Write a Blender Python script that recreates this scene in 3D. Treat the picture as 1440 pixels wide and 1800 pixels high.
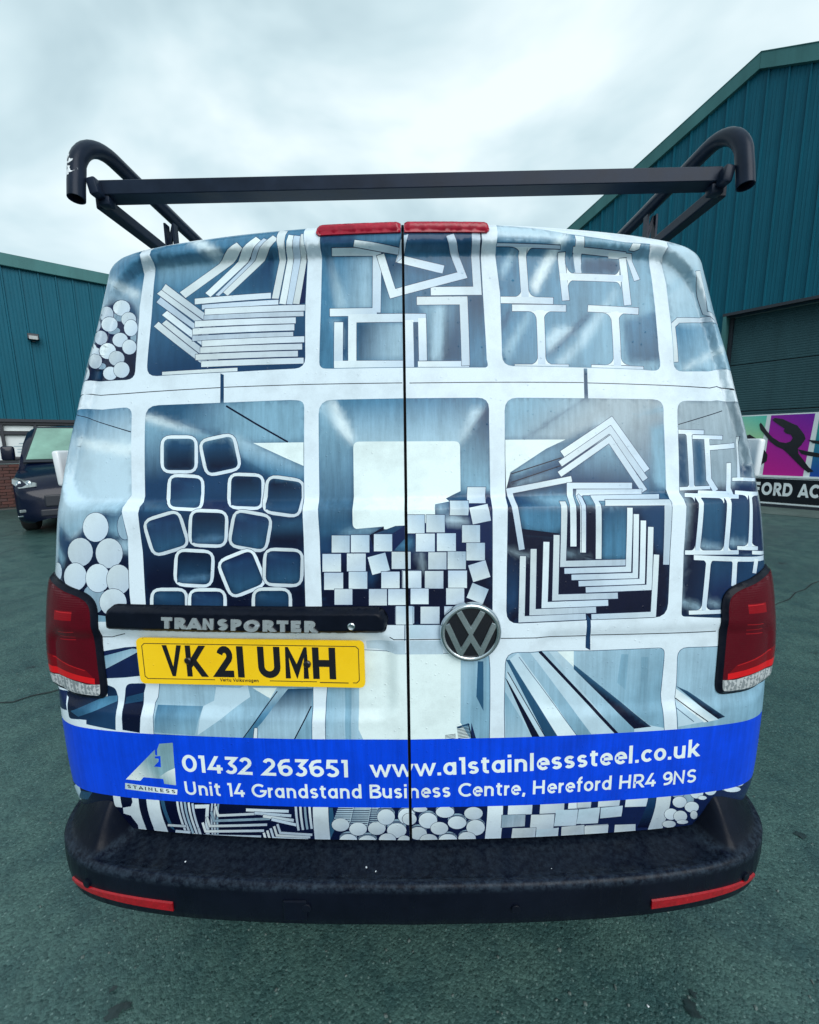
import bpy, bmesh, math, random
import numpy as np
from mathutils import Vector, Matrix
from mathutils.geometry import delaunay_2d_cdt

random.seed(4)
for _o in list(bpy.data.objects): bpy.data.objects.remove(_o)
SC = bpy.context.scene
COL = SC.collection
R = math.radians

# ------------------------------------------------------------------ camera
FPX, PITCH, ROLL, YAW = 745.0, R(9.2), R(0.8), R(0.5)
cam_d = bpy.data.cameras.new('camera'); cam = bpy.data.objects.new('camera', cam_d); COL.objects.link(cam)
cam_d.sensor_fit = 'HORIZONTAL'; cam_d.sensor_width = 36.0; cam_d.lens = 36.0*FPX/1440.0
cam_d.clip_start = 0.02; cam_d.clip_end = 2000
fw = Vector((-math.sin(YAW)*math.cos(PITCH), math.cos(YAW)*math.cos(PITCH), -math.sin(PITCH)))
rt = Vector((math.cos(YAW), math.sin(YAW), 0)); up = rt.cross(fw)
rt2 = rt*math.cos(ROLL)-up*math.sin(ROLL); up2 = rt*math.sin(ROLL)+up*math.cos(ROLL)
mw = Matrix((rt2, up2, -fw)).transposed().to_4x4(); mw.translation = Vector((0.016, 0.0, 1.48))
cam.matrix_world = mw
SC.camera = cam

# ------------------------------------------------------------------ sky, sun, exposure
SUN_EL, SUN_AZ = R(36), R(152)          # overcast: a wide soft sun high behind the camera, to the right
SUN_STRENGTH, SKY_STRENGTH, EXPOSURE = 1.5, 0.10, 0.70
world = bpy.data.worlds.new('World'); SC.world = world; world.use_nodes = True
wt = world.node_tree; wt.nodes.clear()
def wn(t, **k):
    n = wt.nodes.new(t)
    for a, b in k.items(): setattr(n, a, b)
    return n
sky = wn('ShaderNodeTexSky', sky_type='NISHITA', sun_disc=False, sun_elevation=SUN_EL, sun_rotation=SUN_AZ)
tc = wn('ShaderNodeTexCoord'); sep = wn('ShaderNodeSeparateXYZ'); wt.links.new(tc.outputs['Generated'], sep.inputs[0])
zz = wn('ShaderNodeMath', operation='ABSOLUTE'); wt.links.new(sep.outputs['Z'], zz.inputs[0])
za = wn('ShaderNodeMath', operation='ADD'); wt.links.new(zz.outputs[0], za.inputs[0]); za.inputs[1].default_value = 0.35
dx = wn('ShaderNodeMath', operation='DIVIDE'); wt.links.new(sep.outputs['X'], dx.inputs[0]); wt.links.new(za.outputs[0], dx.inputs[1])
dy = wn('ShaderNodeMath', operation='DIVIDE'); wt.links.new(sep.outputs['Y'], dy.inputs[0]); wt.links.new(za.outputs[0], dy.inputs[1])
cmb = wn('ShaderNodeCombineXYZ'); wt.links.new(dx.outputs[0], cmb.inputs[0]); wt.links.new(dy.outputs[0], cmb.inputs[1]); cmb.inputs[2].default_value = 3.1
n1 = wn('ShaderNodeTexNoise'); n1.inputs['Scale'].default_value = 1.45; n1.inputs['Detail'].default_value = 5; n1.inputs['Roughness'].default_value = .5; n1.inputs['Distortion'].default_value = .35
wt.links.new(cmb.outputs[0], n1.inputs['Vector'])
rp = wn('ShaderNodeValToRGB'); wt.links.new(n1.outputs['Fac'], rp.inputs['Fac'])
CLOUD = [(.33, (.215, .310, .345)), (.43, (.300, .405, .445)), (.53, (.425, .535, .570)), (.65, (.60, .68, .70))]
while len(rp.color_ramp.elements) < len(CLOUD): rp.color_ramp.elements.new(.5)
for e, (p, c) in zip(rp.color_ramp.elements, CLOUD): e.position = p; e.color = (*c, 1)
bg1 = wn('ShaderNodeBackground'); bg1.inputs['Strength'].default_value = SKY_STRENGTH; wt.links.new(sky.outputs[0], bg1.inputs['Color'])
bg2 = wn('ShaderNodeBackground'); bg2.inputs['Strength'].default_value = 1.0; wt.links.new(rp.outputs[0], bg2.inputs['Color'])
mx = wn('ShaderNodeMixShader'); mx.inputs[0].default_value = .93; wt.links.new(bg1.outputs[0], mx.inputs[1]); wt.links.new(bg2.outputs[0], mx.inputs[2])
wo = wn('ShaderNodeOutputWorld'); wt.links.new(mx.outputs[0], wo.inputs[0])
sun_d = bpy.data.lights.new('sun', 'SUN'); sun_d.energy = SUN_STRENGTH; sun_d.angle = R(50); sun_d.color = (1, .985, .95)
sun = bpy.data.objects.new('sun', sun_d); COL.objects.link(sun)
sdir = Vector((math.sin(SUN_AZ)*math.cos(SUN_EL), math.cos(SUN_AZ)*math.cos(SUN_EL), math.sin(SUN_EL)))
sun.rotation_euler = (-sdir).to_track_quat('-Z', 'Y').to_euler(); sun.location = sdir*40
SC.view_settings.view_transform = 'Standard'; SC.view_settings.look = 'None'; SC.view_settings.gamma = 1
SC.view_settings.use_curve_mapping = False; SC.view_settings.exposure = EXPOSURE
SC.cycles.use_denoising = True
SC.cycles.max_bounces = 6; SC.cycles.diffuse_bounces = 3; SC.cycles.glossy_bounces = 3; SC.cycles.transmission_bounces = 3

# ------------------------------------------------------------------ helpers
def lin(h):
    h = h.lstrip('#'); o = []
    for i in (0, 2, 4):
        c = int(h[i:i+2], 16)/255; o.append(c/12.92 if c <= .04045 else ((c+.055)/1.055)**2.4)
    return tuple(o)
def link(o, parent=None):
    COL.objects.link(o)
    if parent is not None: o.parent = parent
    return o
def empty(name, loc=(0, 0, 0), rz=0, parent=None):
    o = bpy.data.objects.new(name, None); o.location = loc; o.rotation_euler = (0, 0, rz); o.empty_display_size = .2
    return link(o, parent)
def tag(o, label=None, cat=None, group=None, kind=None):
    if label: o['label'] = label
    if cat: o['category'] = cat
    if group: o['group'] = group
    if kind: o['kind'] = kind
    return o
def mesh_obj(name, verts, faces, m, parent=None, smooth=False):
    me = bpy.data.meshes.new(name); me.from_pydata([tuple(v) for v in verts], [], [tuple(f) for f in faces]); me.update()
    if smooth: me.polygons.foreach_set('use_smooth', [True]*len(me.polygons))
    if m: me.materials.append(m)
    return link(bpy.data.objects.new(name, me), parent)
def bm_obj(name, bm, m, parent=None, smooth=False, angle=None):
    me = bpy.data.meshes.new(name); bm.normal_update(); bm.to_mesh(me); bm.free()
    if smooth:
        me.polygons.foreach_set('use_smooth', [True]*len(me.polygons))
        if angle: me.set_sharp_from_angle(angle=angle)
    if m: me.materials.append(m)
    return link(bpy.data.objects.new(name, me), parent)
def add_box(bm, c, s, rot=None, bev=0, seg=2):
    r = bmesh.ops.create_cube(bm, size=1)
    vs = r['verts']
    M = Matrix.Translation(c) @ (rot.to_4x4() if rot else Matrix.Identity(4)) @ Matrix.Diagonal((*s, 1))
    bmesh.ops.transform(bm, matrix=M, verts=vs)
    if bev:
        es = list({e for v in vs for e in v.link_edges})
        bmesh.ops.bevel(bm, geom=es, offset=bev, segments=seg, affect='EDGES', profile=.5)
def box(name, c, s, m, parent=None, rot=None, bev=0, smooth=False):
    bm = bmesh.new(); add_box(bm, c, s, rot, bev)
    return bm_obj(name, bm, m, parent, smooth, R(40) if smooth else None)
def tube_mesh(bm, path, r, n=14, cap=True):
    P = [Vector(p) for p in path]; rings = []
    up0 = Vector((0, 0, 1))
    for i, p in enumerate(P):
        d = (P[min(i+1, len(P)-1)]-P[max(i-1, 0)]).normalized()
        a = d.cross(up0)
        if a.length < .05: a = d.cross(Vector((1, 0, 0)))
        a.normalize(); b = d.cross(a).normalized()
        if rings and i:
            pa = (rings[-1][0].co-P[i-1]).normalized(); a = (pa-d*pa.dot(d)).normalized(); b = d.cross(a)
        rr = r[i] if isinstance(r, (list, tuple)) else r
        rings.append([bm.verts.new(p+(a*math.cos(2*math.pi*k/n)+b*math.sin(2*math.pi*k/n))*rr) for k in range(n)])
    for A, B in zip(rings, rings[1:]):
        for k in range(n): bm.faces.new((A[k], A[(k+1) % n], B[(k+1) % n], B[k]))
    if cap: bm.faces.new(rings[0][::-1]); bm.faces.new(rings[-1])
    return rings
def lathe(bm, prof, n=32, M=None):
    rings = []
    for r, z in prof:
        rings.append([bm.verts.new((r*math.cos(2*math.pi*k/n), r*math.sin(2*math.pi*k/n), z)) for k in range(n)])
    for A, B in zip(rings, rings[1:]):
        for k in range(n): bm.faces.new((A[k], A[(k+1) % n], B[(k+1) % n], B[k]))
    bm.faces.new(rings[0][::-1]); bm.faces.new(rings[-1])
    if M: bmesh.ops.transform(bm, matrix=M, verts=[v for r_ in rings for v in r_])
def prism(bm, pts, origin, ax, ay, an, h0, h1):
    """extrude a 2-D outline (possibly concave) between heights h0 and h1 along an"""
    o, ax, ay, an = Vector(origin), Vector(ax), Vector(ay), Vector(an)
    lo = [bm.verts.new(o+ax*x+ay*y+an*h0) for x, y in pts]; hi = [bm.verts.new(o+ax*x+ay*y+an*h1) for x, y in pts]
    n = len(pts)
    for i in range(n):
        j = (i+1) % n; bm.faces.new((lo[i], lo[j], hi[j], hi[i]))
    bm.faces.new(hi); bm.faces.new(lo[::-1])
    bmesh.ops.recalc_face_normals(bm, faces=bm.faces[:])

class NT:
    def __init__(s, name):
        s.m = bpy.data.materials.new(name); s.m.use_nodes = True; s.t = s.m.node_tree; s.b = s.t.nodes['Principled BSDF']
        s.tc = s.t.nodes.new('ShaderNodeTexCoord')
    def l(s, a, b): s.t.links.new(a, b)
    def noise(s, scale, detail=4, rough=.55, vec=None, dist=0):
        q = s.t.nodes.new('ShaderNodeTexNoise'); q.inputs['Scale'].default_value = scale; q.inputs['Detail'].default_value = detail; q.inputs['Roughness'].default_value = rough; q.inputs['Distortion'].default_value = dist
        s.l(vec or s.tc.outputs['Object'], q.inputs['Vector']); return q
    def mapping(s, scale=(1, 1, 1), loc=(0, 0, 0), rot=(0, 0, 0), src='Object'):
        q = s.t.nodes.new('ShaderNodeMapping'); q.inputs['Scale'].default_value = scale; q.inputs['Location'].default_value = loc; q.inputs['Rotation'].default_value = rot
        s.l(s.tc.outputs[src], q.inputs['Vector']); return q.outputs[0]
    def ramp(s, fac, stops):
        q = s.t.nodes.new('ShaderNodeValToRGB'); s.l(fac, q.inputs['Fac'])
        while len(q.color_ramp.elements) < len(stops): q.color_ramp.elements.new(.5)
        for e, (p, c) in zip(q.color_ramp.elements, stops):
            e.position = p; e.color = (*c, 1) if isinstance(c, (tuple, list)) else (c, c, c, 1)
        return q.outputs[0]
    def mix(s, fac, a, b, mode='MIX'):
        q = s.t.nodes.new('ShaderNodeMix'); q.data_type = 'RGBA'; q.blend_type = mode
        for v, sock in ((fac, q.inputs[0]), (a, q.inputs[6]), (b, q.inputs[7])):
            if isinstance(v, (int, float)): sock.default_value = v
            elif isinstance(v, tuple): sock.default_value = (*v, 1)
            else: s.l(v, sock)
        return q.outputs[2]
    def math(s, op, a, b=None):
        q = s.t.nodes.new('ShaderNodeMath'); q.operation = op
        for i, v in enumerate((a, b)):
            if v is None: continue
            if isinstance(v, (int, float)): q.inputs[i].default_value = v
            else: s.l(v, q.inputs[i])
        return q.outputs[0]
    def bump(s, h, strength=.3, dist=.002, normal=None):
        q = s.t.nodes.new('ShaderNodeBump'); q.inputs['Strength'].default_value = strength; q.inputs['Distance'].default_value = dist; s.l(h, q.inputs['Height'])
        if normal: s.l(normal, q.inputs['Normal'])
        return q.outputs[0]
    def set(s, **k):
        for a, v in k.items():
            sock = s.b.inputs[a.replace('_', ' ')]
            if isinstance(v, (int, float)): sock.default_value = v
            elif isinstance(v, tuple): sock.default_value = (*v, 1) if len(v) == 3 else v
            else: s.l(v, sock)
        return s
def plain(name, col, rough=.5, metal=0, var=.12, scale=6, bump=0, bscale=200, spec=.5, coat=0, trans=0, stretch=None):
    t = NT(name); v = t.mapping(stretch) if stretch else None
    nz = t.noise(scale, 5, .6, v)
    c = t.mix(t.ramp(nz.outputs['Fac'], [(.3, 0.0), (.7, 1.0)]), tuple(x*(1-var) for x in col), tuple(min(1, x*(1+var)) for x in col))
    t.set(Base_Color=c, Metallic=metal, Coat_Weight=coat, Transmission_Weight=trans)
    t.b.inputs['Specular IOR Level'].default_value = spec
    t.set(Roughness=t.ramp(nz.outputs['Fac'], [(.2, max(0, rough*.85)), (.8, min(1, rough*1.15))]))
    if bump: t.set(Normal=t.bump(t.noise(bscale, 3, .6).outputs['Fac'], bump, .001))
    return t.m
# ------------------------------------------------------------------ materials
def droplets(t, strength=.5, normal=None):
    """fine rain beads: scattered small caps from a voronoi distance"""
    vo = t.t.nodes.new('ShaderNodeTexVoronoi'); vo.inputs['Scale'].default_value = 95; vo.inputs['Randomness'].default_value = 1
    t.l(t.tc.outputs['Object'], vo.inputs['Vector'])
    sc = t.t.nodes.new('ShaderNodeSeparateColor'); t.l(vo.outputs['Color'], sc.inputs[0])
    rad = t.math('MULTIPLY', sc.outputs[0], .26)
    cap = t.math('MAXIMUM', t.math('SUBTRACT', rad, vo.outputs['Distance']), 0.0)
    cap = t.math('MULTIPLY', cap, t.math('GREATER_THAN', sc.outputs[1], .55))
    return t.bump(cap, strength, .012, normal)
def m_print():
    t = NT('printed_wrap')
    at = t.t.nodes.new('ShaderNodeAttribute'); at.attribute_name = 'print'
    bw = t.t.nodes.new('ShaderNodeRGBToBW'); t.l(at.outputs['Color'], bw.inputs[0])
    steel = t.ramp(bw.outputs[0], [(.02, .15), (.12, .75), (.45, .5), (.62, 0.0)])      # only the mid tones are brushed steel
    st = t.noise(1, 6, .7, t.mapping((70, 30, 3.2), rot=(0, R(6), 0)))
    mo = t.noise(11, 6, .65); gr = t.noise(420, 2, .5)
    c = t.mix(t.math('MULTIPLY', steel, .5), at.outputs['Color'], t.mix(1.0, at.outputs['Color'], t.ramp(st.outputs['Fac'], [(.34, .45), (.64, 1.45)]), 'MULTIPLY'))
    c = t.mix(.42, c, t.mix(1.0, c, t.ramp(mo.outputs['Fac'], [(.34, .70), (.54, 1.04)]), 'MULTIPLY'))
    c = t.mix(.10, c, t.mix(1.0, c, t.ramp(gr.outputs['Fac'], [(.3, .6), (.7, 1.2)]), 'MULTIPLY'))
    t.set(Base_Color=c, Roughness=t.ramp(mo.outputs['Fac'], [(.2, .16), (.8, .30)]))
    t.b.inputs['Specular IOR Level'].default_value = .24
    t.set(Normal=droplets(t, .45))
    return t.m
M = {}
M['print'] = m_print()
def m_attr(name, rough, coat=0, spec=.5, var=.2, emit=0):
    t = NT(name); at = t.t.nodes.new('ShaderNodeAttribute'); at.attribute_name = 'print'
    nz = t.noise(30, 4, .6)
    c = t.mix(var, at.outputs['Color'], t.mix(1.0, at.outputs['Color'], t.ramp(nz.outputs['Fac'], [(.3, .4), (.7, 1.0)]), 'MULTIPLY'))
    t.set(Base_Color=c, Roughness=rough, Coat_Weight=coat); t.b.inputs['Specular IOR Level'].default_value = spec
    return t
_l = m_attr('lamp_lens', .14, .06, .15); _rb = _l.t.nodes.new('ShaderNodeTexWave'); _rb.inputs['Scale'].default_value = 60; _rb.bands_direction = 'Z'
_l.l(_l.tc.outputs['Object'], _rb.inputs['Vector']); _l.set(Normal=_l.bump(_rb.outputs['Fac'], .12, .001)); M['lens'] = _l.m
_b = m_attr('banner_print', .55, 0, .3, .10); M['banner'] = _b.m
M['band'] = plain('blue_vinyl', (.003, .035, .50), .28, 0, .08, 20)
M['white_paint'] = plain('white_paint', (.72, .76, .80), .25, 0, .04, 8, coat=.3)
M['dark_gap'] = plain('door_gap_rubber', (.008, .009, .014), .8)
def m_bumper():
    t = NT('black_bumper_plastic')
    a = t.noise(9, 6, .65); b = t.noise(1, 5, .6, t.mapping((60, 60, 3)))
    t.b.inputs['Specular IOR Level'].default_value = .12
    c = t.mix(t.ramp(a.outputs['Fac'], [(.35, 0.0), (.75, 1.0)]), (.002, .0035, .009), (.0045, .007, .016))
    c = t.mix(t.ramp(b.outputs['Fac'], [(.58, 0.0), (.70, .6)]), c, (.004, .006, .012))
    sp = t.t.nodes.new('ShaderNodeSeparateXYZ'); t.l(t.tc.outputs['Object'], sp.inputs[0])
    lip = t.ramp(t.math('ABSOLUTE', t.math('SUBTRACT', sp.outputs['Z'], .497)), [(.004, 1.0), (.016, 0.0)])      # scuffs on the step edge, plus the lip's highlight painted into the colour
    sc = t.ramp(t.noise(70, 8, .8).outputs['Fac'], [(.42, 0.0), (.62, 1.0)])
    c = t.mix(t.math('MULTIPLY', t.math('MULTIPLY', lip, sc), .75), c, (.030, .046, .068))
    du = t.ramp(t.noise(130, 4, .6).outputs['Fac'], [(.66, 0.0), (.74, .6)]); c = t.mix(t.math('MULTIPLY', du, .3), c, (.022, .030, .040))
    t.set(Base_Color=c, Roughness=t.ramp(b.outputs['Fac'], [(.3, .50), (.7, .20)]))
    t.set(Normal=t.bump(t.noise(700, 2, .5).outputs['Fac'], .25, .0006)); return t.m
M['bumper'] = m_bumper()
M['black_plastic'] = plain('black_plastic', (.004, .006, .013), .34, 0, .2, 30, bump=.1, bscale=500, spec=.12)
M['rack'] = plain('powder_coated_rack_steel', (.010, .017, .034), .36, .1, .25, 18, bump=.12, bscale=260, spec=.15)
M['chrome'] = plain('chrome', (.62, .66, .70), .08, 1, .06, 40)
M['badge'] = plain('badge_silver', (.50, .54, .57), .22, .6, .10, 60)
M['satin_chrome'] = plain('satin_chrome', (.55, .60, .64), .16, 1, .08, 40)
M['emblem_black'] = plain('emblem_black', (.006, .007, .012), .15)
def m_plate():
    t = NT('yellow_plate'); a = t.noise(60, 5, .6); b = t.noise(7, 4, .6)
    c = t.mix(t.ramp(b.outputs['Fac'], [(.3, 0.0), (.7, 1.0)]), (.88, .53, .006), (.94, .60, .010))
    t.set(Base_Color=c, Roughness=t.ramp(b.outputs['Fac'], [(.3, .22), (.7, .36)]), Normal=droplets(t, .5)); return t.m
M['plate'] = m_plate()
M['plate_black'] = plain('plate_black', (.008, .008, .012), .3)
M['red_reflector'] = plain('red_reflector', (.30, .004, .010), .25, 0, .25, 90, coat=.2, spec=.3)
M['brake_red'] = plain('brake_light_red', (.36, .006, .028), .25, 0, .25, 60, coat=.2, spec=.3)
M['tyre'] = plain('tyre_rubber', (.012, .013, .015), .75, 0, .2, 30, bump=.3, bscale=120)
M['rim'] = plain('wheel_alloy', (.42, .44, .46), .3, .8)
M['glass'] = plain('dark_glass', (.02, .035, .04), .05, 0, .1, 3, coat=.5)
M['navy_paint'] = plain('navy_paint', (.0012, .004, .018), .2, 0, .15, 5, coat=.15, spec=.25)
M['scrap'] = plain('peeling_sticker', (.70, .74, .78), .7, 0, .2, 60)
M['under'] = plain('underbody', (.012, .013, .015), .8, 0, .3, 8)
def m_clad(name, col):
    t = NT(name); a = t.noise(1.0, 6, .6, t.mapping((1.5, 1.5, .5))); s = t.noise(1, 4, .6, t.mapping((9, 9, .25)))
    c = t.mix(t.ramp(a.outputs['Fac'], [(.3, 0.0), (.75, 1.0)]), tuple(x*.8 for x in col), tuple(x*1.15 for x in col))
    c = t.mix(t.ramp(s.outputs['Fac'], [(.55, 0.0), (.8, .35)]), c, tuple(x*.55 for x in col))
    t.set(Base_Color=c, Roughness=.5); t.b.inputs['Specular IOR Level'].default_value = .15; return t.m
M['clad'] = m_clad('teal_cladding', (.004, .098, .150))
M['clad_dark'] = m_clad('teal_cladding_seam', (.006, .045, .080))
M['trim'] = m_clad('green_grey_flashing', (.055, .165, .170))
M['shutter'] = m_clad('grey_green_shutter', (.035, .085, .100))
M['frame_dark'] = plain('dark_frame', (.010, .014, .024), .5)
M['poster'] = plain('white_poster', (.66, .72, .74), .5, 0, .08, 3)
M['poster_ink'] = plain('grey_print', (.28, .38, .44), .5)
M['mortar'] = plain('mortar', (.10, .095, .095), .9, 0, .2, 40, bump=.4, bscale=90)
def m_brick():
    t = NT('red_brown_brick'); oi = t.t.nodes.new('ShaderNodeObjectInfo'); a = t.noise(40, 5, .6)
    c = t.ramp(oi.outputs['Random'], [(0, (.055, .028, .026)), (.5, (.105, .040, .034)), (1, (.075, .045, .045))])
    c = t.mix(.4, c, t.mix(1.0, c, t.ramp(a.outputs['Fac'], [(.3, .5), (.7, 1.2)]), 'MULTIPLY'))
    t.set(Base_Color=c, Roughness=.9, Normal=t.bump(a.outputs['Fac'], .4, .004)); return t.m
M['brick'] = m_brick()
def m_asphalt():
    t = NT('wet_asphalt')
    vo = t.t.nodes.new('ShaderNodeTexVoronoi'); vo.inputs['Scale'].default_value = 118; t.l(t.tc.outputs['Object'], vo.inputs['Vector'])
    vo2 = t.t.nodes.new('ShaderNodeTexVoronoi'); vo2.inputs['Scale'].default_value = 290; t.l(t.tc.outputs['Object'], vo2.inputs['Vector'])
    sc = t.t.nodes.new('ShaderNodeSeparateColor'); t.l(vo.outputs['Color'], sc.inputs[0])
    big = t.noise(.55, 6, .6, dist=.6); mid = t.noise(5, 6, .65); fine = t.noise(320, 3, .6)
    base = t.mix(t.ramp(big.outputs['Fac'], [(.32, 0.0), (.68, 1.0)]), (.040, .090, .087), (.072, .142, .130))
    base = t.mix(t.ramp(mid.outputs['Fac'], [(.42, 0.0), (.66, .9)]), base, (.026, .068, .072))
    st = t.mix(t.ramp(sc.outputs[0], [(.0, 0.0), (1.0, 1.0)]), (.55, .6, .6), (1.35, 1.3, 1.25))
    base = t.mix(.8, base, t.mix(1.0, base, st, 'MULTIPLY'))
    pale = t.math('MULTIPLY', t.math('GREATER_THAN', sc.outputs[1], .95), t.math('LESS_THAN', vo.outputs['Distance'], .38))
    base = t.mix(t.math('MULTIPLY', pale, .75), base, (.14, .22, .21))
    pit = t.ramp(t.noise(55, 5, .65).outputs['Fac'], [(.30, 1.0), (.38, 0.0)])
    base = t.mix(t.math('MULTIPLY', pit, .7), base, (.012, .02, .024))
    oil = t.ramp(t.noise(3.1, 5, .55, t.mapping((1, 1, 1), (4.7, 1.3, 0))).outputs['Fac'], [(.66, 0.0), (.71, .85)])
    base = t.mix(oil, base, (.010, .016, .020))
    wet = t.ramp(big.outputs['Fac'], [(.35, .28), (.65, .55)])
    t.set(Base_Color=base, Roughness=wet); t.b.inputs['Specular IOR Level'].default_value = .38
    h = t.math('ADD', t.math('MULTIPLY', t.math('SUBTRACT', .6, vo.outputs['Distance']), t.math('ADD', sc.outputs[2], .35)), t.math('MULTIPLY', vo2.outputs['Distance'], -.35))
    h = t.math('ADD', h, t.math('MULTIPLY', t.noise(30, 4).outputs['Fac'], .9))
    t.set(Normal=t.bump(h, .8, .0030)); return t.m
M['asphalt'] = m_asphalt()
M['concrete'] = plain('concrete_apron', (.085, .125, .115), .55, 0, .3, 3, bump=.4, bscale=60)
M['stain'] = plain('damp_stain', (.014, .030, .032), .35, 0, .4, 60, bump=.5, bscale=110)
M['crack'] = plain('asphalt_crack', (.012, .018, .02), .8)
M['flood_glass'] = plain('flood_glass', (.20, .23, .24), .2)
# ------------------------------------------------------------------ stroke lettering
def arc(cx, cy, rx, ry, a0, a1, n=10):
    return [(cx+rx*math.cos(R(a0+(a1-a0)*i/n)), cy+ry*math.sin(R(a0+(a1-a0)*i/n))) for i in range(n+1)]
def glyph(c, h):
    """centre lines of a geometric sans letter; cap height 1, h = half stroke; returns strokes, advance"""
    t, b, X = 1-h, h, .74-h; w = .31
    bowl = arc(w, .37, w-h, .37-h, 0, 360, 22)
    def S_(W, H):
        r = H/4; a = [(x, y) for x, y in arc(W/2, H-r-h/2, W/2-h, r-h/2, 25, 270, 9)]
        return a[:-1]+arc(W/2, r+h/2, W/2-h, r-h/2, 90, -155, 9)
    G = {
     '0': ([arc(.36, .5, .36-h, .5-h, 0, 360, 24)], .74), '1': ([[(0, t), (.2, t), (.2, 0)]], .36),
     '2': ([arc(.29, .69, .29-h, .31-h, 165, -35, 9)+[(.04, b), (.60, b)]], .64),
     '3': ([[(.04, t), (.51, t), (.27, .60)]+arc(.28, .30, .30-h, .30-h, 75, -150, 9)], .62),
     '4': ([[(.42, 1), (.06, .27), (.68, .27)], [(.49, .5), (.49, 0)]], .70),
     '5': ([[(.54, t), (.13, t), (.10, .57), (.26, .59)]+arc(.29, .30, .31-h, .30-h, 80, -150, 9)], .63),
     '6': ([arc(.33, .32, .32-h, .32-h, 0, 360, 20), [(h+.01, .34), (.05, .62), (.17, .84), (.36, t-.01), (.54, t-.01)]], .66),
     '9': ([arc(.32, .68, .32-h, .32-h, 0, 360, 20), [(.64-h, .66), (.60, .38), (.48, .16), (.29, b+.01), (.10, b+.01)]], .66),
     'a': ([bowl, [(2*w-h, .74), (2*w-h, 0)]], .70), 'd': ([bowl, [(2*w-h, 1.04), (2*w-h, 0)]], .70),
     'g': ([bowl, [(2*w-h, .74), (2*w-h, .05)]+arc(w, .05, w-h, .24, 0, -150, 7)], .70),
     'o': ([bowl], .66), 'c': ([arc(w, .37, w-h, .37-h, 42, 318, 16)], .58),
     'e': ([[(h, .38), (2*w-h, .38)]+arc(w, .37, w-h, .37-h, 4, 318, 18)], .65),
     'n': ([[(h, .74), (h, 0)], [(h, .40)]+arc(.30, .44, .30-h, .30-h, 170, 0, 8)+[(.60-h, 0)]], .68),
     'u': ([[(h, .74), (h, .30)]+arc(.30, .30, .30-h, .30-h, 180, 360, 8)+[(.60-h, .30)], [(.60-h, .74), (.60-h, 0)]], .68),
     'r': ([[(h, .74), (h, 0)], [(h, .42)]+arc(.32, .40, .32-h, .34-h, 165, 88, 6)], .38),
     'i': ([[(h, .74), (h, 0)], [(h, .86), (h, 1.02)]], 2*h+.09), 'l': ([[(h, 1.04), (h, 0)]], 2*h+.09),
     's': ([S_(.50, .74)], .56), 't': ([[(.16, .92), (.16, .22)]+arc(.32, .22, .16, .22-h, 180, 285, 5), [(0, .70), (.38, .70)]], .44),
     'f': ([[(.16, 0), (.16, .80)]+arc(.32, .80, .16, .22, 180, 80, 5), [(0, .70), (.36, .70)]], .40),
     'k': ([[(h, 1.04), (h, 0)], [(h, .24), (.52, .74)], [(.22, .42), (.56, 0)]], .60),
     'w': ([[(.04, .74), (.27, .04), (.48, .70), (.69, .04), (.92, .74)]], 1.0),
     'A': ([[(.03, 0), (.40, .97), (.77, 0)], [(.16, .27), (.64, .27)]], .80),
     'B': ([[(h, 0), (h, t), (.42, t)]+arc(.42, .765, .22-h/2, .235-h, 88, -88, 6)+[(h, .53)], [(h, .53), (.45, .53)]+arc(.45, .28, .26-h/2, .28-h, 88, -88, 6)+[(h, b)]], .74),
     'C': ([arc(.50, .5, .50-h, .5-h, 48, 312, 16)], .86), 'D': ([[(h, b), (h, t), (.40, t)]+arc(.40, .5, .45-h, .5-h, 86, -86, 12)+[(h, b)]], .92),
     'E': ([[(.62, t), (h, t), (h, b), (.64, b)], [(h, .5), (.56, .5)]], .70), 'F': ([[(.62, t), (h, t), (h, 0)], [(h, .48), (.56, .48)]], .66),
     'G': ([arc(.50, .5, .50-h, .5-h, 48, 352, 18)+[(1-h, .47), (.56, .47)]], 1.0), 'H': ([[(h, 0), (h, 1)], [(.76-h, 0), (.76-h, 1)], [(h, .5), (.76-h, .5)]], .86),
     'I': ([[(h, 0), (h, 1)]], 2*h+.1), 'L': ([[(h, 1), (h, b), (.58, b)]], .64),
     'K': ([[(h, 0), (h, 1)], [(h, .32), (.70, 1)], [(.28, .54), (.74, 0)]], .76), 'M': ([[(h, 0), (h, .93), (.46, .22), (.92-h, .93), (.92-h, 0)]], 1.0),
     'N': ([[(h, 0), (h, .92), (.76-h, .08), (.76-h, 1)]], .86), 'O': ([arc(.5, .5, .5-h, .5-h, 0, 360, 24)], 1.04),
     'P': ([[(h, 0), (h, t), (.40, t)]+arc(.40, .68, .30-h, .32-h, 88, -88, 7)+[(h, .36)]], .74),
     'R': ([[(h, 0), (h, t), (.40, t)]+arc(.40, .68, .30-h, .32-h, 88, -88, 7)+[(h, .36)], [(.38, .38), (.68, 0)]], .76),
     'S': ([S_(.66, 1)], .72), 'T': ([[(.0, t), (.74, t)], [(.37, t), (.37, 0)]], .76), 'U': ([[(h, 1), (h, .36)]+arc(.38, .36, .38-h, .36-h, 180, 360, 10)+[(.76-h, 1)]], .86),
     'V': ([[(.03, 1), (.38, .05), (.73, 1)]], .76), 'Y': ([[(.03, 1), (.37, .46), (.71, 1)], [(.37, .5), (.37, 0)]], .74),
     '.': ([[(.08, 0), (.08, 2*h)]], .22), ',': ([[(.11, 2*h-.02), (.05, -.14)]], .22), ' ': ([], .30)}
    return G[c]
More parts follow.
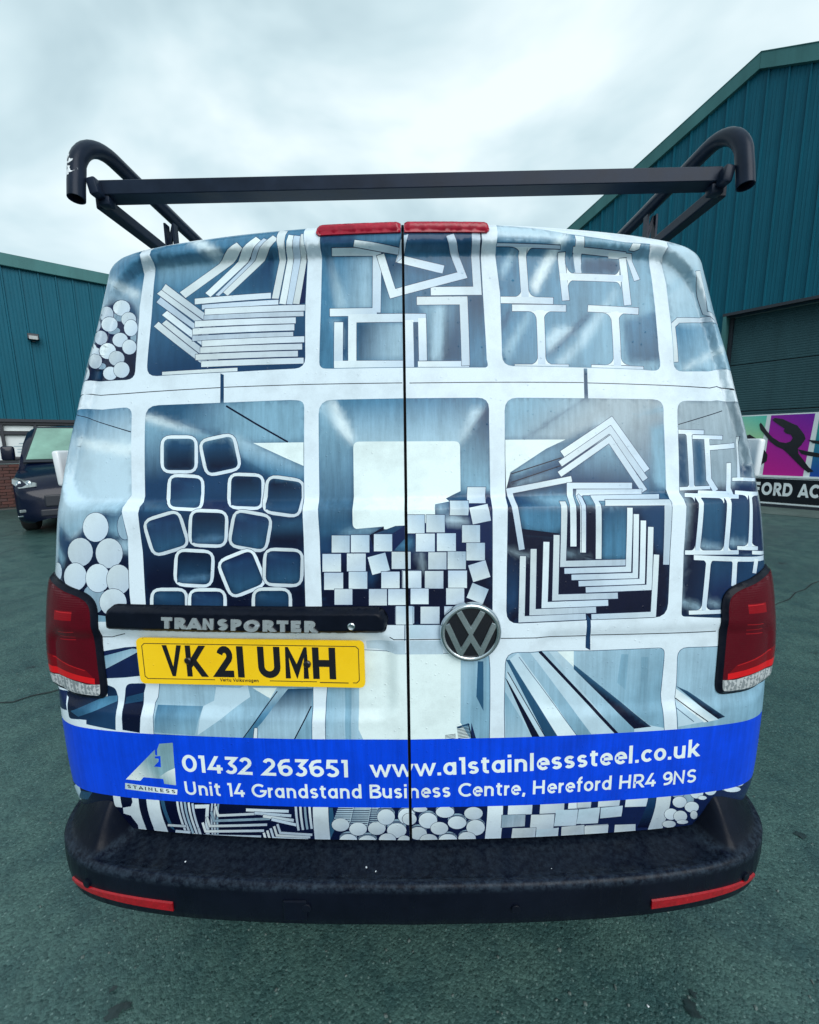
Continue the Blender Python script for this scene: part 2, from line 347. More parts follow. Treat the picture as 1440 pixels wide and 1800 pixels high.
def ribbon(pts, w):
    P = [Vector(p) for p in pts]; closed = (P[0]-P[-1]).length < 1e-5
    P = [p for i, p in enumerate(P) if i == 0 or (p-P[i-1]).length > 1e-5]; n = len(P)
    L, Q = [], []
    for i in range(n):
        d0 = P[i]-P[i-1] if i else (P[-1]-P[-2] if closed else P[1]-P[0])
        d1 = P[i+1]-P[i] if i < n-1 else (P[1]-P[0] if closed else d0)
        d0.normalize(); d1.normalize()
        a, b = Vector((-d0.y, d0.x)), Vector((-d1.y, d1.x)); m = a+b
        if m.length < 1e-4: m = a
        m.normalize(); k = w/2/max(.42, m.dot(a)); L.append(P[i]+m*k); Q.append(P[i]-m*k)
    if closed: return [[L[i], L[i+1], Q[i+1], Q[i]] for i in range(n-1)]
    return [L+Q[::-1]]
CUT = {'A': 1, 'V': 1, 'K': 1, 'M': 1, 'N': 1, 'R': 1, 'Y': 1, 'w': .74, '4': 1, 'k': 0}
def clip_y(poly, y, sg):
    out = []
    for a, b in zip(poly, poly[1:]+poly[:1]):
        ia, ib = (a[1]-y)*sg >= 0, (b[1]-y)*sg >= 0
        if ia: out.append(a)
        if ia != ib: t = (y-a[1])/(b[1]-a[1]); out.append((a[0]+(b[0]-a[0])*t, y))
    return out
def text(s, weight=.15, track=.06, bold_caps=1.0):
    """-> list of per-letter polygon lists, total width; cap height 1"""
    x = 0; out = []
    for c in s:
        st, adv = glyph(c, weight/2); pl = []
        for q in st:
            if c in CUT and abs(q[0][1]-q[-1][1])+abs(q[0][0]-q[-1][0]) > 1e-4:      # diagonal strokes are cut level at top and bottom
                q = [tuple(p) for p in q]; hi = CUT[c] or 9
                for e, o_ in ((0, 1), (-1, -2)):
                    d = Vector(q[e])-Vector(q[o_]); d.normalize()
                    if abs(d.y) > .3 and (q[e][1] < .06 or q[e][1] > hi-.06): q[e] = tuple(Vector(q[e])+d*.14)
                for poly in ribbon(q, weight):
                    cp = clip_y(clip_y([tuple(v) for v in poly], 0, 1), hi, -1)
                    if len(cp) > 2: pl.append([(v[0]+x, v[1]) for v in cp])
                continue
            for poly in ribbon(q, weight): pl.append([(v[0]+x, v[1]) for v in poly])
        if c != ' ': out.append((c, pl))
        x += adv+track
    return out, x-track

# ------------------------------------------------------------------ ground
def build_ground():
    g = mesh_obj('ground', [(-400, -300, 0), (400, -300, 0), (400, 600, 0), (-400, 600, 0)], [(0, 1, 2, 3)], M['asphalt']); tag(g, kind='structure')
build_ground()

# ------------------------------------------------------------------ buildings
PITCHX = 1/3
def clad_panel_mesh(name, zlo, ztop):
    """one profiled steel sheet: raised lap rib at its left edge and shallow stiffening ribs; ztop(x) gives the cut line"""
    pr = [(.002, 0), (.010, -.032), (.040, -.032), (.048, 0), (.120, 0), (.124, -.006), (.136, -.006), (.140, 0), (.180, 0), (.184, -.006), (.196, -.006), (.200, 0), (.255, 0), (.259, -.006), (.271, -.006), (.275, 0), (PITCHX-.001, 0)]
    v = []; f = []
    for x, y in pr: v += [(x, y, zlo(x)), (x, y, ztop(x))]
    for i in range(len(pr)-1): f.append((2*i, 2*i+2, 2*i+3, 2*i+1))
    me = bpy.data.meshes.new(name); me.from_pydata(v, [], f); me.update(); me.materials.append(M['clad']); return me
def left_building():
    b = empty('warehouse', (-10.1, 10.19, 0), math.atan2(.6554, .7553))
    tag(b, 'low teal clad warehouse on a brick base, left behind the dark blue van', 'warehouse')
    x0, x1 = -8.0, 11.0
    box('wall', ((x0+x1)/2, 6.0, 3.93), (x1-x0, 11.84, 3.62), M['clad_dark'], b)
    me = clad_panel_mesh('cladding_panel', lambda x: 2.2, lambda x: 5.72)
    n = int((x1-x0)/PITCHX)
    for i in range(n):
        o = bpy.data.objects.new('cladding_panel', me); o.location = (1.0-PITCHX*27+i*PITCHX, 0, 0); link(o, b)
    box('eaves_flashing', ((x0+x1)/2, -.02, 5.845), (x1-x0+.2, .16, .27), M['trim'], b, bev=.012)
    r = mesh_obj('roof', [(x0-.1, -.1, 5.985), (x1+.1, -.1, 5.985), (x1+.1, 12.2, 6.9), (x0-.1, 12.2, 6.9), (x0-.1, -.1, 5.975), (x1+.1, -.1, 5.975), (x1+.1, 12.2, 6.85), (x0-.1, 12.2, 6.85)], [(0, 1, 2, 3), (4, 7, 6, 5), (0, 4, 5, 1), (1, 5, 6, 2), (2, 6, 7, 3), (3, 7, 4, 0)], M['trim'], b)
    box('sill_flashing', ((x0+x1)/2, -.03, 2.165), (x1-x0, .10, .07), M['frame_dark'], b)
    # glazing strip with white posters behind dark bars
    box('glazing_backing', ((x0+x1)/2, .14, 1.63), (x1-x0, .10, 1.0), M['frame_dark'], b)
    for z in (1.16, 1.86, 2.10): box('window_bar', ((x0+x1)/2, .03, z), (x1-x0, .11, .07), M['frame_dark'], b)
    xs = [-1.6+.62*k for k in range(11)]
    for k, x in enumerate(xs):
        box('window_post', (x, .025, 1.63), (.06, .118, .86), M['frame_dark'], b)
        if k < len(xs)-1:
            p = box('poster', (x+.31, .07, 1.51), (.55, .02, .60), M['poster'], b); box('poster', (x+.31, .07, 1.98), (.55, .02, .13), M['poster'], b)
            for j, (dx, dz, w) in enumerate(((.10, .10, .16), (.02, .03, .30), (.06, -.04, .22), (-.05, -.11, .14))):
                box('printed_line', (dx*.4, -.011, 1.51+dz) if False else (x+.31+dx*.4, .058, 1.51+dz), (w, .003, .022), M['poster_ink'], p)
    # brick plinth: bricks laid one by one where they can be told apart
    box('plinth', ((x0+x1)/2, .12, .555), (x1-x0, .20, 1.11), M['mortar'], b)
    bw, bh, j = .215, .065, .010
    bm = bmesh.new(); add_box(bm, (0, 0, 0), (bw, .05, bh), bev=.004, seg=1); bme = bpy.data.meshes.new('brick'); bm.to_mesh(bme); bm.free(); bme.materials.append(M['brick'])
    for r_ in range(14):
        for c in range(15):
            o = bpy.data.objects.new('brick', bme); o.location = (-1.3+c*(bw+j)+(.1125 if r_ % 2 else 0), .0, .06+bh/2+r_*(bh+j)); link(o, b)
    bm = bmesh.new()
    for r_ in range(14):
        for c in range(70):
            x = x0+.12+c*.27+(.13 if r_ % 2 else 0)
            if -1.45 < x < 2.3 or x > x1: continue
            add_box(bm, (x, 0, .06+bh/2+r_*(bh+j)), (.255, .05, bh))
    o = bm_obj('brick_courses', bm, M['brick'], b); o['kind'] = 'stuff'
    # floodlight
    f = empty('floodlight', (1.10, -.03, 4.02), 0, None); f.parent = None
    M0 = Matrix.Translation((-10.1, 10.19, 0)) @ Matrix.Rotation(math.atan2(.6554, .7553), 4, 'Z')
    f.matrix_world = M0 @ Matrix.Translation((1.10, -.035, 4.14))
    tag(f, 'small black floodlight fixed high on the left teal cladding', 'floodlight')
    box('housing', (0, -.10, .02), (.22, .10, .15), M['frame_dark'], f, Matrix.Rotation(R(-18), 3, 'X'), .015)
    box('lamp_glass', (0, -.155, .0), (.16, .012, .09), M['flood_glass'], f, Matrix.Rotation(R(-18), 3, 'X'))
    box('bracket', (0, -.03, -.02), (.06, .06, .12), M['frame_dark'], f)
left_building()

BN = [('d', [(.91, 1.87), (.87, 1.91), (.74, 1.88), (.61, 1.8), (.49, 1.73), (.45, 1.67), (.37, 1.55), (.34, 1.46), (.39, 1.34), (.44, 1.26), (.42, 1.16), (.33, 1.03), (.24, .89), (.15, .8), (.23, .77), (.34, .87), (.48, 1.03), (.59, 1.16), (.68, 1.25), (.79, 1.31), (.9, 1.41), (1.0, 1.55), (1.09, 1.67), (1.12, 1.78), (1.1, 1.82), (1.06, 1.77), (.98, 1.64), (.87, 1.5), (.74, 1.4), (.64, 1.38), (.57, 1.41), (.54, 1.48), (.58, 1.55), (.66, 1.58), (.7, 1.63), (.69, 1.68), (.78, 1.75), (.86, 1.82)]),
      ('d', [(1.37, 1.53), (1.27, 1.57), (1.13, 1.47), (1.0, 1.26), (.92, 1.13), (.92, .99), (1.02, .9), (1.1, .9), (1.33, .94)]),
      ('d', [(.3, 1.44), (.15, 1.42), (-.25, 1.38), (-.25, 1.30), (.05, 1.34), (.22, 1.37)]), ('d', [(.44, 1.25), (.3, 1.21), (.12, 1.17), (-.3, 1.10), (-.3, 1.0), (.03, 1.07), (.27, 1.12), (.37, 1.15)])]
def right_building():
    rz = math.atan2(-.7616, .648); M0 = Matrix.Translation((8.39, 8.69, 0)) @ Matrix.Rotation(rz, 4, 'Z')
    b = empty('industrial_unit', (8.39, 8.69, 0), rz)
    tag(b, 'tall teal gable ended industrial unit on the right with a roller shutter', 'building')
    # local x = image right along the gable wall (the apex at x=-1.78), y into the building
    AP, AZ, SL = -1.78, 8.93, .43
    xl, xr = -9.3, 6.0
    top = lambda x: AZ-SL*abs(x-AP)
    OX0, OX1, OZ = -2.0, 3.6, 4.20
    # solid behind the sheets, with the shutter opening left free
    def slab(name, pts, y0, y1, m):
        bm = bmesh.new(); prism(bm, pts, (0, 0, 0), (1, 0, 0), (0, 0, 1), (0, 1, 0), y0, y1); return bm_obj(name, bm, m, b)
    slab('wall', [(xl, 0), (OX0-.012, 0), (OX0-.012, OZ+.01), (OX1+.012, OZ+.01), (OX1+.012, 0), (xr, 0), (xr, top(xr)), (AP, top(AP)), (xl, top(xl))], .035, .30, M['clad_dark'])
    n = int((xr-xl)/PITCHX)
    for i in range(n):
        x = -1.66-PITCHX*22+i*PITCHX+.0
        if x+PITCHX > xr: break
        lo = OZ+.06 if x > OX0-PITCHX+.05 and x < OX1 else .12
        lo2 = (lambda q, lo=lo: lo)
        o = bpy.data.objects.new('cladding_panel', clad_panel_mesh('cladding_panel', lo2, lambda q, x=x: top(x+q)-.02)); o.location = (x, 0, 0); link(o, b)
    # verge flashings along the two rakes
    for sgn, xe in ((-1, xl), (1, xr)):
        ze = AZ-SL*abs(xe-AP)
        slab('verge_flashing', [(AP, AZ-.03), (AP, AZ+.26), (xe, ze+.26), (xe, ze-.03)] if sgn > 0 else [(AP-.004, AZ-.03), (xe, ze-.03), (xe, ze+.26), (AP-.004, AZ+.26)], -.09, .02, M['trim'])
        a = math.atan2(ze-AZ, xe-AP)
        v = [(AP, -.10, AZ+.275), (xe, -.10, ze+.275), (xe, 24, ze+.275), (AP, 24, AZ+.275), (AP, -.10, AZ+.262), (xe, -.10, ze+.262), (xe, 24, ze+.20), (AP, 24, AZ+.20)]
        mesh_obj('roof', v, [(0, 1, 2, 3), (4, 7, 6, 5), (0, 4, 5, 1), (1, 5, 6, 2), (2, 6, 7, 3), (3, 7, 4, 0)], M['trim'], b)
    for x in (xl+.06, xr-.06): slab('side_wall', [(x-.06, 0), (x+.06, 0), (x+.06, top(x)), (x-.06, top(x))], .31, 23.9, M['clad'])
    # opening trims
    box('door_header', ((OX0+OX1)/2, .02, OZ+.03), (OX1-OX0+.02, .12, .06), M['frame_dark'], b)
    for x in (OX0+.03, OX1-.03): box('door_jamb', (x, .16, OZ/2), (.06, .40, OZ-.01), M['trim'], b)
    box('door_guide', (OX0+.10, .30, OZ/2), (.07, .10, OZ-.01), M['frame_dark'], b)
    # sectional shutter: each section a ribbed panel
    sh = 1.053
    pr = []
    for k in range(20):
        z = k*sh/20; pr += [(z+.004, 0), (z+.014, -.005), (z+sh/20-.014, -.005), (z+sh/20-.004, 0)]
    v = []; f = []
    for z, y in pr: v += [(OX0+.06, y, z), (OX1-.06, y, z)]
    for i in range(len(pr)-1): f.append((2*i, 2*i+1, 2*i+3, 2*i+2))
    sme = bpy.data.meshes.new('shutter_section'); sme.from_pydata(v, [], f); sme.update(); sme.materials.append(M['shutter'])
    for k in range(4):
        o = bpy.data.objects.new('shutter_section', sme); o.location = (0, .34, k*sh); o.scale = (1, 1, .99); link(o, b)
    box('shutter_backing', ((OX0+OX1)/2, .40, OZ/2), (OX1-OX0-.13, .03, OZ-.02), M['frame_dark'], b)
    # ---- banner board standing in front of the shutter
    w = empty('dance_banner', (0, 0, 0)); w.matrix_world = M0 @ Matrix.Translation((0, -.10, 0))
    tag(w, 'long colourful banner with black dancer silhouettes and white lettering below the shutter', 'banner')
    bx0, bx1 = -1.75, 3.4
    box('board', ((bx0+bx1)/2, .03, 1.025), (bx1-bx0, .03, 1.93), M['poster'], w)
    def paint_quad(name, x0, x1, z0, z1, cols, y):
        me = bpy.data.meshes.new(name); me.from_pydata([(x0, y, z0), (x1-.03, y, z0), (x1+.03, y, z1), (x0+.03, y, z1)], [], [(0, 1, 2, 3)]); me.update()
        a = me.color_attributes.new('print', 'FLOAT_COLOR', 'CORNER'); a.data.foreach_set('color', [q for c in cols for q in (*lin(c), 1)]); me.materials.append(M['banner'])
        link(bpy.data.objects.new(name, me), w)
    PALS = [('e9e68a', 'dfe07a', '4fbfae', '8fd0b8'), ('c0188a', 'b81890', '6a1a9a', '8a1a9a'), ('1846a0', '1a3c9a', '1f8a7a', '2a9a80'), ('d8902a', 'e0a030', 'c02a3a', 'd03040'), ('2a9a4a', '30a050', '1a60a0', '2068a8')]
    for k in range(7):
        x0 = -1.75+k*.76 if k else -1.75
        x0 = -1.745+.0+k*.76; x1 = x0+.72
        paint_quad('banner_panel', x0+.02, x1-.01, .69, 1.965, PALS[k % 5], .013)
    for i, (kd, pts) in enumerate(BN):
        bm = bmesh.new(); prism(bm, [(-s, z) for s, z in pts], (0, 0, 0), (1, 0, 0), (0, 0, 1), (0, -1, 0), -.011, -.008)
        bm_obj('dancer_silhouette', bm, M['plate_black'], w)
    box('name_board', ((bx0+bx1)/2, .0, .365), (bx1-bx0, .035, .50), M['emblem_black'], w)
    box('board_edging', ((bx0+bx1)/2, .005, .665), (bx1-bx0, .035, .035), M['poster'], w); box('board_edging', ((bx0+bx1)/2, .005, .09), (bx1-bx0, .035, .03), M['poster'], w)
    tx, W = text('HEREFORD ACADEMY', .235, .11)
    bm = bmesh.new(); k = .28; kx = .178
    for c, pl in tx:
        for j, pg in enumerate(pl): prism(bm, [(-1.70+x*kx*1.0, .255+y*k) for x, y in pg], (0, 0, 0), (1, 0, 0), (0, 0, 1), (0, -1, 0), .018, .0195+.0002*(j % 3))
    bm_obj('lettering', bm, M['poster'], w)
    box('ground_rail', ((bx0+bx1)/2, .03, .028), (bx1-bx0+.2, .09, .05), M['frame_dark'], w)
right_building()
# ------------------------------------------------------------------ the big van: rear surface in (u, v) metres
# u runs round the back of the van (0 at the door gap), v runs up the rear profile from the door's lower edge
def cat(pts, n=24):
    P = np.array(pts, float); P = np.vstack([2*P[0]-P[1], P, 2*P[-1]-P[-2]]); out = []
    for i in range(1, len(P)-2):
        t = np.linspace(0, 1, n, endpoint=False)[:, None]; a, b, c, d = P[i-1:i+3]
        out.append(.5*(2*b+(c-a)*t+(2*a-5*b+4*c-d)*t*t+(3*b-a-3*c+d)*t**3))
    return np.vstack(out+[P[-2:-1]])
PROF=[(.915,.50),(.902,.56),(.895,.62),(.890,.80),(.893,.95),(.900,1.10),(.918,1.30),(.932,1.38),(.98,1.65),(1.026,1.90),(1.031,1.94),(1.043,1.963),(1.075,1.979),(1.14,1.988),(1.25,1.995)]
WZ=[(.5,.93),(.6,.938),(.8,.935),(1.0,.927),(1.1,.916),(1.2,.905),(1.35,.888),(1.5,.866),(1.6,.848),(1.7,.832),(1.8,.81),(1.9,.79),(1.95,.775),(1.98,.745),(1.995,.73)]
PLAN=[(0,0),(.30,.006),(.60,.024),(.78,.045),(.87,.070),(.925,.115),(.948,.18),(.95,.26),(.95,.34)]
WR=.95
pc = cat(PROF); pv = np.r_[0, np.cumsum(np.hypot(*np.diff(pc, axis=0).T))]
lc = cat(PLAN); lu = np.r_[0, np.cumsum(np.hypot(*np.diff(lc, axis=0).T))]
wz = cat(WZ)
def ss(a, b, x):
    t = np.clip((x-a)/(b-a), 0, 1); return t*t*(3-2*t)
def rrect(x, z, x0, x1, z0, z1, r):
    dx = np.abs(x-(x0+x1)/2)-(x1-x0)/2+r; dz = np.abs(z-(z0+z1)/2)-(z1-z0)/2+r
    return np.hypot(np.maximum(dx, 0), np.maximum(dz, 0))+np.minimum(np.maximum(dx, dz), 0)-r
def S(u, v):
    u = np.asarray(u, float); v = np.asarray(v, float)
    y0 = np.interp(v, pv, pc[:, 0]); z = np.interp(v, pv, pc[:, 1])+np.minimum(v, 0); W = np.interp(z, wz[:, 0], wz[:, 1])
    au = np.abs(u); xs = np.interp(au, lu, lc[:, 0]); yo = np.interp(au, lu, lc[:, 1])+np.maximum(au-lu[-1], 0)
    x = np.sign(u)*xs*W/WR; top = ss(1.3, 1.98, z)
    y = y0+yo*(1+.25*top); zz = z-(.029*top)*(xs/.95)**2
    d = rrect(au*W/WR, zz, -2, np.interp(zz, [1.35, 1.9], [.865, .70]), 1.348, 1.915, .10); y = y+.027*ss(.012, -.012, d)
    y = y+.012*(ss(.015, -.02, rrect(u, zz, -.90, -.035, .855, 1.05, .04))+.6*ss(.015, -.02, rrect(u, zz, .30, .90, .855, 1.05, .04)))
    return np.stack([x, y, zz], -1)
def SN(u, v, h=1.5e-3):
    a = S(u+h, v)-S(u-h, v); b = S(u, v+h)-S(u, v-h); n = np.cross(a, b); return n/np.linalg.norm(n, axis=-1, keepdims=True)
def P3(u, v, off=0.0):
    p = S(np.array([u]), np.array([v]))[0]; n = SN(np.array([u]), np.array([v]))[0]; return Vector(p+n*off), Vector(n)

def inside(pts, px, py):
    r = np.zeros(len(px), bool); n = len(pts); j = n-1
    for i in range(n):
        xi, yi = pts[i]; xj, yj = pts[j]
        c = ((yi > py) != (yj > py)) & (px < (xj-xi)*(py-yi)/((yj-yi) or 1e-12)+xi); r ^= c; j = i
    return r
def dens(poly, L):
    out = []
    for (ax, ay), (bx, by) in zip(poly, list(poly[1:])+[poly[0]]):
        k = max(1, int(math.hypot(bx-ax, by-ay)/L))
        out += [(ax+(bx-ax)*i/k, ay+(by-ay)*i/k) for i in range(k)]
    return out
def cdt(outline, shapes, step, jit=.25, extra=(), clips=None):
    """constrained triangulation of the outline with every printed shape's edges in it -> verts, triangles, topmost shape on each"""
    V = []; E = []
    for poly in [outline]+shapes:
        q = dens(poly, step*1.3); k = len(V); m = len(q); V += [Vector(p) for p in q]; E += [(k+i, k+(i+1) % m) for i in range(m)]
    o = np.array(outline); x0, y0 = o.min(0); x1, y1 = o.max(0)
    gx, gy = np.meshgrid(np.arange(x0+step*.5, x1, step), np.arange(y0+step*.5, y1, step)); rg = np.random.RandomState(3)
    px = gx.ravel()+rg.uniform(-jit, jit, gx.size)*step; py = gy.ravel()+rg.uniform(-jit, jit, gx.size)*step
    ok = inside(outline, px, py); V += [Vector((a, b)) for a, b in zip(px[ok], py[ok])]+[Vector(e) for e in extra]
    ov, oe, of, a, b, ids = delaunay_2d_cdt(V, E, [], 0, 1e-6, False)
    uv = np.array([tuple(v) for v in ov]); T = np.array([f for f in of if len(f) == 3], int)
    A, B, C = uv[T[:, 0]], uv[T[:, 1]], uv[T[:, 2]]; ar = (B[:, 0]-A[:, 0])*(C[:, 1]-A[:, 1])-(B[:, 1]-A[:, 1])*(C[:, 0]-A[:, 0])
    T = np.where((ar < 0)[:, None], T[:, ::-1], T); T = T[np.abs(ar) > 1e-10]
    cen = uv[T].mean(1); keep = inside(outline, cen[:, 0], cen[:, 1]); T = T[keep]; cen = cen[keep]
    top = np.full(len(T), -1); od = np.argsort(cen[:, 0], kind='stable'); cx = cen[od, 0]; cell = {}
    for i, poly in enumerate(shapes):
        P = np.array(poly); lo, hi = np.searchsorted(cx, P[:, 0].min()), np.searchsorted(cx, P[:, 0].max(), 'right'); I = od[lo:hi]
        I = I[(cen[I, 1] >= P[:, 1].min()) & (cen[I, 1] <= P[:, 1].max())]
        I = I[inside(poly, cen[I, 0], cen[I, 1])]
        if clips is not None and clips[i] >= 0: I = I[cell[clips[i]][I]]
        elif clips is not None:
            m = np.zeros(len(T), bool); m[I] = True; cell[i] = m
        top[I] = i
    return uv, T, top
def surf_obj(name, uv, tris, hfun, mat, parent, cols=None, thick=.010, rim=None):
    """lay triangles given in (u, v) on the van's surface, hfun(u, v) metres proud of it, with turned-in edges"""
    tris = np.asarray(tris, int); used, iv = np.unique(tris, return_inverse=True); uv = uv[used]; Ta = iv.reshape(-1, 3); T = [tuple(t) for t in Ta.tolist()]
    u, v = uv[:, 0], uv[:, 1]; e = 1.5e-3
    def Pp(u, v): return S(u, v)+SN(u, v)*hfun(u, v)[:, None]
    P = Pp(u, v); N = np.cross(Pp(u+e, v)-Pp(u-e, v), Pp(u, v+e)-Pp(u, v-e)); N /= np.linalg.norm(N, axis=1, keepdims=True)
    ec = {}
    for t in T:
        for a, b in zip(t, t[1:]+t[:1]): ec[(a, b)] = 1
    bd = [(a, b) for a, b in ec if (b, a) not in ec]
    n0 = len(P); SNn = SN(u, v); add = {}; extraP = []
    walls = []
    for a, b in bd:
        for q in (a, b):
            if q not in add:
                add[q] = (n0+len(extraP), n0+len(extraP)+1); extraP += [P[q], P[q]-SNn[q]*(thick+float(hfun(u[q:q+1], v[q:q+1])[0]))]
        walls.append((add[b][0], add[a][0], add[a][1], add[b][1]))
    allP = np.vstack([P, np.array(extraP)]) if extraP else P
    me = bpy.data.meshes.new(name); me.from_pydata(allP.tolist(), [], T+walls); me.update()
    if cols is not None:
        rimc = (*(rim or lin('8fa8bd')), 1)
        at = me.color_attributes.new('print', 'FLOAT_COLOR', 'CORNER')
        at.data.foreach_set('color', np.r_[np.asarray(cols, float).ravel(), np.tile(rimc, len(walls)*4)])
    me.materials.append(mat)
    me.polygons.foreach_set('use_smooth', [True]*len(T)+[False]*len(walls))
    nn = np.zeros((len(me.loops), 3)); nn[:Ta.size] = N[Ta.ravel()]
    me.normals_split_custom_set(nn.tolist())
    return link(bpy.data.objects.new(name, me), parent)
PAL = {k: tuple(min(.86, c) for c in lin(v)) for k, v in dict(base='d6e4f1', w='dce9f5', w2='cfdeec', w3='bccfe1', w4='b4cad9', e1='dbe9f6', e2='bccfe3', e3='a6c0d8', n1='060d29', n2='12214a', n3='193a5e', s1='46799a', s2='7ba3ba', s3='2a5474', s4='1f4565', s5='8eabbf', l0='d6e7f1', l1='b7d0df', l2='9cbccf', bk='deedfa', gy='9aabb6', gy2='8296a4', hl0='5d87a8', hl1='1f4468', blue='0443da', ink='e4f1f8', sil='b8ccd4', sil2='7fa3ae', dark='0a1430').items()}
def fill_colour(f, u, v):
    if isinstance(f, str): return PAL[f]
    c0, c1, x0, y0, x1, y1 = f; x0, y0, x1, y1 = (q*1e-4 for q in (x0, y0, x1, y1))
    d = (x1-x0)**2+(y1-y0)**2 or 1e-9; s = min(1, max(0, ((u-x0)*(x1-x0)+(v-y0)*(y1-y0))/d)); a, b = PAL[c0], PAL[c1]
    return tuple(p+(q-p)*s for p, q in zip(a, b))

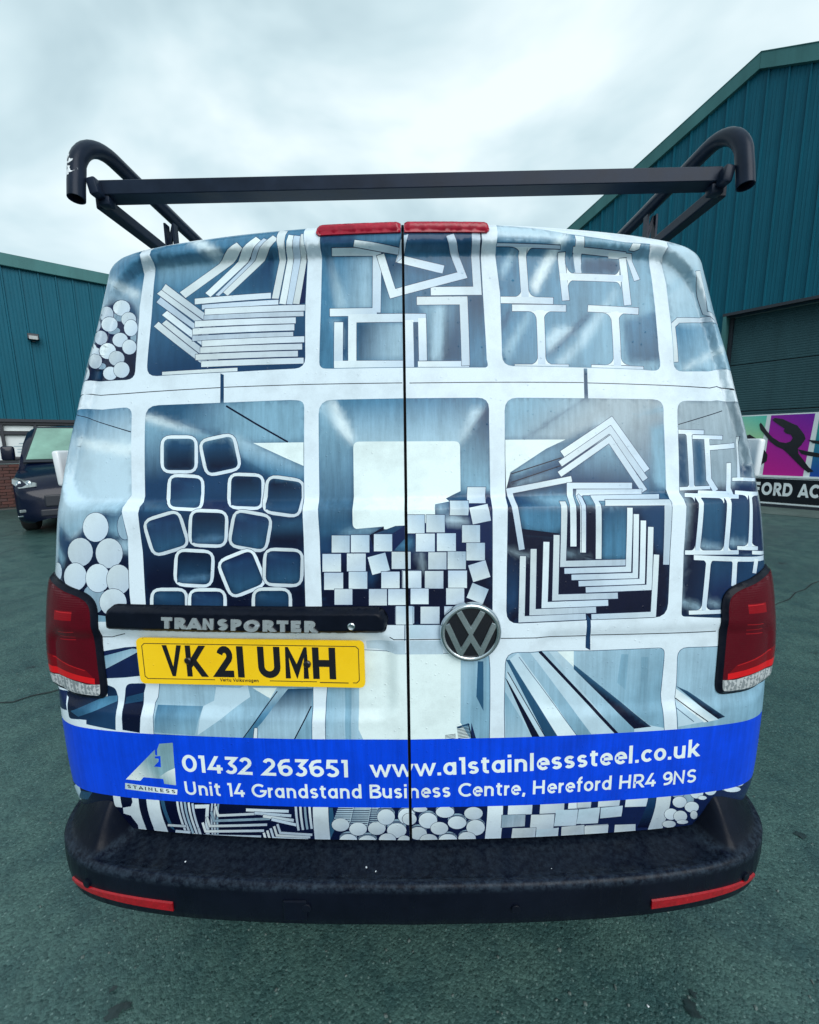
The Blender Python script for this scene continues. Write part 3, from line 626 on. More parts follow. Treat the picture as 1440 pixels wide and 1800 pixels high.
# the printed picture of stacked steel sections: (clip cell, fill, outline), coordinates in tenths of a millimetre of (u, v)
PRINT=[
(-1,['s1','l1',-8257,14326,-8622,13246],[-7881,14915,-7617,14493,-7656,14393,-7616,13433,-7429,12331,-7368,11794,-7376,11706,-7418,11644,-7494,11608,-7604,11597,-8441,11624,-8802,11663,-10200,11527,-10200,14964,-8777,14855],2),
(0,'l0',[-9260,14427,-7703,13805,-7668,13656,-8532,14023],0),
(0,['n2','n1',-8688,13662,-8286,11677],[-9045,11485,-7265,11495,-7648,13365,-7963,13624,-8526,13691,-9239,13146,-9010,11964],0),
(0,'s4',[-7988,13518,-7648,13365,-7603,13179,-7992,13336],0),
(0,'s5',[-8556,13401,-8202,13329,-8202,13145,-8571,13221],1),
(0,'s4',[-8758,11928,-8532,11925,-8513,11661,-8755,11675],0),
(0,'s5',[-7520,12646,-7512,12596,-7517,12553,-7534,12522,-7560,12508,-7594,12511,-7630,12531,-7665,12567,-7695,12614,-7715,12666,-7724,12716,-7719,12760,-7702,12790,-7675,12804,-7641,12801,-7604,12780,-7569,12744,-7540,12697],1),
(0,'s5',[-8151,12898,-8155,12868,-8189,12844,-8250,12832,-8332,12832,-8431,12847,-8534,12873,-8579,12892,-8603,12917,-8612,12946,-8608,12977,-8591,13007,-8561,13031,-8509,13043,-8404,13026,-8308,13000,-8230,12968,-8176,12933],1),
(0,'s5',[-8403,12003,-8405,11975,-8429,11953,-8473,11940,-8535,11937,-8610,11947,-8656,11959,-8681,11976,-8696,11998,-8702,12025,-8698,12053,-8687,12078,-8667,12098,-8640,12109,-8597,12108,-8524,12089,-8464,12063,-8423,12033],1),
(0,'s5',[-9325,12869,-8837,12656,-8841,12603,-9092,12671,-9252,12697,-9198,12672,-9270,12679,-9322,12769,-9381,12867,-9428,13032,-9437,13103,-9393,13091,-9341,13038,-9290,13005,-9250,12958,-8890,12814,-9543,13289,-9547,13269],1),
(0,['e1','e2',-9509,13711,-8725,12890],[-8761,13072,-8755,13009,-8773,12956,-8852,12930,-9065,12958,-9492,13100,-8970,12935,-9264,13043,-9323,13186,-9372,13329,-9371,13404,-9317,13367,-9254,13325,-9205,13292,-8935,13273,-9036,13283,-8989,13245,-8826,13149],1),
(0,['e1','e2',-9072,13566,-8512,13173],[-8534,13370,-8537,13302,-8555,13241,-8585,13192,-8621,13161,-8661,13153,-8707,13170,-8798,13226,-8982,13334,-8785,13338,-9360,13586,-8942,13521,-8865,13550,-8704,13535,-8641,13536,-8600,13521,-8568,13487,-8545,13434],1),
(0,['e1','e2',-8536,13704,-7893,13250],[-7947,13458,-7947,13389,-7986,13334,-8060,13299,-8161,13289,-8282,13307,-8413,13353,-8504,13407,-8537,13461,-8548,13524,-8538,13589,-8508,13649,-8462,13696,-8399,13723,-8282,13706,-8159,13663,-8057,13602,-7984,13532],1),
(0,['e1','e2',-8260,13393,-7605,12944],[-7654,13131,-7653,13068,-7684,13017,-7742,12984,-7822,12971,-7914,12982,-8010,13016,-8097,13068,-8164,13132,-8202,13200,-8204,13264,-8169,13314,-8104,13346,-8018,13355,-7922,13342,-7828,13309,-7746,13258,-7686,13196],1),
(0,['e1','e2',-8094,13178,-7484,12686],[-7541,12901,-7536,12829,-7559,12768,-7608,12726,-7678,12709,-7760,12717,-7847,12752,-7927,12808,-7990,12879,-8028,12957,-8036,13030,-8011,13091,-7957,13132,-7882,13147,-7796,13137,-7710,13102,-7633,13046,-7575,12976],1),
(0,['e1','e2',-8849,13303,-8243,12885],[-8312,13087,-8309,13021,-8348,12969,-8428,12938,-8537,12930,-8597,12926,-8645,12939,-8685,12973,-8718,13025,-8741,13089,-8740,13153,-8711,13209,-8669,13255,-8624,13285,-8576,13295,-8525,13282,-8443,13232,-8356,13160],1),
(0,['e1','e2',-9262,13069,-8554,12583],[-8590,12768,-8589,12705,-8604,12649,-8632,12604,-8666,12577,-8479,12509,-8743,12587,-8794,12626,-8935,12710,-9058,12801,-9379,12957,-9049,12921,-8868,12921,-8751,12923,-8702,12926,-8662,12912,-8630,12878,-8605,12828],1),
(0,['e1','e2',-8455,12886,-7741,12432],[-7794,12619,-7791,12557,-7822,12505,-7882,12471,-7965,12457,-8061,12468,-8162,12501,-8256,12553,-8332,12618,-8377,12688,-8382,12753,-8346,12803,-8276,12835,-8183,12845,-8080,12832,-7980,12798,-7893,12747,-7829,12685],1),
(0,['e1','e2',-7994,12648,-7401,12214],[-7448,12405,-7446,12340,-7472,12286,-7524,12249,-7596,12233,-7679,12240,-7764,12271,-7841,12320,-7901,12383,-7935,12452,-7940,12517,-7913,12571,-7859,12608,-7783,12623,-7697,12614,-7611,12583,-7535,12533,-7479,12472],1),
(0,['e1','e2',-8935,12494,-8726,12250],[-8547,12383,-8530,12314,-8755,12313,-8779,12269,-8820,12245,-8976,12270,-9170,12340,-8979,12279,-9311,12449,-9436,12644,-9441,12729,-9512,13038,-9335,12714,-8821,12457,-9053,12653,-8946,12626,-8793,12555,-8758,12499],1),
(0,['e1','e2',-8515,12558,-8074,12158],[-8136,12370,-8133,12299,-8167,12241,-8236,12202,-8335,12188,-8458,12203,-8595,12245,-8651,12289,-8681,12347,-8695,12414,-8693,12483,-8676,12547,-8644,12598,-8597,12628,-8498,12621,-8364,12577,-8256,12517,-8178,12445],1),
(0,['e1','e2',-8975,12351,-8563,11958],[-8622,12159,-8622,12093,-8644,12035,-8678,11991,-8716,11965,-8754,11960,-8792,11978,-8831,12018,-8914,12085,-9034,12173,-9076,12248,-8980,12289,-8844,12308,-8781,12328,-8513,12276,-8699,12315,-8666,12278,-8639,12224],1),
(0,['e1','e2',-8423,12404,-7735,11952],[-7779,12145,-7779,12080,-7812,12026,-7873,11989,-7956,11974,-8051,11982,-8149,12014,-8239,12066,-8310,12131,-8351,12202,-8354,12268,-8319,12322,-8250,12357,-8160,12370,-8059,12359,-7960,12326,-7875,12275,-7812,12213],1),
(0,['e1','e2',-8527,12006,-7898,11602],[-7934,11775,-7936,11717,-7967,11668,-8024,11634,-8101,11620,-8190,11627,-8281,11655,-8365,11701,-8431,11760,-8468,11824,-8468,11884,-8430,11932,-8362,11964,-8276,11976,-8182,11967,-8092,11938,-8016,11893,-7961,11836],1),
(0,['e1','e2',-8136,12090,-7507,11632],[-7544,11836,-7547,11767,-7580,11709,-7640,11668,-7721,11650,-7813,11657,-7906,11688,-7988,11740,-8050,11806,-8083,11879,-8083,11950,-8050,12008,-7986,12048,-7902,12065,-7807,12057,-7713,12025,-7632,11973,-7574,11907],1),
(0,['e1','e2',-8974,11921,-8826,11643],[-8830,11830,-8833,11766,-8848,11708,-8874,11665,-8921,11644,-9159,11678,-9009,11675,-9070,11727,-8967,11715,-8974,11763,-8967,11824,-8946,11861,-8913,11894,-9151,12038,-9222,12074,-9059,12026,-8876,11953,-8840,11894],1),
(-1,['s1','n3',-5366,14785,-5004,11826],[-7450,14961,-7240,14437,-7258,14351,-7226,13929,-7075,12658,-6992,11896,-6965,11784,-6902,11703,-6804,11654,-6670,11636,-4406,11630,-2861,11647,-2743,11664,-2661,11710,-2613,11786,-2601,11891,-2672,13063,-2666,14282,-2813,14990,-4485,14938,-5732,14820,-6846,14800],2),
(26,['s2','s1',-6576,14434,-6552,13671],[-7193,14409,-4882,14315,-6182,13566,-6877,13952,-7062,13725],0),
(26,'l0',[-6370,14867,-5712,14763,-5019,14362,-5367,14365],0),
(26,['n3','s3',-4069,14384,-4487,13501],[-4904,13531,-3618,14380,-3630,13480],0),
(26,['w','w3',-6848,13924,-5098,12824],[-6848,13924,-5098,12824,-5162,12708,-6946,13794],1),
(26,['w','w3',-6959,13788,-5147,12666],[-6959,13788,-5147,12666,-5223,12575,-7082,13710],1),
(26,['w','w3',-6674,13243,-4938,12130],[-6674,13243,-4938,12130,-5004,12014,-6811,13150],1),
(26,['w','w3',-6650,13011,-4933,11908],[-6650,13011,-4933,11908,-5020,11793,-6765,12933],1),
(26,['w','w3',-6889,12990,-5145,11850],[-6889,12990,-5145,11850,-5233,11742,-7008,12884],1),
(26,'w3',[-6946,13606,-5143,12450,-5191,12367,-7062,13495],1),
(26,'w',[-4629,14579,-4443,14439,-6151,13511,-6353,13669],1),
(26,'w',[-4111,14683,-3927,14572,-5398,13472,-5562,13582],1),
(26,'w3',[-3859,14620,-3699,14554,-5147,13480,-5256,13506],1),
(26,'w',[-3614,14677,-3440,14570,-4895,13462,-5032,13557],1),
(26,'w',[-3552,14975,-3252,14816,-3248,14343,-3415,13300,-3608,13317,-3435,14352],1),
(26,'w',[-3161,14659,-3011,14629,-3021,14353,-3205,13155,-3389,13181,-3211,14361],1),
(26,'w3',[-2991,14628,-2804,14598,-2815,14364,-3023,13146,-3186,13160],1),
(26,'w',[-2805,14653,-2634,14642,-2662,14301,-2830,13143,-3008,13162,-2815,14364],1),
(26,'n2',[-2670,14283,-2674,13163,-2818,13143],0),
(26,['w','w2',-5865,13469,-3586,12778],[-5865,13469,-3648,13454,-3637,13319,-5843,13328],1),
(26,['w3','w2',-5627,13300,-3362,12603],[-5627,13300,-3421,13277,-3412,13165,-5609,13184],1),
(26,['w','w2',-5526,13192,-2628,12456],[-5526,13192,-2672,13123,-2663,12983,-5504,13045],1),
(26,['w3','w2',-5523,13036,-2656,12297],[-5523,13036,-2701,12964,-2693,12857,-5505,12924],1),
(26,['w','w2',-5774,12913,-2858,12168],[-5774,12913,-2906,12836,-2895,12696,-5748,12765],1),
(26,['w','w2',-5806,12734,-2887,12010],[-5806,12734,-2932,12677,-2922,12533,-5779,12583],1),
(26,['w3','w2',-5786,12552,-2908,11831],[-5786,12552,-2950,12498,-2941,12378,-5764,12426],1),
(26,['w','w2',-5483,12419,-2608,11719],[-5483,12419,-2642,12383,-2634,12243,-5461,12273],1),
(26,['w','w2',-5507,12258,-2658,11548],[-5507,12258,-2689,12212,-2681,12076,-5487,12116],1),
(26,['w','w2',-5617,12092,-2764,11386],[-5617,12092,-2794,12050,-2787,11916,-5598,11953],1),
(26,['w','w2',-5433,11916,-2608,11220],[-5433,11916,-2634,11882,-2628,11746,-5416,11775],1),
(26,'w',[-6530,11716,-4405,11714,-4396,11603,-6514,11600],1),
(-1,['s1','s3',-2129,12777,2162,13246],[-2251,14751,-2220,13046,-2201,11774,-2191,11710,-2160,11663,-2109,11634,-2037,11624,-1859,11619,2069,11593,2110,11598,2136,11614,2149,11640,2147,11675,2129,11764,2136,12715,2140,13379,2147,14649],2),
(57,'n3',[-2253,14621,-1284,14562,-1287,14337,-2221,14362],0),
(57,'n3',[36,14557,1861,14576,1848,14357,32,14353],0),
(57,['s1','l2',-1935,13700,-876,13336],[-1951,14207,-851,14190,-853,12989,-1524,13007],0),
(57,['s4','l2',-2132,13707,-1738,13693],[-2195,14342,-1971,14208,-1504,12989,-1832,12999],0),
(57,'l2',[-1977,12805,-1468,12427,-1452,11702,-1855,12636],0),
(57,['s4','l2',-1245,12223,-156,12003],[-1255,12659,1,12630,-11,11755,-1238,11779],0),
(57,['s2','s4',378,12654,1259,12155],[387,13016,1496,13045,1463,11744,597,11750,572,12817],0),
(57,'l2',[807,13014,1112,13013,947,11747,689,11749],0),
(57,['s4','s1',1759,12979,2143,11988],[1758,13261,2163,13263,2140,11626,1697,11628],0),
(57,['s4','s2',-606,13660,-32,12986],[-602,14229,21,14041,4,12854,-604,12867],0),
(57,'n3',[-1613,12801,-1487,12807,-1461,11774,-1602,11771],0),
(57,['w','w3',-1953,14275,-726,12880],[-1969,14218,-837,14193,-835,12883,-617,12877,-597,14302,-1937,14327],11),
(57,['w','w3',-1982,12915,-718,12896],[-1976,12825,-716,12807,-721,12986,-1988,13004],11),
(57,['w','w3',-1735,12682,-1711,11626],[-1853,12686,-1826,11629,-1596,11622,-1617,12678],11),
(57,['w','w3',-1349,11732,588,12735],[-1242,11730,-1259,12663,586,12639,591,12830,-1485,12859,-1457,11735],11),
(57,['w','w3',122,12689,152,11606],[-13,12685,20,11603,284,11610,258,12692],11),
(57,['w','w3',486,12732,486,11751],[380,12731,383,11749,589,11752,592,12734],11),
(57,['w','w3',-1823,11697,245,11664],[-1821,11608,244,11576,246,11753,-1826,11786],11),
(57,['w','w3',355,11660,1680,11657],[354,11585,1677,11582,1683,11733,356,11735],11),
(57,'n3',[246,12638,370,12638,354,11605,251,11606],0),
(57,['w','w3',360,13132,1587,11628],[358,13039,1507,13044,1484,11626,1690,11631,1726,13231,361,13224],1),
(57,['w','w3',742,13354,2001,14577],[740,13258,2117,13270,2115,14582,1887,14573,1898,13459,744,13450],1),
(57,['w','w3',-624,14209,1292,14521],[-729,14192,-360,13197,1750,13664,1396,14549,1188,14494,1487,13791,-218,13414,-519,14224],1),
(57,['w','w3',-174,14128,1103,13856],[-202,14036,1072,13763,1134,13949,-145,14207],1),
(57,['w','w3',-1320,14381,-110,14247],[-1344,14331,-130,14198,-90,14290,-1303,14449],1),
(57,'w3',[-22,14491,160,14539,24,14171,-182,14029],1),
(57,'n3',[-156,13979,1087,13767,1058,13724,-137,13929],0),
(57,'n1',[2122,14578,2160,13279,2132,11988,2154,11989,2184,13280,2146,14580],0),
(-1,['s1','s2',2963,13524,5856,11704],[2680,14895,2565,14332,2632,13318,2559,11870,2572,11766,2620,11691,2702,11645,2818,11628,4599,11611,6318,11591,6584,11577,6693,11585,6772,11621,6820,11686,6838,11779,6850,12086,7013,13157,7071,13869,7088,14353,7000,14573,6247,14537,4585,14633],2),
(86,'l1',[2742,15048,4760,14790,4332,14473,2569,14473],0),
(86,'s2',[4981,14691,6481,14706,6378,14426,5023,14372],0),
(86,'l2',[2677,13851,3005,14300,3164,14304,2700,13652],0),
(86,['l2','s2',2934,12457,3111,12326],[2612,12023,3325,12863,3481,12866,2684,11725],0),
(86,['l1','s2',4628,12423,4906,12193],[3919,11669,5571,13004,5688,12768,4223,11673],0),
(86,['l1','s2',5284,12992,5531,12796],[4697,12357,5870,13503,6082,13516,4725,12019],0),
(86,'n3',[3691,11866,4988,12911,5150,12918,3742,11800],0),
(86,'n3',[2592,12453,2899,12855,2831,12954,2610,12652],0),
(86,'l1',[3754,12269,4019,12526,4574,12574,3755,11934],0),
(86,'s2',[5355,12720,5572,12384,5500,11832,5070,11687],0),
(86,['s1','s3',5969,12746,6583,11724],[5969,12746,7067,13090,6823,11803,5901,11739],0),
(86,['l0','w',4055,14314,3535,13337],[4061,14342,4736,14786,4369,14344,3589,13288,3458,13536],0),
(86,'w3',[2520,14324,2914,14331,3155,14326,3516,14329,4369,14344,4344,14390,2510,14366],12),
(86,['w','w3',3324,14336,3302,13180],[3217,14332,3196,13175,3408,13186,3430,14341],12),
(86,'w',[3222,14330,3016,14325,3089,14321,3157,14306,3214,14281,3246,14253,3256,14228],12),
(86,'w',[3198,13235,2994,13231,3065,13243,3129,13274,3180,13322,3207,13371,3216,13409],12),
(86,'w',[3429,14336,3636,14342,3568,14334,3512,14316,3477,14289,3465,14259,3466,14234],12),
(86,'w',[3402,13240,3608,13245,3538,13254,3480,13283,3439,13328,3422,13376,3421,13415],12),
(86,['w','w3',2618,13158,4069,13168],[2610,13081,4057,13090,4081,13246,2627,13234],12),
(86,['w','w3',2919,12976,4403,13000],[2910,12899,4390,12921,4416,13078,2927,13053],13),
(86,['w','w3',3677,12938,3575,11625],[3571,12933,3473,11622,3677,11629,3783,12944],13),
(86,'w',[3576,12912,3349,12907,3425,12897,3490,12864,3534,12813,3551,12760,3552,12717],13),
(86,'w',[3479,11651,3261,11649,3337,11661,3405,11696,3458,11748,3487,11802,3496,11844],13),
(86,'w',[3780,12917,4008,12923,3928,12909,3855,12873,3797,12820,3765,12765,3754,12722],13),
(86,'w',[3675,11653,3895,11655,3820,11666,3757,11699,3713,11750,3694,11804,3693,11846],13),
(86,['w','w3',2863,11620,4295,11633],[2860,11587,4292,11600,4299,11667,2865,11653],13),
(86,['w','w3',5027,13022,6489,13024],[5008,12943,6465,12942,6513,13106,5046,13102],14),
(86,['w','w3',5784,12980,5619,11647],[5675,12970,5517,11640,5722,11653,5893,12989],14),
(86,'w',[5678,12944,5440,12933,5519,12924,5584,12892,5627,12841,5641,12785,5638,12741],14),
(86,'w',[5525,11672,5297,11667,5377,11681,5450,11717,5508,11771,5541,11827,5553,11871],14),
(86,'w',[5885,12953,6128,12965,6042,12949,5961,12910,5896,12853,5859,12795,5843,12750],14),
(86,'w',[5722,11676,5952,11682,5875,11692,5811,11725,5767,11778,5750,11833,5751,11877],14),
(86,['w','w3',4908,11623,6341,11613],[4901,11578,6332,11567,6350,11658,4915,11667],14),
(86,['w','w3',4930,14820,4867,13827],[4795,14781,4763,13817,4971,13838,5081,14874],15),
(86,['w','w3',4742,14350,6348,14356],[4757,14309,6359,14304,6324,14397,4727,14390],15),
(86,['w','w3',5833,14325,6610,13796],[5840,14272,6409,14283,6517,13766,6704,13826,6508,14386,5811,14366],15),
(86,['s3','s4',5031,14203,5766,13859],[4986,14058,5007,14121,5048,14169,5108,14199,5188,14213,5988,14273,6067,14271,6120,14248,6147,14206,6146,14143,6124,14017,6101,13952,6060,13905,5999,13875,5919,13862,5123,13830,5048,13837,4997,13862,4972,13906,4971,13969],0),
(86,'s3',[4661,14253,4786,14259,4801,13858,4680,13954],0),
(86,['w','w3',4436,14299,4431,13190],[4336,14291,4330,13179,4532,13202,4536,14308],16),
(86,['w','w3',4448,13757,6008,13795],[4433,13672,5988,13708,6028,13883,4463,13842],16),
(86,['w','w3',6272,14304,6202,13157],[6164,14288,6095,13142,6310,13173,6379,14318],16),
(86,['w','w3',4346,13753,6180,13807],[4332,13671,6161,13722,6200,13891,4360,13835],16),
(86,'w',[4543,13826,4782,13837,4701,13845,4634,13876,4589,13927,4571,13980,4571,14023],16),
(86,'w',[4549,13697,4787,13708,4704,13692,4627,13654,4567,13599,4534,13543,4522,13499],16),
(86,'w',[6090,13870,5867,13855,5945,13871,6019,13907,6078,13959,6113,14012,6127,14052],16),
(86,'w',[6108,13739,5885,13725,5959,13719,6020,13691,6061,13646,6075,13596,6073,13557],16),
(86,'w',[6620,14798,6803,14800,6686,14464,6559,14428,6400,14427],1),
(-1,['l1','s2',7732,14422,9018,11831],[7518,14424,7546,13774,7444,12833,7261,11778,7266,11691,7304,11631,7376,11596,7482,11588,8326,11632,8692,11705,10200,11611,10200,11576,10200,14035,8431,14878,7726,14730],2),
(134,'l2',[7537,13701,8491,14259,8591,14175,7529,13486],0),
(134,['s1','l2',7704,12782,8599,11779],[7423,12759,8983,12875,9033,11680,7495,11653,7393,11791],0),
(134,['w','w3',7318,11806,9102,12805],[7398,11815,7537,12707,7703,12818,8607,12919,9285,12832,9326,12942,8638,13040,7672,12944,7380,12746,7239,11797],1),
(134,['w','w3',8565,14151,9171,12997],[8445,14116,8596,13114,8965,12887,9291,13064,8672,13166,8711,14196],1),
(134,'l0',[7552,11627,9283,12302,8957,12282,7526,11683],0),
(-1,['s1','l1',-8888,10871,-8588,9717],[-10200,10787,-8839,10909,-8241,10852,-7555,10870,-7446,10861,-7363,10826,-7306,10766,-7274,10679,-6977,8733,-7070,8600,-6797,7782,-6725,6458,-6646,5907,-8089,5810,-10200,6426,-10200,8374],2),
(140,'l0',[-9020,10166,-7139,9939,-7097,9660,-9020,9965],0),
(140,['l1','s2',-8659,8659,-8325,7747],[-9629,8452,-7048,8571,-6845,8305,-7615,8348,-8422,7742,-9020,8071],0),
(140,['s1','n3',-9441,7596,-9228,7323],[-9020,8071,-8369,7678,-8855,6673,-9020,6999],0),
(140,'s2',[-9020,7582,-8615,7219,-8732,7035,-9020,7291],0),
(140,['n3','n1',-7512,8332,-7460,7107],[-7615,8348,-6848,8338,-6601,5888,-7716,5841,-8855,6673,-8419,7675],0),
(140,['s4','s2',-7349,8301,-7206,7843],[-7387,8284,-6884,8321,-7010,7780,-7326,7907],0),
(140,'l2',[-7086,7729,-6780,7717,-6773,7454,-6925,7452],0),
(140,'n1',[-9162,10775,-7193,10249,-7189,10273,-9157,10791],0),
(140,'s5',[-6659,8045,-6668,7939,-6700,7846,-6753,7776,-6820,7738,-6893,7737,-6962,7773,-7021,7842,-7061,7935,-7078,8041,-7071,8148,-7040,8242,-6989,8312,-6924,8349,-6851,8350,-6779,8313,-6718,8244,-6676,8151],1),
(140,'s5',[-7365,6336,-7383,6214,-7436,6104,-7519,6020,-7623,5972,-7735,5966,-7842,6003,-7931,6078,-7991,6183,-8013,6305,-7995,6429,-7939,6540,-7853,6624,-7746,6671,-7634,6675,-7528,6638,-7443,6562,-7386,6457],1),
(140,['e1','e2',-8085,8343,-7306,7676],[-7319,8015,-7329,7920,-7367,7831,-7431,7757,-7515,7702,-7613,7673,-7717,7670,-7819,7695,-7911,7745,-7985,7817,-8035,7905,-8055,8001,-8046,8098,-8006,8187,-7941,8262,-7857,8316,-7758,8345,-7653,8347,-7550,8321,-7458,8270,-7385,8198,-7338,8110],1),
(140,['e1','e2',-8543,7729,-7729,7091],[-7739,7426,-7751,7332,-7791,7243,-7857,7169,-7943,7114,-8044,7082,-8152,7077,-8260,7099,-8360,7145,-8444,7213,-8502,7296,-8526,7390,-8511,7487,-8460,7578,-8381,7656,-8284,7712,-8176,7743,-8067,7747,-7963,7723,-7873,7674,-7802,7605,-7756,7520],1),
(140,['e1','e2',-7668,7751,-6905,7071],[-6913,7419,-6925,7321,-6966,7230,-7032,7154,-7118,7098,-7218,7067,-7323,7064,-7426,7090,-7517,7141,-7590,7214,-7638,7304,-7656,7402,-7644,7501,-7601,7592,-7532,7669,-7443,7724,-7342,7754,-7236,7756,-7134,7730,-7045,7678,-6975,7605,-6930,7516],1),
(140,['e1','e2',-9338,7026,-8746,6670],[-8758,6894,-8763,6830,-8784,6769,-8822,6715,-8876,6673,-8946,6644,-9035,6628,-9153,6624,-9256,6645,-9323,6675,-9190,6765,-9317,6809,-9229,6941,-8975,7152,-9120,7020,-9234,7027,-9082,7072,-8982,7088,-8904,7080,-8843,7054,-8798,7011,-8770,6956],1),
(140,['e1','e2',-8671,7118,-7892,6510],[-7899,6839,-7911,6746,-7948,6659,-8009,6584,-8089,6529,-8184,6497,-8286,6490,-8390,6508,-8488,6551,-8572,6614,-8630,6694,-8654,6786,-8639,6882,-8587,6973,-8507,7052,-8411,7110,-8307,7143,-8203,7149,-8107,7128,-8023,7081,-7958,7013,-7916,6930],1),
(140,['e1','e2',-7938,7141,-7239,6493],[-7245,6829,-7257,6734,-7294,6646,-7355,6571,-7434,6517,-7525,6486,-7622,6482,-7716,6505,-7800,6553,-7867,6623,-7911,6709,-7928,6803,-7916,6899,-7877,6988,-7813,7063,-7731,7118,-7638,7148,-7540,7151,-7447,7127,-7366,7078,-7302,7008,-7261,6923],1),
(140,['e1','e2',-7343,7144,-6680,6460],[-6685,6810,-6697,6711,-6733,6620,-6791,6543,-6867,6486,-6955,6455,-7047,6453,-7136,6478,-7215,6530,-7278,6604,-7319,6694,-7334,6793,-7323,6892,-7286,6984,-7226,7061,-7149,7117,-7060,7147,-6967,7149,-6879,7123,-6801,7071,-6740,6998,-6700,6908],1),
(140,['e1','e2',-7527,6567,-6788,5950],[-6791,6272,-6804,6181,-6846,6096,-6912,6025,-6998,5972,-7096,5942,-7200,5938,-7301,5960,-7390,6006,-7460,6073,-7505,6154,-7522,6245,-7508,6337,-7465,6422,-7396,6494,-7308,6546,-7208,6575,-7104,6579,-7004,6556,-6917,6509,-6849,6443,-6806,6361],1),
(-1,['n3','n1',-4583,8857,-4392,7085],[-6836,10579,-6837,10714,-6785,10810,-6682,10867,-6527,10885,-4788,10881,-2945,10895,-2760,10883,-2684,10869,-2630,10838,-2596,10788,-2582,10721,-2505,8645,-2467,8424,-2430,7793,-2395,6286,-2371,5892,-6262,5837,-6280,6268,-6371,7460,-6554,8490,-6584,8733],2),
(159,['s3','s2',-5699,10932,-4441,9946],[-6966,10983,-2537,10872,-2496,9913,-3699,9933,-6846,10663],0),
(159,['n3','s2',-5685,10829,-4479,10388],[-5699,10932,-4724,10933,-3728,10371,-4476,10354],0),
(159,['l0','s2',-5627,10383,-5641,10180],[-6853,10698,-4675,10057,-3917,9877,-3904,9678,-4809,9859,-6825,10540],0),
(159,['s2','n3',-6423,10440,-6250,9070],[-6825,10540,-5210,10102,-5139,8598,-6596,8699],0),
(159,'bk',[-3846,9925,-2533,9920,-2513,9363],0),
(159,['l2','s1',-3769,9874,-3885,9380],[-4757,10126,-4304,10100,-2514,9370,-2502,9020,-3365,9144,-4157,9615],0),
(159,'s4',[-4157,9615,-3368,9209,-3435,9112,-4178,9383],0),
(159,['s3','n1',-2881,8176,-2878,7795],[-3292,8114,-2439,8205,-2437,7602,-3288,7604],0),
(159,['s3','n2',-5436,8599,-5269,8389],[-6581,8572,-2679,8559,-2618,8425,-6399,8373],0),
(159,'n1',[-4646,10797,-3813,10354,-2960,9915,-2939,9951,-3792,10391,-4625,10834],0),
(159,['w','w2',-6352,10163,-5232,9229],[-6317,9889,-6312,10008,-6265,10092,-6173,10141,-6038,10155,-5625,10145,-5489,10125,-5388,10073,-5322,9987,-5292,9869,-5256,9495,-5264,9379,-5313,9296,-5402,9247,-5531,9232,-5934,9236,-6069,9254,-6170,9305,-6237,9391,-6270,9509],1),
(159,['s4','n1',-5820,10058,-5750,9416],[-6228,9929,-6225,9994,-6199,10039,-6149,10066,-6076,10074,-5569,10063,-5495,10052,-5440,10023,-5404,9977,-5387,9912,-5343,9456,-5347,9392,-5374,9347,-5422,9320,-5493,9312,-5989,9318,-6063,9327,-6118,9356,-6155,9402,-6172,9467],0),
(159,['hl0','hl1',-6221,9998,-6212,9929],[-6221,9998,-5396,9849,-5389,9781,-6212,9929],0),
(159,['w','w2',-5240,10135,-4155,9199],[-5237,9763,-5258,9884,-5230,9977,-5155,10044,-5031,10082,-4637,10149,-4503,10155,-4396,10120,-4315,10047,-4260,9934,-4147,9565,-4130,9446,-4159,9354,-4234,9288,-4355,9249,-4740,9178,-4871,9171,-4978,9204,-5059,9277,-5115,9390],1),
(159,['s4','n1',-4718,10031,-4666,9388],[-5163,9820,-5175,9886,-5160,9937,-5118,9974,-5050,9995,-4566,10078,-4493,10081,-4434,10062,-4390,10022,-4360,9960,-4220,9508,-4211,9443,-4227,9393,-4268,9357,-4334,9335,-4809,9248,-4881,9245,-4940,9263,-4984,9303,-5015,9365],0),
(159,['hl0','hl1',-5171,9890,-5149,9824],[-5171,9890,-4354,9893,-4334,9828,-5149,9824],0),
(159,['w','w2',-6059,9224,-4856,8398],[-6023,8981,-6009,9096,-5956,9175,-5864,9220,-5734,9229,-5337,9207,-5207,9183,-5114,9129,-5057,9044,-5036,8928,-5017,8597,-4960,8504,-4963,8440,-5037,8400,-5160,8391,-5540,8408,-5673,8428,-5796,8473,-5923,8541,-6009,8643],1),
(159,['n2','s3',-5552,9132,-5275,8473],[-5933,9016,-5925,9078,-5896,9122,-5846,9146,-5775,9151,-5290,9124,-5219,9111,-5169,9082,-5138,9035,-5126,8973,-5085,8567,-5051,8517,-5049,8483,-5081,8464,-5145,8459,-5628,8478,-5706,8488,-5780,8511,-5849,8548,-5904,8602],0),
(159,['hl0','hl1',-5922,9118,-5919,9051],[-5922,9118,-5140,8947,-5139,8880,-5919,9051],0),
(159,['w','w2',-6339,8348,-5275,7429],[-6356,7927,-6382,8048,-6358,8146,-6285,8222,-6161,8274,-5772,8383,-5638,8402,-5526,8377,-5437,8310,-5374,8200,-5244,7849,-5221,7728,-5246,7630,-5320,7555,-5441,7502,-5832,7390,-5967,7370,-6077,7393,-6163,7461,-6224,7572],1),
(159,['n2','s3',-5809,8257,-5685,7518],[-6289,7994,-6303,8061,-6290,8116,-6249,8157,-6180,8187,-5692,8322,-5617,8333,-5556,8319,-5507,8282,-5472,8221,-5310,7782,-5298,7715,-5311,7661,-5352,7619,-5419,7590,-5907,7451,-5982,7440,-6043,7453,-6091,7490,-6124,7552],0),
(159,['hl0','hl1',-6311,8092,-6287,8030],[-6311,8092,-5471,8179,-5448,8118,-6287,8030],0),
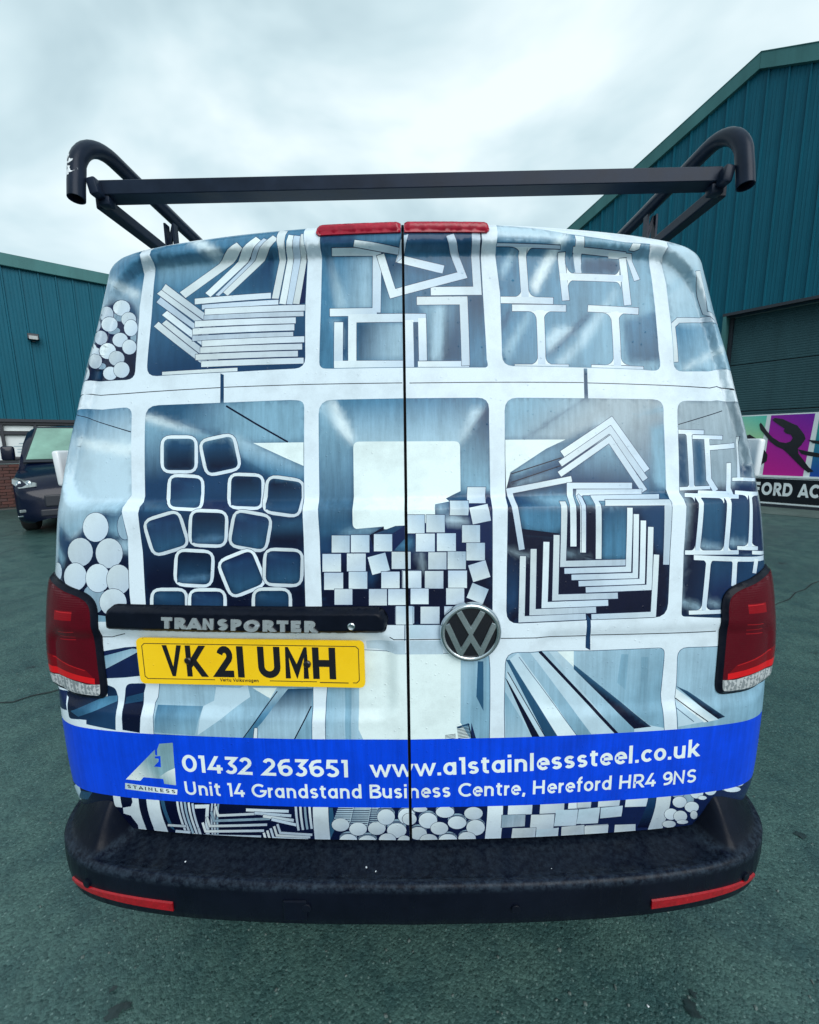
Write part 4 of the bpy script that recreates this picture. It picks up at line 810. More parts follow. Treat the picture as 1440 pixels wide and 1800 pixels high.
(159,['w','w2',-5267,8435,-4239,7571],[-5232,8183,-5214,8300,-5161,8383,-5077,8429,-4951,8440,-4547,8428,-4410,8408,-4315,8355,-4258,8269,-4241,8151,-4248,7825,-4269,7708,-4326,7625,-4420,7577,-4549,7564,-4944,7575,-5073,7595,-5165,7649,-5220,7735,-5236,7855],1),
(159,['n1','s4',-4748,8350,-4731,7700],[-5146,8224,-5137,8289,-5106,8334,-5056,8361,-4983,8368,-4489,8351,-4417,8339,-4365,8310,-4334,8263,-4325,8197,-4333,7784,-4345,7719,-4376,7674,-4428,7647,-4499,7640,-4990,7654,-5062,7665,-5112,7695,-5142,7742,-5151,7808],0),
(159,['hl0','hl1',-5139,7734,-5140,7669],[-5139,7734,-4345,7845,-4347,7781,-5140,7669],0),
(159,['w','w2',-5591,7532,-4573,6659],[-5578,7278,-5553,7399,-5492,7483,-5394,7532,-5260,7543,-4856,7526,-4725,7503,-4633,7447,-4581,7358,-4568,7236,-4584,6914,-4609,6793,-4669,6708,-4766,6659,-4898,6646,-5300,6661,-5432,6684,-5525,6740,-5578,6830,-5592,6953],1),
(159,['n1','s4',-5081,7448,-5075,6787],[-5490,7320,-5476,7387,-5442,7434,-5388,7461,-5313,7468,-4810,7446,-4737,7434,-4686,7403,-4657,7353,-4650,7286,-4670,6872,-4684,6805,-4718,6757,-4771,6730,-4844,6723,-5347,6742,-5420,6754,-5471,6786,-5501,6835,-5508,6904],0),
(159,['hl0','hl1',-5498,6824,-5501,6758],[-5498,6824,-4681,6932,-4685,6867,-5501,6758],0),
(159,['w','w2',-6185,6629,-5211,5728],[-6182,6359,-6164,6478,-6110,6563,-6019,6615,-5891,6634,-5503,6640,-5377,6625,-5286,6576,-5232,6493,-5213,6376,-5213,6000,-5230,5881,-5283,5794,-5372,5741,-5497,5722,-5883,5713,-6011,5727,-6104,5776,-6160,5860,-6180,5980],1),
(159,['s4','n1',-5696,6546,-5692,5903],[-6095,6403,-6085,6468,-6056,6515,-6006,6543,-5935,6554,-5458,6561,-5388,6553,-5339,6526,-5309,6481,-5299,6416,-5297,5956,-5307,5891,-5336,5843,-5385,5814,-5454,5804,-5930,5793,-6000,5801,-6051,5828,-6081,5874,-6092,5939],0),
(159,['hl0','hl1',-6081,6471,-6080,6404],[-6081,6471,-5313,6351,-5312,6285,-6080,6404],0),
(159,['w','w2',-5231,6635,-4265,5752],[-5229,6362,-5212,6482,-5157,6568,-5067,6620,-4939,6639,-4554,6643,-4428,6627,-4338,6577,-4284,6493,-4266,6375,-4266,6028,-4284,5907,-4337,5820,-4426,5767,-4552,5748,-4936,5741,-5063,5756,-5154,5807,-5210,5892,-5229,6013],1),
(159,['n2','s3',-4746,6552,-4648,5837],[-5145,6407,-5135,6473,-5105,6520,-5055,6549,-4985,6559,-4508,6565,-4438,6556,-4389,6528,-4359,6482,-4349,6417,-4349,5983,-4359,5917,-4389,5869,-4438,5840,-4507,5829,-4983,5821,-5053,5829,-5103,5857,-5133,5904,-5144,5971],0),
(159,['hl0','hl1',-5131,6511,-5131,6445],[-5131,6511,-4363,6385,-4363,6319,-5131,6445],0),
(159,['w','w2',-4466,9238,-3368,8415],[-4442,8992,-4428,9105,-4376,9184,-4287,9229,-4161,9240,-3778,9224,-3653,9202,-3563,9150,-3509,9067,-3489,8954,-3483,8618,-3455,8523,-3469,8460,-3539,8421,-3656,8411,-4025,8423,-4153,8441,-4267,8483,-4372,8550,-4433,8652],1),
(159,['n1','s4',-3980,9147,-3889,8522],[-4355,9027,-4347,9089,-4319,9132,-4271,9157,-4202,9163,-3734,9143,-3666,9131,-3617,9103,-3587,9058,-3576,8996,-3558,8586,-3539,8535,-3546,8501,-3580,8481,-3643,8476,-4105,8490,-4178,8499,-4243,8521,-4300,8558,-4339,8612],0),
(159,['hl0','hl1',-4292,8555,-4251,8501],[-4292,8555,-3587,8643,-3571,8583,-4251,8501],0),
(159,['w','w2',-3536,9145,-2414,8268],[-3493,8928,-3461,9046,-3394,9125,-3293,9164,-3157,9163,-2751,9107,-2620,9071,-2532,9006,-2486,8912,-2482,8789,-2467,8469,-2482,8362,-2547,8286,-2644,8249,-2773,8249,-3161,8301,-3287,8335,-3374,8398,-3449,8479,-3514,8579],1),
(159,['n1','s4',-3019,9048,-2905,8403],[-3402,8962,-3384,9027,-3347,9071,-3291,9093,-3216,9092,-2710,9022,-2638,9003,-2589,8967,-2563,8914,-2561,8846,-2544,8440,-2555,8381,-2590,8338,-2644,8317,-2715,8318,-3201,8383,-3272,8402,-3327,8434,-3372,8477,-3408,8532],0),
(159,['hl0','hl1',-3367,8473,-3351,8419],[-3367,8473,-2572,8496,-2559,8443,-3351,8419],0),
(159,['w','w2',-4222,8394,-3202,7498],[-4173,8194,-4135,8310,-4067,8386,-3970,8421,-3834,8417,-3431,8352,-3303,8313,-3219,8247,-3178,8153,-3181,8031,-3242,7699,-3282,7582,-3353,7505,-3455,7469,-3587,7473,-3982,7537,-4110,7575,-4194,7642,-4234,7737,-4231,7860],1),
(159,['n2','s3',-3711,8303,-3601,7588],[-4083,8226,-4061,8291,-4023,8333,-3967,8353,-3892,8351,-3392,8269,-3322,8247,-3275,8210,-3253,8158,-3254,8090,-3331,7666,-3354,7601,-3393,7558,-3450,7538,-3524,7540,-4018,7621,-4089,7642,-4136,7679,-4158,7732,-4157,7800],0),
(159,['hl0','hl1',-4052,8328,-4062,8265],[-4052,8328,-3273,8060,-3285,7997,-4062,8265],0),
(159,['w','w2',-4412,7474,-3407,6505],[-4455,7000,-4488,7121,-4471,7223,-4405,7306,-4289,7369,-3916,7510,-3787,7540,-3679,7524,-3591,7463,-3525,7356,-3362,6979,-3330,6859,-3347,6757,-3413,6674,-3526,6611,-3896,6466,-4025,6435,-4133,6450,-4221,6512,-4288,6620],1),
(159,['n2','s3',-3907,7378,-3804,6600],[-4396,7074,-4415,7141,-4406,7198,-4369,7244,-4304,7279,-3838,7456,-3766,7473,-3706,7464,-3657,7430,-3620,7370,-3419,6906,-3402,6839,-3411,6782,-3447,6736,-3511,6701,-3974,6520,-4045,6503,-4106,6511,-4155,6546,-4192,6606],0),
(159,['hl0','hl1',-4421,7163,-4394,7103],[-4421,7163,-3613,7320,-3587,7260,-4394,7103],0),
(159,['w','w2',-3401,7564,-2416,6678],[-3394,7301,-3371,7422,-3312,7508,-3217,7557,-3087,7570,-2692,7556,-2564,7534,-2474,7479,-2422,7390,-2409,7267,-2421,6943,-2445,6821,-2503,6735,-2597,6685,-2726,6672,-3119,6684,-3248,6706,-3339,6761,-3391,6851,-3406,6975],1),
(159,['n2','s3',-2905,7476,-2807,6767],[-3310,7345,-3297,7413,-3265,7460,-3212,7488,-3139,7495,-2645,7478,-2574,7466,-2524,7435,-2495,7385,-2488,7317,-2504,6899,-2517,6831,-2550,6783,-2602,6755,-2674,6748,-3166,6764,-3238,6775,-3288,6806,-3317,6856,-3325,6925],0),
(159,['hl0','hl1',-3293,7455,-3295,7391],[-3293,7455,-2502,7288,-2505,7224,-3295,7391],0),
(159,['w','w2',-3665,6666,-2699,5752],[-3665,6387,-3647,6510,-3592,6597,-3500,6650,-3372,6668,-2984,6670,-2857,6653,-2767,6601,-2713,6514,-2696,6392,-2698,6035,-2716,5911,-2771,5823,-2861,5769,-2987,5750,-3374,5747,-3502,5763,-3593,5816,-3648,5904,-3666,6028],1),
(159,['s4','n1',-3178,6578,-3180,5935],[-3583,6434,-3573,6502,-3542,6550,-3491,6580,-3421,6590,-2936,6592,-2866,6582,-2816,6553,-2786,6505,-2776,6438,-2779,5988,-2789,5919,-2819,5870,-2870,5841,-2940,5830,-3423,5826,-3493,5836,-3544,5864,-3574,5913,-3584,5982],0),
(159,['hl0','hl1',-3569,6510,-3569,6445],[-3569,6510,-2790,6375,-2791,6309,-3569,6445],0),
(-1,['n2','n1',-193,7585,-199,7076],[-2178,10562,-2162,10700,-2101,10798,-1993,10857,-1841,10876,122,10876,1857,10871,1978,10856,2063,10809,2110,10730,2120,10620,2103,10348,2043,8657,2030,8374,1970,6009,1978,5785,-1970,5826,-1980,6246,-2025,7790,-2072,8421,-2101,8582],2),
(212,['s1','l2',-1257,10846,-1244,9933],[-2207,10898,2187,10871,1377,9769,-1385,9804],0),
(212,['s2','s3',-1969,10336,-1594,8103],[-2201,10733,-1279,9868,-1258,7974,-2066,7727],0),
(212,['l2','l0',-1980,10663,-1763,10725],[-2206,10865,-1767,10856,-1281,10064,-1296,9836,-2199,10668],0),
(212,['s4','s2',2042,10284,1429,9314],[2174,10675,1343,9802,1318,8667,2103,8753],0),
(212,'l1',[1665,10613,1994,10676,1379,9834,1327,9867],0),
(212,'bk',[-1297,9787,-1288,9844,-1261,9884,-1217,9908,-1154,9916,1222,9894,1284,9885,1328,9861,1353,9820,1360,9763,1333,8667,1324,8606,1296,8558,1255,8517,1202,8482,921,8283,868,8246,812,8213,753,8186,691,8164,72,7972,8,7955,-56,7945,-121,7940,-187,7942,-388,7957,-455,7962,-522,7965,-588,7968,-655,7969,-1124,7973,-1183,7981,-1224,8005,-1249,8045,-1257,8100],0),
(212,'n3',[-2032,7758,-1762,7852,-1748,7438,-2000,7408],0),
(212,['s3','n3',-1527,7945,-857,7844],[-1746,7839,-1292,7968,-521,8024,-857,7838],0),
(212,'s2',[-1258,7968,-538,8012,-857,7869,-1662,7851],0),
(212,'n1',[-857,7838,-521,8024,-523,7841,-760,7494],0),
(212,'n2',[-757,7856,-253,8035,-20,8042,10,7774,-311,7459],0),
(212,'s3',[-740,7868,-237,8028,-36,8033,-322,7865],0),
(212,'s1',[-294,7491,-24,7758,176,7771,105,7471],0),
(212,'s3',[967,8594,1497,8826,1471,8534,1044,8538],0),
(212,['l2','s4',698,8503,1020,8263],[696,8490,1044,8538,1036,8247,686,8274],0),
(212,'l1',[271,7421,337,7420,431,7036,381,7037],0),
(212,'l1',[901,8170,1087,8246,1550,8067,949,8075],0),
(212,'n3',[-915,7017,-666,7015,-836,6662,-919,6663],0),
(212,['e1','e3',-1754,7454,-1329,7832],[-1752,7836,-1329,7832,-1332,7451,-1754,7454],1),
(212,['e1','e3',-1302,7454,-864,7838],[-1299,7842,-864,7838,-868,7451,-1302,7454],1),
(212,['e1','e3',-761,7475,-329,7852],[-757,7856,-329,7852,-334,7472,-761,7475],1),
(212,['e2','e1',-1973,7424,-1975,7023],[-1973,7424,-1537,7421,-1539,7021,-1975,7023],1),
(212,['e1','e2',-1396,7429,-959,7027],[-1396,7429,-955,7426,-959,7027,-1399,7030],1),
(212,['e1','e3',-866,6991,-435,7397],[-910,7340,-497,7443,-391,7048,-804,6944],1),
(212,['e1','e2',-344,7460,93,7073],[-344,7460,98,7456,93,7073,-349,7077],1),
(212,['e2','e1',-1935,7001,-1937,6613],[-1935,7001,-1489,6998,-1492,6611,-1937,6613],1),
(212,['e1','e3',-1359,6633,-922,7017],[-1356,7020,-922,7017,-926,6631,-1359,6633],1),
(212,['e2','e1',-592,7014,-597,6641],[-592,7014,-167,7012,-172,6639,-597,6641],1),
(212,['e1','e3',-112,6649,341,7037],[-107,7044,341,7037,335,6643,-112,6649],1),
(212,['e1','e2',-1693,6628,-1279,6269],[-1693,6628,-1276,6626,-1279,6269,-1696,6271],1),
(212,['e2','e1',-886,6624,-890,6251],[-886,6624,-468,6621,-472,6249,-890,6251],1),
(212,['e2','e1',-438,6621,-442,6258],[-438,6621,-20,6619,-25,6257,-442,6258],1),
(212,['e1','e2',93,6618,501,6261],[93,6618,507,6611,501,6261,88,6268],1),
(212,['e1','e3',-282,5832,160,6215],[-277,6219,160,6215,154,5829,-282,5832],1),
(212,['e1','e3',11,7869,438,8271],[17,8277,438,8271,431,7862,11,7869],1),
(212,['e1','e3',471,7884,913,8264],[478,8271,913,8264,905,7877,471,7884],1),
(212,['e1','e2',228,7859,664,7453],[228,7859,671,7852,664,7453,221,7460],1),
(212,['e1','e3',714,7462,1164,7852],[721,7858,1164,7852,1156,7456,714,7462],1),
(212,['e1','e2',1508,8843,1906,8495],[1508,8843,1954,8836,1906,8495,1472,8500],1),
(212,['e1','e3',1030,8253,1502,8546],[1057,8551,1502,8546,1465,8247,1030,8253],1),
(212,['e1','e2',1542,8454,1959,8076],[1498,8413,1943,8482,1997,8123,1569,8044],1),
(212,['e1','e3',1307,7647,1736,8026],[1315,8032,1736,8026,1727,7641,1307,7647],1),
(212,['e1','e3',1398,7245,1840,7630],[1406,7636,1840,7630,1830,7238,1398,7245],1),
(212,['e1','e2',510,7440,929,7051],[510,7440,936,7433,929,7051,504,7057],1),
(212,['e1','e3',956,7054,1389,7443],[963,7449,1389,7443,1381,7047,956,7054],1),
(212,['e1','e2',-84,7027,335,6636],[-84,7027,341,7021,335,6636,-89,6642],1),
(212,['e1','e2',424,7020,848,6618],[424,7020,855,7014,848,6618,417,6625],1),
(212,['e2','e1',968,7021,961,6629],[968,7021,1406,7015,1398,6623,961,6629],1),
(212,['e2','e1',1490,7196,1482,6805],[1439,7129,1842,7241,1952,6865,1549,6753],1),
(212,['e1','e3',1439,6315,1851,6670],[1532,6736,1904,6582,1758,6248,1386,6403],1),
(212,['e2','e1',86,6631,81,6275],[86,6631,504,6624,498,6268,81,6275],1),
(212,['e1','e2',914,6624,1328,6245],[914,6624,1335,6617,1328,6245,908,6251],1),
(212,['e1','e2',312,6212,745,5812],[312,6212,752,6205,745,5812,306,5820],1),
(212,['e2','e1',864,6210,858,5817],[864,6210,1228,6204,1221,5811,858,5817],1),
(212,['e1','e3',-266,5806,130,6228],[-260,6232,130,6228,124,5803,-266,5806],1),
(-1,['n3','n1',4444,8880,4268,8271],[2539,10581,2568,10707,2634,10796,2738,10850,2880,10867,4663,10858,6484,10850,6605,10835,6685,10789,6723,10712,6719,10604,6668,10338,6478,8709,6429,8471,6288,7319,6186,6140,6154,6001,6083,5901,5972,5842,5822,5823,4315,5826,2603,5799,2475,5814,2386,5866,2334,5955,2320,6080,2352,7038,2410,8305,2436,8590,2477,9561],2),
(268,['s2','gy',3393,10835,4038,9940],[2551,10870,6842,10894,6605,9584,4034,9900,2485,9914],0),
(268,'bk',[2485,9914,4108,9906,3509,9697,2581,9169,2453,8781],0),
(268,['l1','s2',5567,10301,5559,10504],[4654,10202,6759,10684,6779,10580,5228,10167],0),
(268,['gy','s3',5373,10268,6170,8649],[5260,10403,6739,10580,6423,8443,5886,8592],0),
(268,'s2',[6277,10200,6679,10269,6478,8709,6196,8849],0),
(268,['s2','s3',2761,9232,4606,10102],[2580,9153,3509,9697,4962,10285,3908,9512,2682,9096],0),
(268,'s3',[2535,8991,2681,9083,3847,9441,3803,9343,2603,8948],0),
(268,['l2','s3',2599,8876,3792,9218],[2580,8860,3797,9277,3836,9103,2738,8858],0),
(268,'n1',[2600,9117,3891,9474,3884,9499,2593,9142],0),
(268,'n1',[2589,8922,3839,9287,3832,9312,2581,8947],0),
(268,['s2','n3',5122,9766,5021,8870],[4036,9132,5147,9816,5881,8705,4160,8917],0),
(268,['s3','s1',3145,8640,3100,8167],[2603,8649,3976,8854,3828,8374,3612,7809,2751,7890],0),
(268,'n1',[2719,7928,3595,7809,3591,7714,2748,7795],0),
(268,['s4','s1',4687,8325,5069,7678],[4676,8389,5287,8376,5223,7191,4617,7208],0),
(268,'l1',[2403,7468,2935,7298,2935,7266,2402,7420],0),
(268,'l2',[3750,7391,4428,7213,3749,7343],0),
(268,'n3',[5598,8305,6210,8355,6145,7324,5966,7297,5748,7917],0),
(268,['n1','n3',2369,7421,2611,6452],[2369,7421,2648,7224,2571,6127,2336,6067],0),
(268,['s2','n3',3216,8639,3116,8418],[2480,8634,5995,8590,5833,8427,2407,8429],0),
(268,['w','w3',4095,8994,2705,7462],[4087,9058,2451,8793,2639,7450,2771,7474,2611,8688,4104,8929],1),
(268,['w','w3',3913,9571,6042,9153],[3956,9506,5224,10224,5963,9107,6121,9198,5300,10446,3870,9637],1),
(268,['w','w3',3839,9342,5978,8946],[3877,9285,5173,10036,5909,8907,6047,8985,5237,10231,3801,9399],1),
(268,['w','w3',3800,9103,5922,8681],[3839,9046,5136,9807,5853,8643,5992,8718,5201,10004,3762,9160],1),
(268,['w','w3',3935,7508,5617,8809],[4007,7507,4043,8411,4096,8632,4108,8767,5609,8740,5626,8879,3970,8907,3943,8617,3895,8396,3863,7509],1),
(268,['w','w3',4166,7365,5856,8655],[4238,7363,4283,8345,4307,8571,4328,8611,5830,8590,5865,8725,4196,8749,4147,8555,4137,8326,4094,7367],1),
(268,['w','w3',4176,7364,4269,8605],[4228,7363,4273,8342,4298,8579,4290,8574,4241,8639,4190,8604,4168,8328,4125,7366],1),
(268,['w','w3',4531,7210,6227,8546],[4600,7208,4654,8338,4647,8499,6165,8493,6281,8602,4524,8608,4513,8317,4462,7212],1),
(268,['w','w3',4778,8460,6185,7030],[4748,8400,6226,8377,6110,7034,6260,7025,6466,8495,4825,8516],1),
(268,['w','w3',3762,8503,5185,7111],[3689,8504,3601,7053,5184,7043,5186,7179,3746,7188,3835,8503],1),
(268,['w','w3',5354,8343,3702,6959],[5287,8346,5186,7018,3702,7020,3702,6897,5310,6894,5421,8340],1),
(268,['w','w3',5500,8195,3867,6809],[5434,8198,5347,6867,3867,6870,3867,6747,5472,6742,5567,8193],1),
(268,['w','w3',5667,8047,4033,6662],[5600,8050,5509,6727,4032,6723,4033,6600,5635,6603,5734,8044],1),
(268,['w','w3',5843,7898,4199,6514],[5776,7902,5676,6584,4198,6576,4199,6452,5801,6459,5910,7895],1),
(268,['w','w3',5954,7265,4317,5886],[5887,7271,5760,5952,4316,5949,4317,5823,5882,5825,6021,7260],1),
(268,['w','w3',3542,7772,4966,6358],[3471,7775,3390,6290,4966,6289,4966,6427,3539,6428,3614,7769],1),
(268,['w','w3',3293,7625,4727,6202],[3222,7628,3134,6124,4728,6133,4726,6271,3283,6263,3364,7621],1),
(268,['w','w3',2984,7472,4431,6047],[2914,7475,2846,5967,4432,5978,4430,6117,2993,6107,3055,7470],1),
(268,['w','w3',2728,7318,4181,5901],[2657,7321,2585,5809,4182,5831,4180,5970,2732,5950,2798,7315],1),
(-1,['gy','gy2',7307,10762,6975,8968],[7140,10605,7178,10703,7243,10774,7337,10816,7458,10831,8208,10839,8419,10869,10200,10795,10200,9622,10200,7100,10200,5463,6706,5807,6615,5812,6579,5819,6555,5834,6541,5859,6539,5893,6656,7306,6816,8485,6867,8768,7084,10340],2),
(307,'n1',[7077,10243,8558,10608,8555,10629,7074,10263],0),
(307,'s4',[7050,10010,7272,10010,7116,8745,6865,8751],0),
(307,'s3',[7413,9888,7747,9888,7595,8750,7256,8759],0),
(307,'n3',[8526,8860,9386,8816,9094,8611,8414,8609],0),
(307,'n3',[8835,9237,9221,9229,9005,8956,8803,8953],0),
(307,['n1','n2',6730,8277,8977,7185],[6992,8697,9065,8717,9245,7106,6686,7305],0),
(307,['s3','s4',7180,8454,7685,7592],[7213,8482,7825,8451,7667,7296,7076,7355],0),
(307,['n3','s4',7987,8432,8397,7552],[7967,8432,8605,8505,8428,7349,7825,7287],0),
(307,['n1','n3',6677,7142,8463,6536],[6686,7305,9405,7081,9029,5569,6529,5823],0),
(307,['s4','n2',7362,7063,7610,6266],[7362,7063,7950,7031,7894,6415,7214,5954],0),
(307,'l2',[6562,6190,7067,5996,7026,5914,6558,6090],0),
(307,'l2',[7185,6158,7561,6033,7558,5966,7182,6091],0),
(307,'l2',[7065,7487,7672,7378,7668,7312,7060,7405],0),
(307,'l2',[7840,7518,8435,7432,8431,7382,7835,7436],0),
(307,['w','w3',7043,10080,7784,10063],[7032,10028,7771,10010,7798,10116,7054,10131],17),
(307,['w','w3',7344,10062,7191,8726],[7269,10059,7121,8725,7263,8728,7418,10066],17),
(307,['w','w3',7425,9951,8340,9933],[7414,9902,8326,9883,8355,9983,7436,10000],17),
(307,['w','w3',7840,9922,7864,8640],[7762,9919,7630,8901,7785,8612,7934,8671,7783,8936,7919,9926],17),
(307,['w','w3',6859,8711,7713,8723],[6855,8670,7708,8682,7718,8764,6863,8751],17),
(307,['w','w3',7875,9684,8772,9735],[7870,9625,8759,9673,8785,9796,7881,9743],17),
(307,['w','w3',8403,9302,8217,8539],[8324,9298,8145,8537,8287,8541,8486,9305],17),
(307,['w','w3',8978,9960,8692,8923],[8946,9959,8624,8925,8764,8920,9005,9960],17),
(307,['w','w3',8431,8898,9152,8879],[8420,8855,9115,8838,9197,8920,8442,8941],17),
(307,['w','w3',7348,8622,8171,8578],[7314,8584,8115,8543,8217,8615,7361,8663],17),
(307,['w','w3',6932,8571,8356,8502],[6882,8533,8298,8463,8416,8541,6972,8612],17),
(307,['w','w3',7214,8537,6998,7293],[7150,8537,6935,7295,7062,7291,7279,8536],17),
(307,['w','w3',7984,8503,7763,7258],[7917,8505,7696,7261,7831,7254,8052,8501],17),
(307,['w','w3',8704,8566,8500,7309],[8653,8565,8430,7315,8574,7303,8763,8565],17),
(307,['w','w3',8388,8588,9192,8533],[8330,8548,9135,8489,9278,8574,8439,8630],17),
(307,['w','w3',6677,7289,8129,7227],[6675,7240,8126,7177,8132,7277,6680,7338],17),
(307,['w','w3',8094,7332,8823,7258],[8090,7289,8816,7214,8831,7301,8098,7375],17),
(307,['w','w3',8568,7185,9237,7090],[8565,7142,9217,7048,9259,7131,8572,7228],17),
(307,['w','w3',6899,7166,9189,6977],[6896,7110,9171,6921,9211,7032,6902,7222],17),
(307,['w','w3',7289,7116,7101,5927],[7228,7124,7040,5936,7162,5918,7351,7108],17),
(307,['w','w3',8015,7077,7936,6446],[7948,7084,7870,6453,8003,6438,8082,7070],17),
(307,['w','w3',8729,7014,8607,6689],[8648,7031,8536,6704,8684,6672,8816,6996],17),
(307,['w','w3',6713,5888,7591,5861],[6713,5841,7590,5814,7592,5909,6713,5935],17),
(307,'w',[7154,8535,7005,8538,7047,8531,7066,8511,7060,8482,7040,8451,7021,8426],17),
(307,'w',[6940,7315,6793,7321,6843,7327,6889,7348,6924,7381,6942,7417,6947,7446],17),
(307,'w',[7275,8532,7426,8529,7364,8524,7291,8506,7218,8478,7165,8448,7140,8423],17),
(307,'w',[7059,7310,7209,7304,7158,7314,7114,7339,7082,7375,7068,7412,7066,7441],17),
(307,'w',[7895,8489,7738,8493,7782,8485,7801,8465,7800,8434,7795,8400,7793,8371],17),
(307,'w',[7701,7281,7545,7289,7599,7294,7647,7315,7685,7348,7704,7384,7709,7412],17),
(307,'w',[8022,8485,8184,8480,8117,8476,8040,8458,7969,8429,7932,8395,7923,8367],17),
(307,'w',[7828,7274,7990,7265,7935,7276,7887,7302,7854,7339,7839,7377,7837,7406],17),
(307,'w',[8625,8532,8497,8533,8532,8526,8548,8508,8552,8478,8555,8445,8552,8419],17),
(307,'w',[8438,7345,8272,7357,8327,7361,8379,7378,8420,7407,8441,7439,8448,7465],17),
(307,'w',[8743,8529,9027,8508,8910,8510,8819,8495,8752,8467,8716,8435,8701,8409],17),
(307,'w',[8571,7333,8788,7310,8709,7326,8646,7354,8603,7391,8584,7426,8582,7453],17),
(307,'w',[7222,7106,7080,7112,7128,7103,7170,7079,7200,7044,7214,7009,7216,6981],17),
(307,'w',[7047,5927,6907,5935,6955,5940,6999,5960,7031,5992,7048,6027,7052,6054],17),
(307,'w',[7340,7101,7485,7093,7435,7088,7390,7069,7355,7037,7338,7003,7333,6975],17),
(307,'w',[7162,5920,7305,5911,7256,5922,7214,5947,7184,5983,7170,6020,7168,6048],17),
(307,'w',[7947,7068,7810,7076,7856,7066,7896,7044,7925,7012,7938,6980,7939,6955],17),
(307,'w',[8074,7060,8217,7050,8167,7047,8122,7030,8088,7002,8071,6972,8066,6947],17),
(307,'w',[7278,10038,7172,10038,7207,10033,7236,10017,7255,9993,7262,9968,7261,9948],17),
(307,'w',[7127,8742,7026,8744,7062,8748,7094,8763,7121,8786,7135,8810,7141,8829],17),
(307,'w',[7409,10038,7517,10038,7478,10033,7443,10017,7414,9993,7398,9967,7391,9948],17),
(307,'w',[7252,8739,7355,8736,7321,8742,7292,8758,7273,8782,7266,8807,7266,8826],17),
(-1,'n2',[-7968,4883,-6919,5110,-6674,5136,-6611,5136,-6557,5121,-6511,5092,-6474,5048,-6403,4936,-6434,4452,-6969,4371,-8022,4256],2),
(367,['s2','l2',-7356,4926,-7180,4649],[-7980,4736,-6731,5100,-6469,5082,-7462,4558,-8012,4367],0),
(367,'s3',[-6625,4963,-6409,4829,-6434,4452,-6585,4427],0),
(-1,['n1','n3',-8063,3842,-7612,3215],[-8921,3785,-7485,3822,-7459,4113,-7352,4084,-7313,4069,-7282,4046,-7260,4016,-7245,3978,-7214,3843,-7223,3531,-7273,3056,-8082,3123,-8066,3241,-8289,3228,-8550,3189,-8611,3183,-8654,3191,-8677,3215,-8678,3256,-8725,3672],2),
(370,['s3','s1',-7976,3677,-7761,3523],[-8596,3378,-7524,3838,-7210,3880,-7233,3733,-8328,3279],0),
(370,'w',[-8289,3228,-8066,3241,-8082,3123,-8307,3109],1),
(-1,['n2','n1',-6832,4161,-6675,3559],[-6970,4059,-6950,4117,-6916,4160,-6868,4188,-6806,4201,-6492,4221,-6466,4219,-6451,4209,-6446,4192,-6450,4167,-6505,3996,-6545,3565,-6623,3029,-7057,3074,-7031,3682],2),
(373,'s4',[-6972,3859,-6505,3996,-6541,3774,-7012,3683],0),
(-1,'n2',[-10200,3873,-8828,3789,-8765,3371,-10200,3106,-10200,2623],2),
(-1,['l2','s2',-5783,4280,-2425,3145],[-5982,5127,-6066,4211,-6117,3904,-6202,3754,-6237,3014,-2323,2998,-2277,4201,-2219,5191],2),
(376,['s1','s2',-5929,3766,-5732,3078],[-6148,3708,-4985,3715,-5194,3027,-6229,3052],0),
(376,'l1',[-4985,3715,-3859,4299,-3805,3979,-5122,3030],0),
(376,'l1',[-4638,4208,-4075,4194,-4380,3748,-4736,3738],0),
(376,'bk',[-3741,4209,-3133,4220,-3318,3946],0),
(376,['l2','s1',-3490,3986,-3384,3596],[-3151,4213,-2858,4210,-3318,3624,-3622,3286,-3660,2970,-4028,2958,-3319,3936],0),
(376,['s4','l2',-2894,4174,-2791,3359],[-2876,4192,-2276,4215,-2327,3736,-2741,2992,-3624,2990,-3549,3361],0),
(376,'n1',[-3146,4142,-4000,3004,-3981,2990,-3127,4128],0),
(376,'n1',[-2340,3777,-2754,2999,-2728,2985,-2313,3763],0),
(376,'w',[-3693,3266,-3624,3268,-3648,2989,-3739,2986],1),
(376,'s2',[-2327,3736,-2313,2998,-2690,2993],0),
(-1,'bk',[-1881,5191,-1923,4203,-1962,3833,-1982,3001,1897,2968,1903,3877,1901,4737,1880,5018,1874,5045,1862,5067,1843,5082,1818,5092,1756,5108,-226,5111],2),
(387,['s2','l2',-1931,4357,-1263,4005],[-1944,5088,-1153,5086,-1193,3261,-1089,3004,-1989,3001],0),
(387,'s2',[-1507,5053,-1339,5052,-1377,3003,-1513,3003],0),
(387,['l2','s2',1291,4748,1822,4532],[1226,4954,1591,5083,1905,5078,1914,2968,1458,2977,1214,3420],0),
(387,'s3',[1623,4913,1755,4911,1757,3696,1589,4051],0),
(387,'n2',[1473,3416,1593,2975,1458,2977],0),
(387,'n1',[1128,3297,1417,3335,1415,3353,1126,3315],0),
(387,'n1',[1133,3261,1426,3299,1424,3317,1130,3279],0),
(387,'n1',[1137,3224,1435,3262,1432,3281,1135,3243],0),
(387,'n1',[1141,3188,1444,3226,1441,3244,1139,3206],0),
(387,'n1',[1146,3151,1453,3189,1450,3207,1144,3169],0),
(387,'n1',[1150,3114,1461,3152,1459,3171,1148,3133],0),
(387,'n1',[1155,3078,1470,3116,1468,3134,1152,3096],0),
(387,'n1',[1159,3041,1479,3079,1477,3097,1157,3059],0),
(387,'n1',[1163,3004,1488,3042,1486,3060,1161,3022],0),
(387,'s4',[1137,3313,1406,3399,1439,3351,1137,3270],0),
(387,'n1',[1394,3378,1480,2993,1503,2998,1417,3383],0),
(387,'n1',[852,3085,1104,3117,1103,3132,850,3100],0),
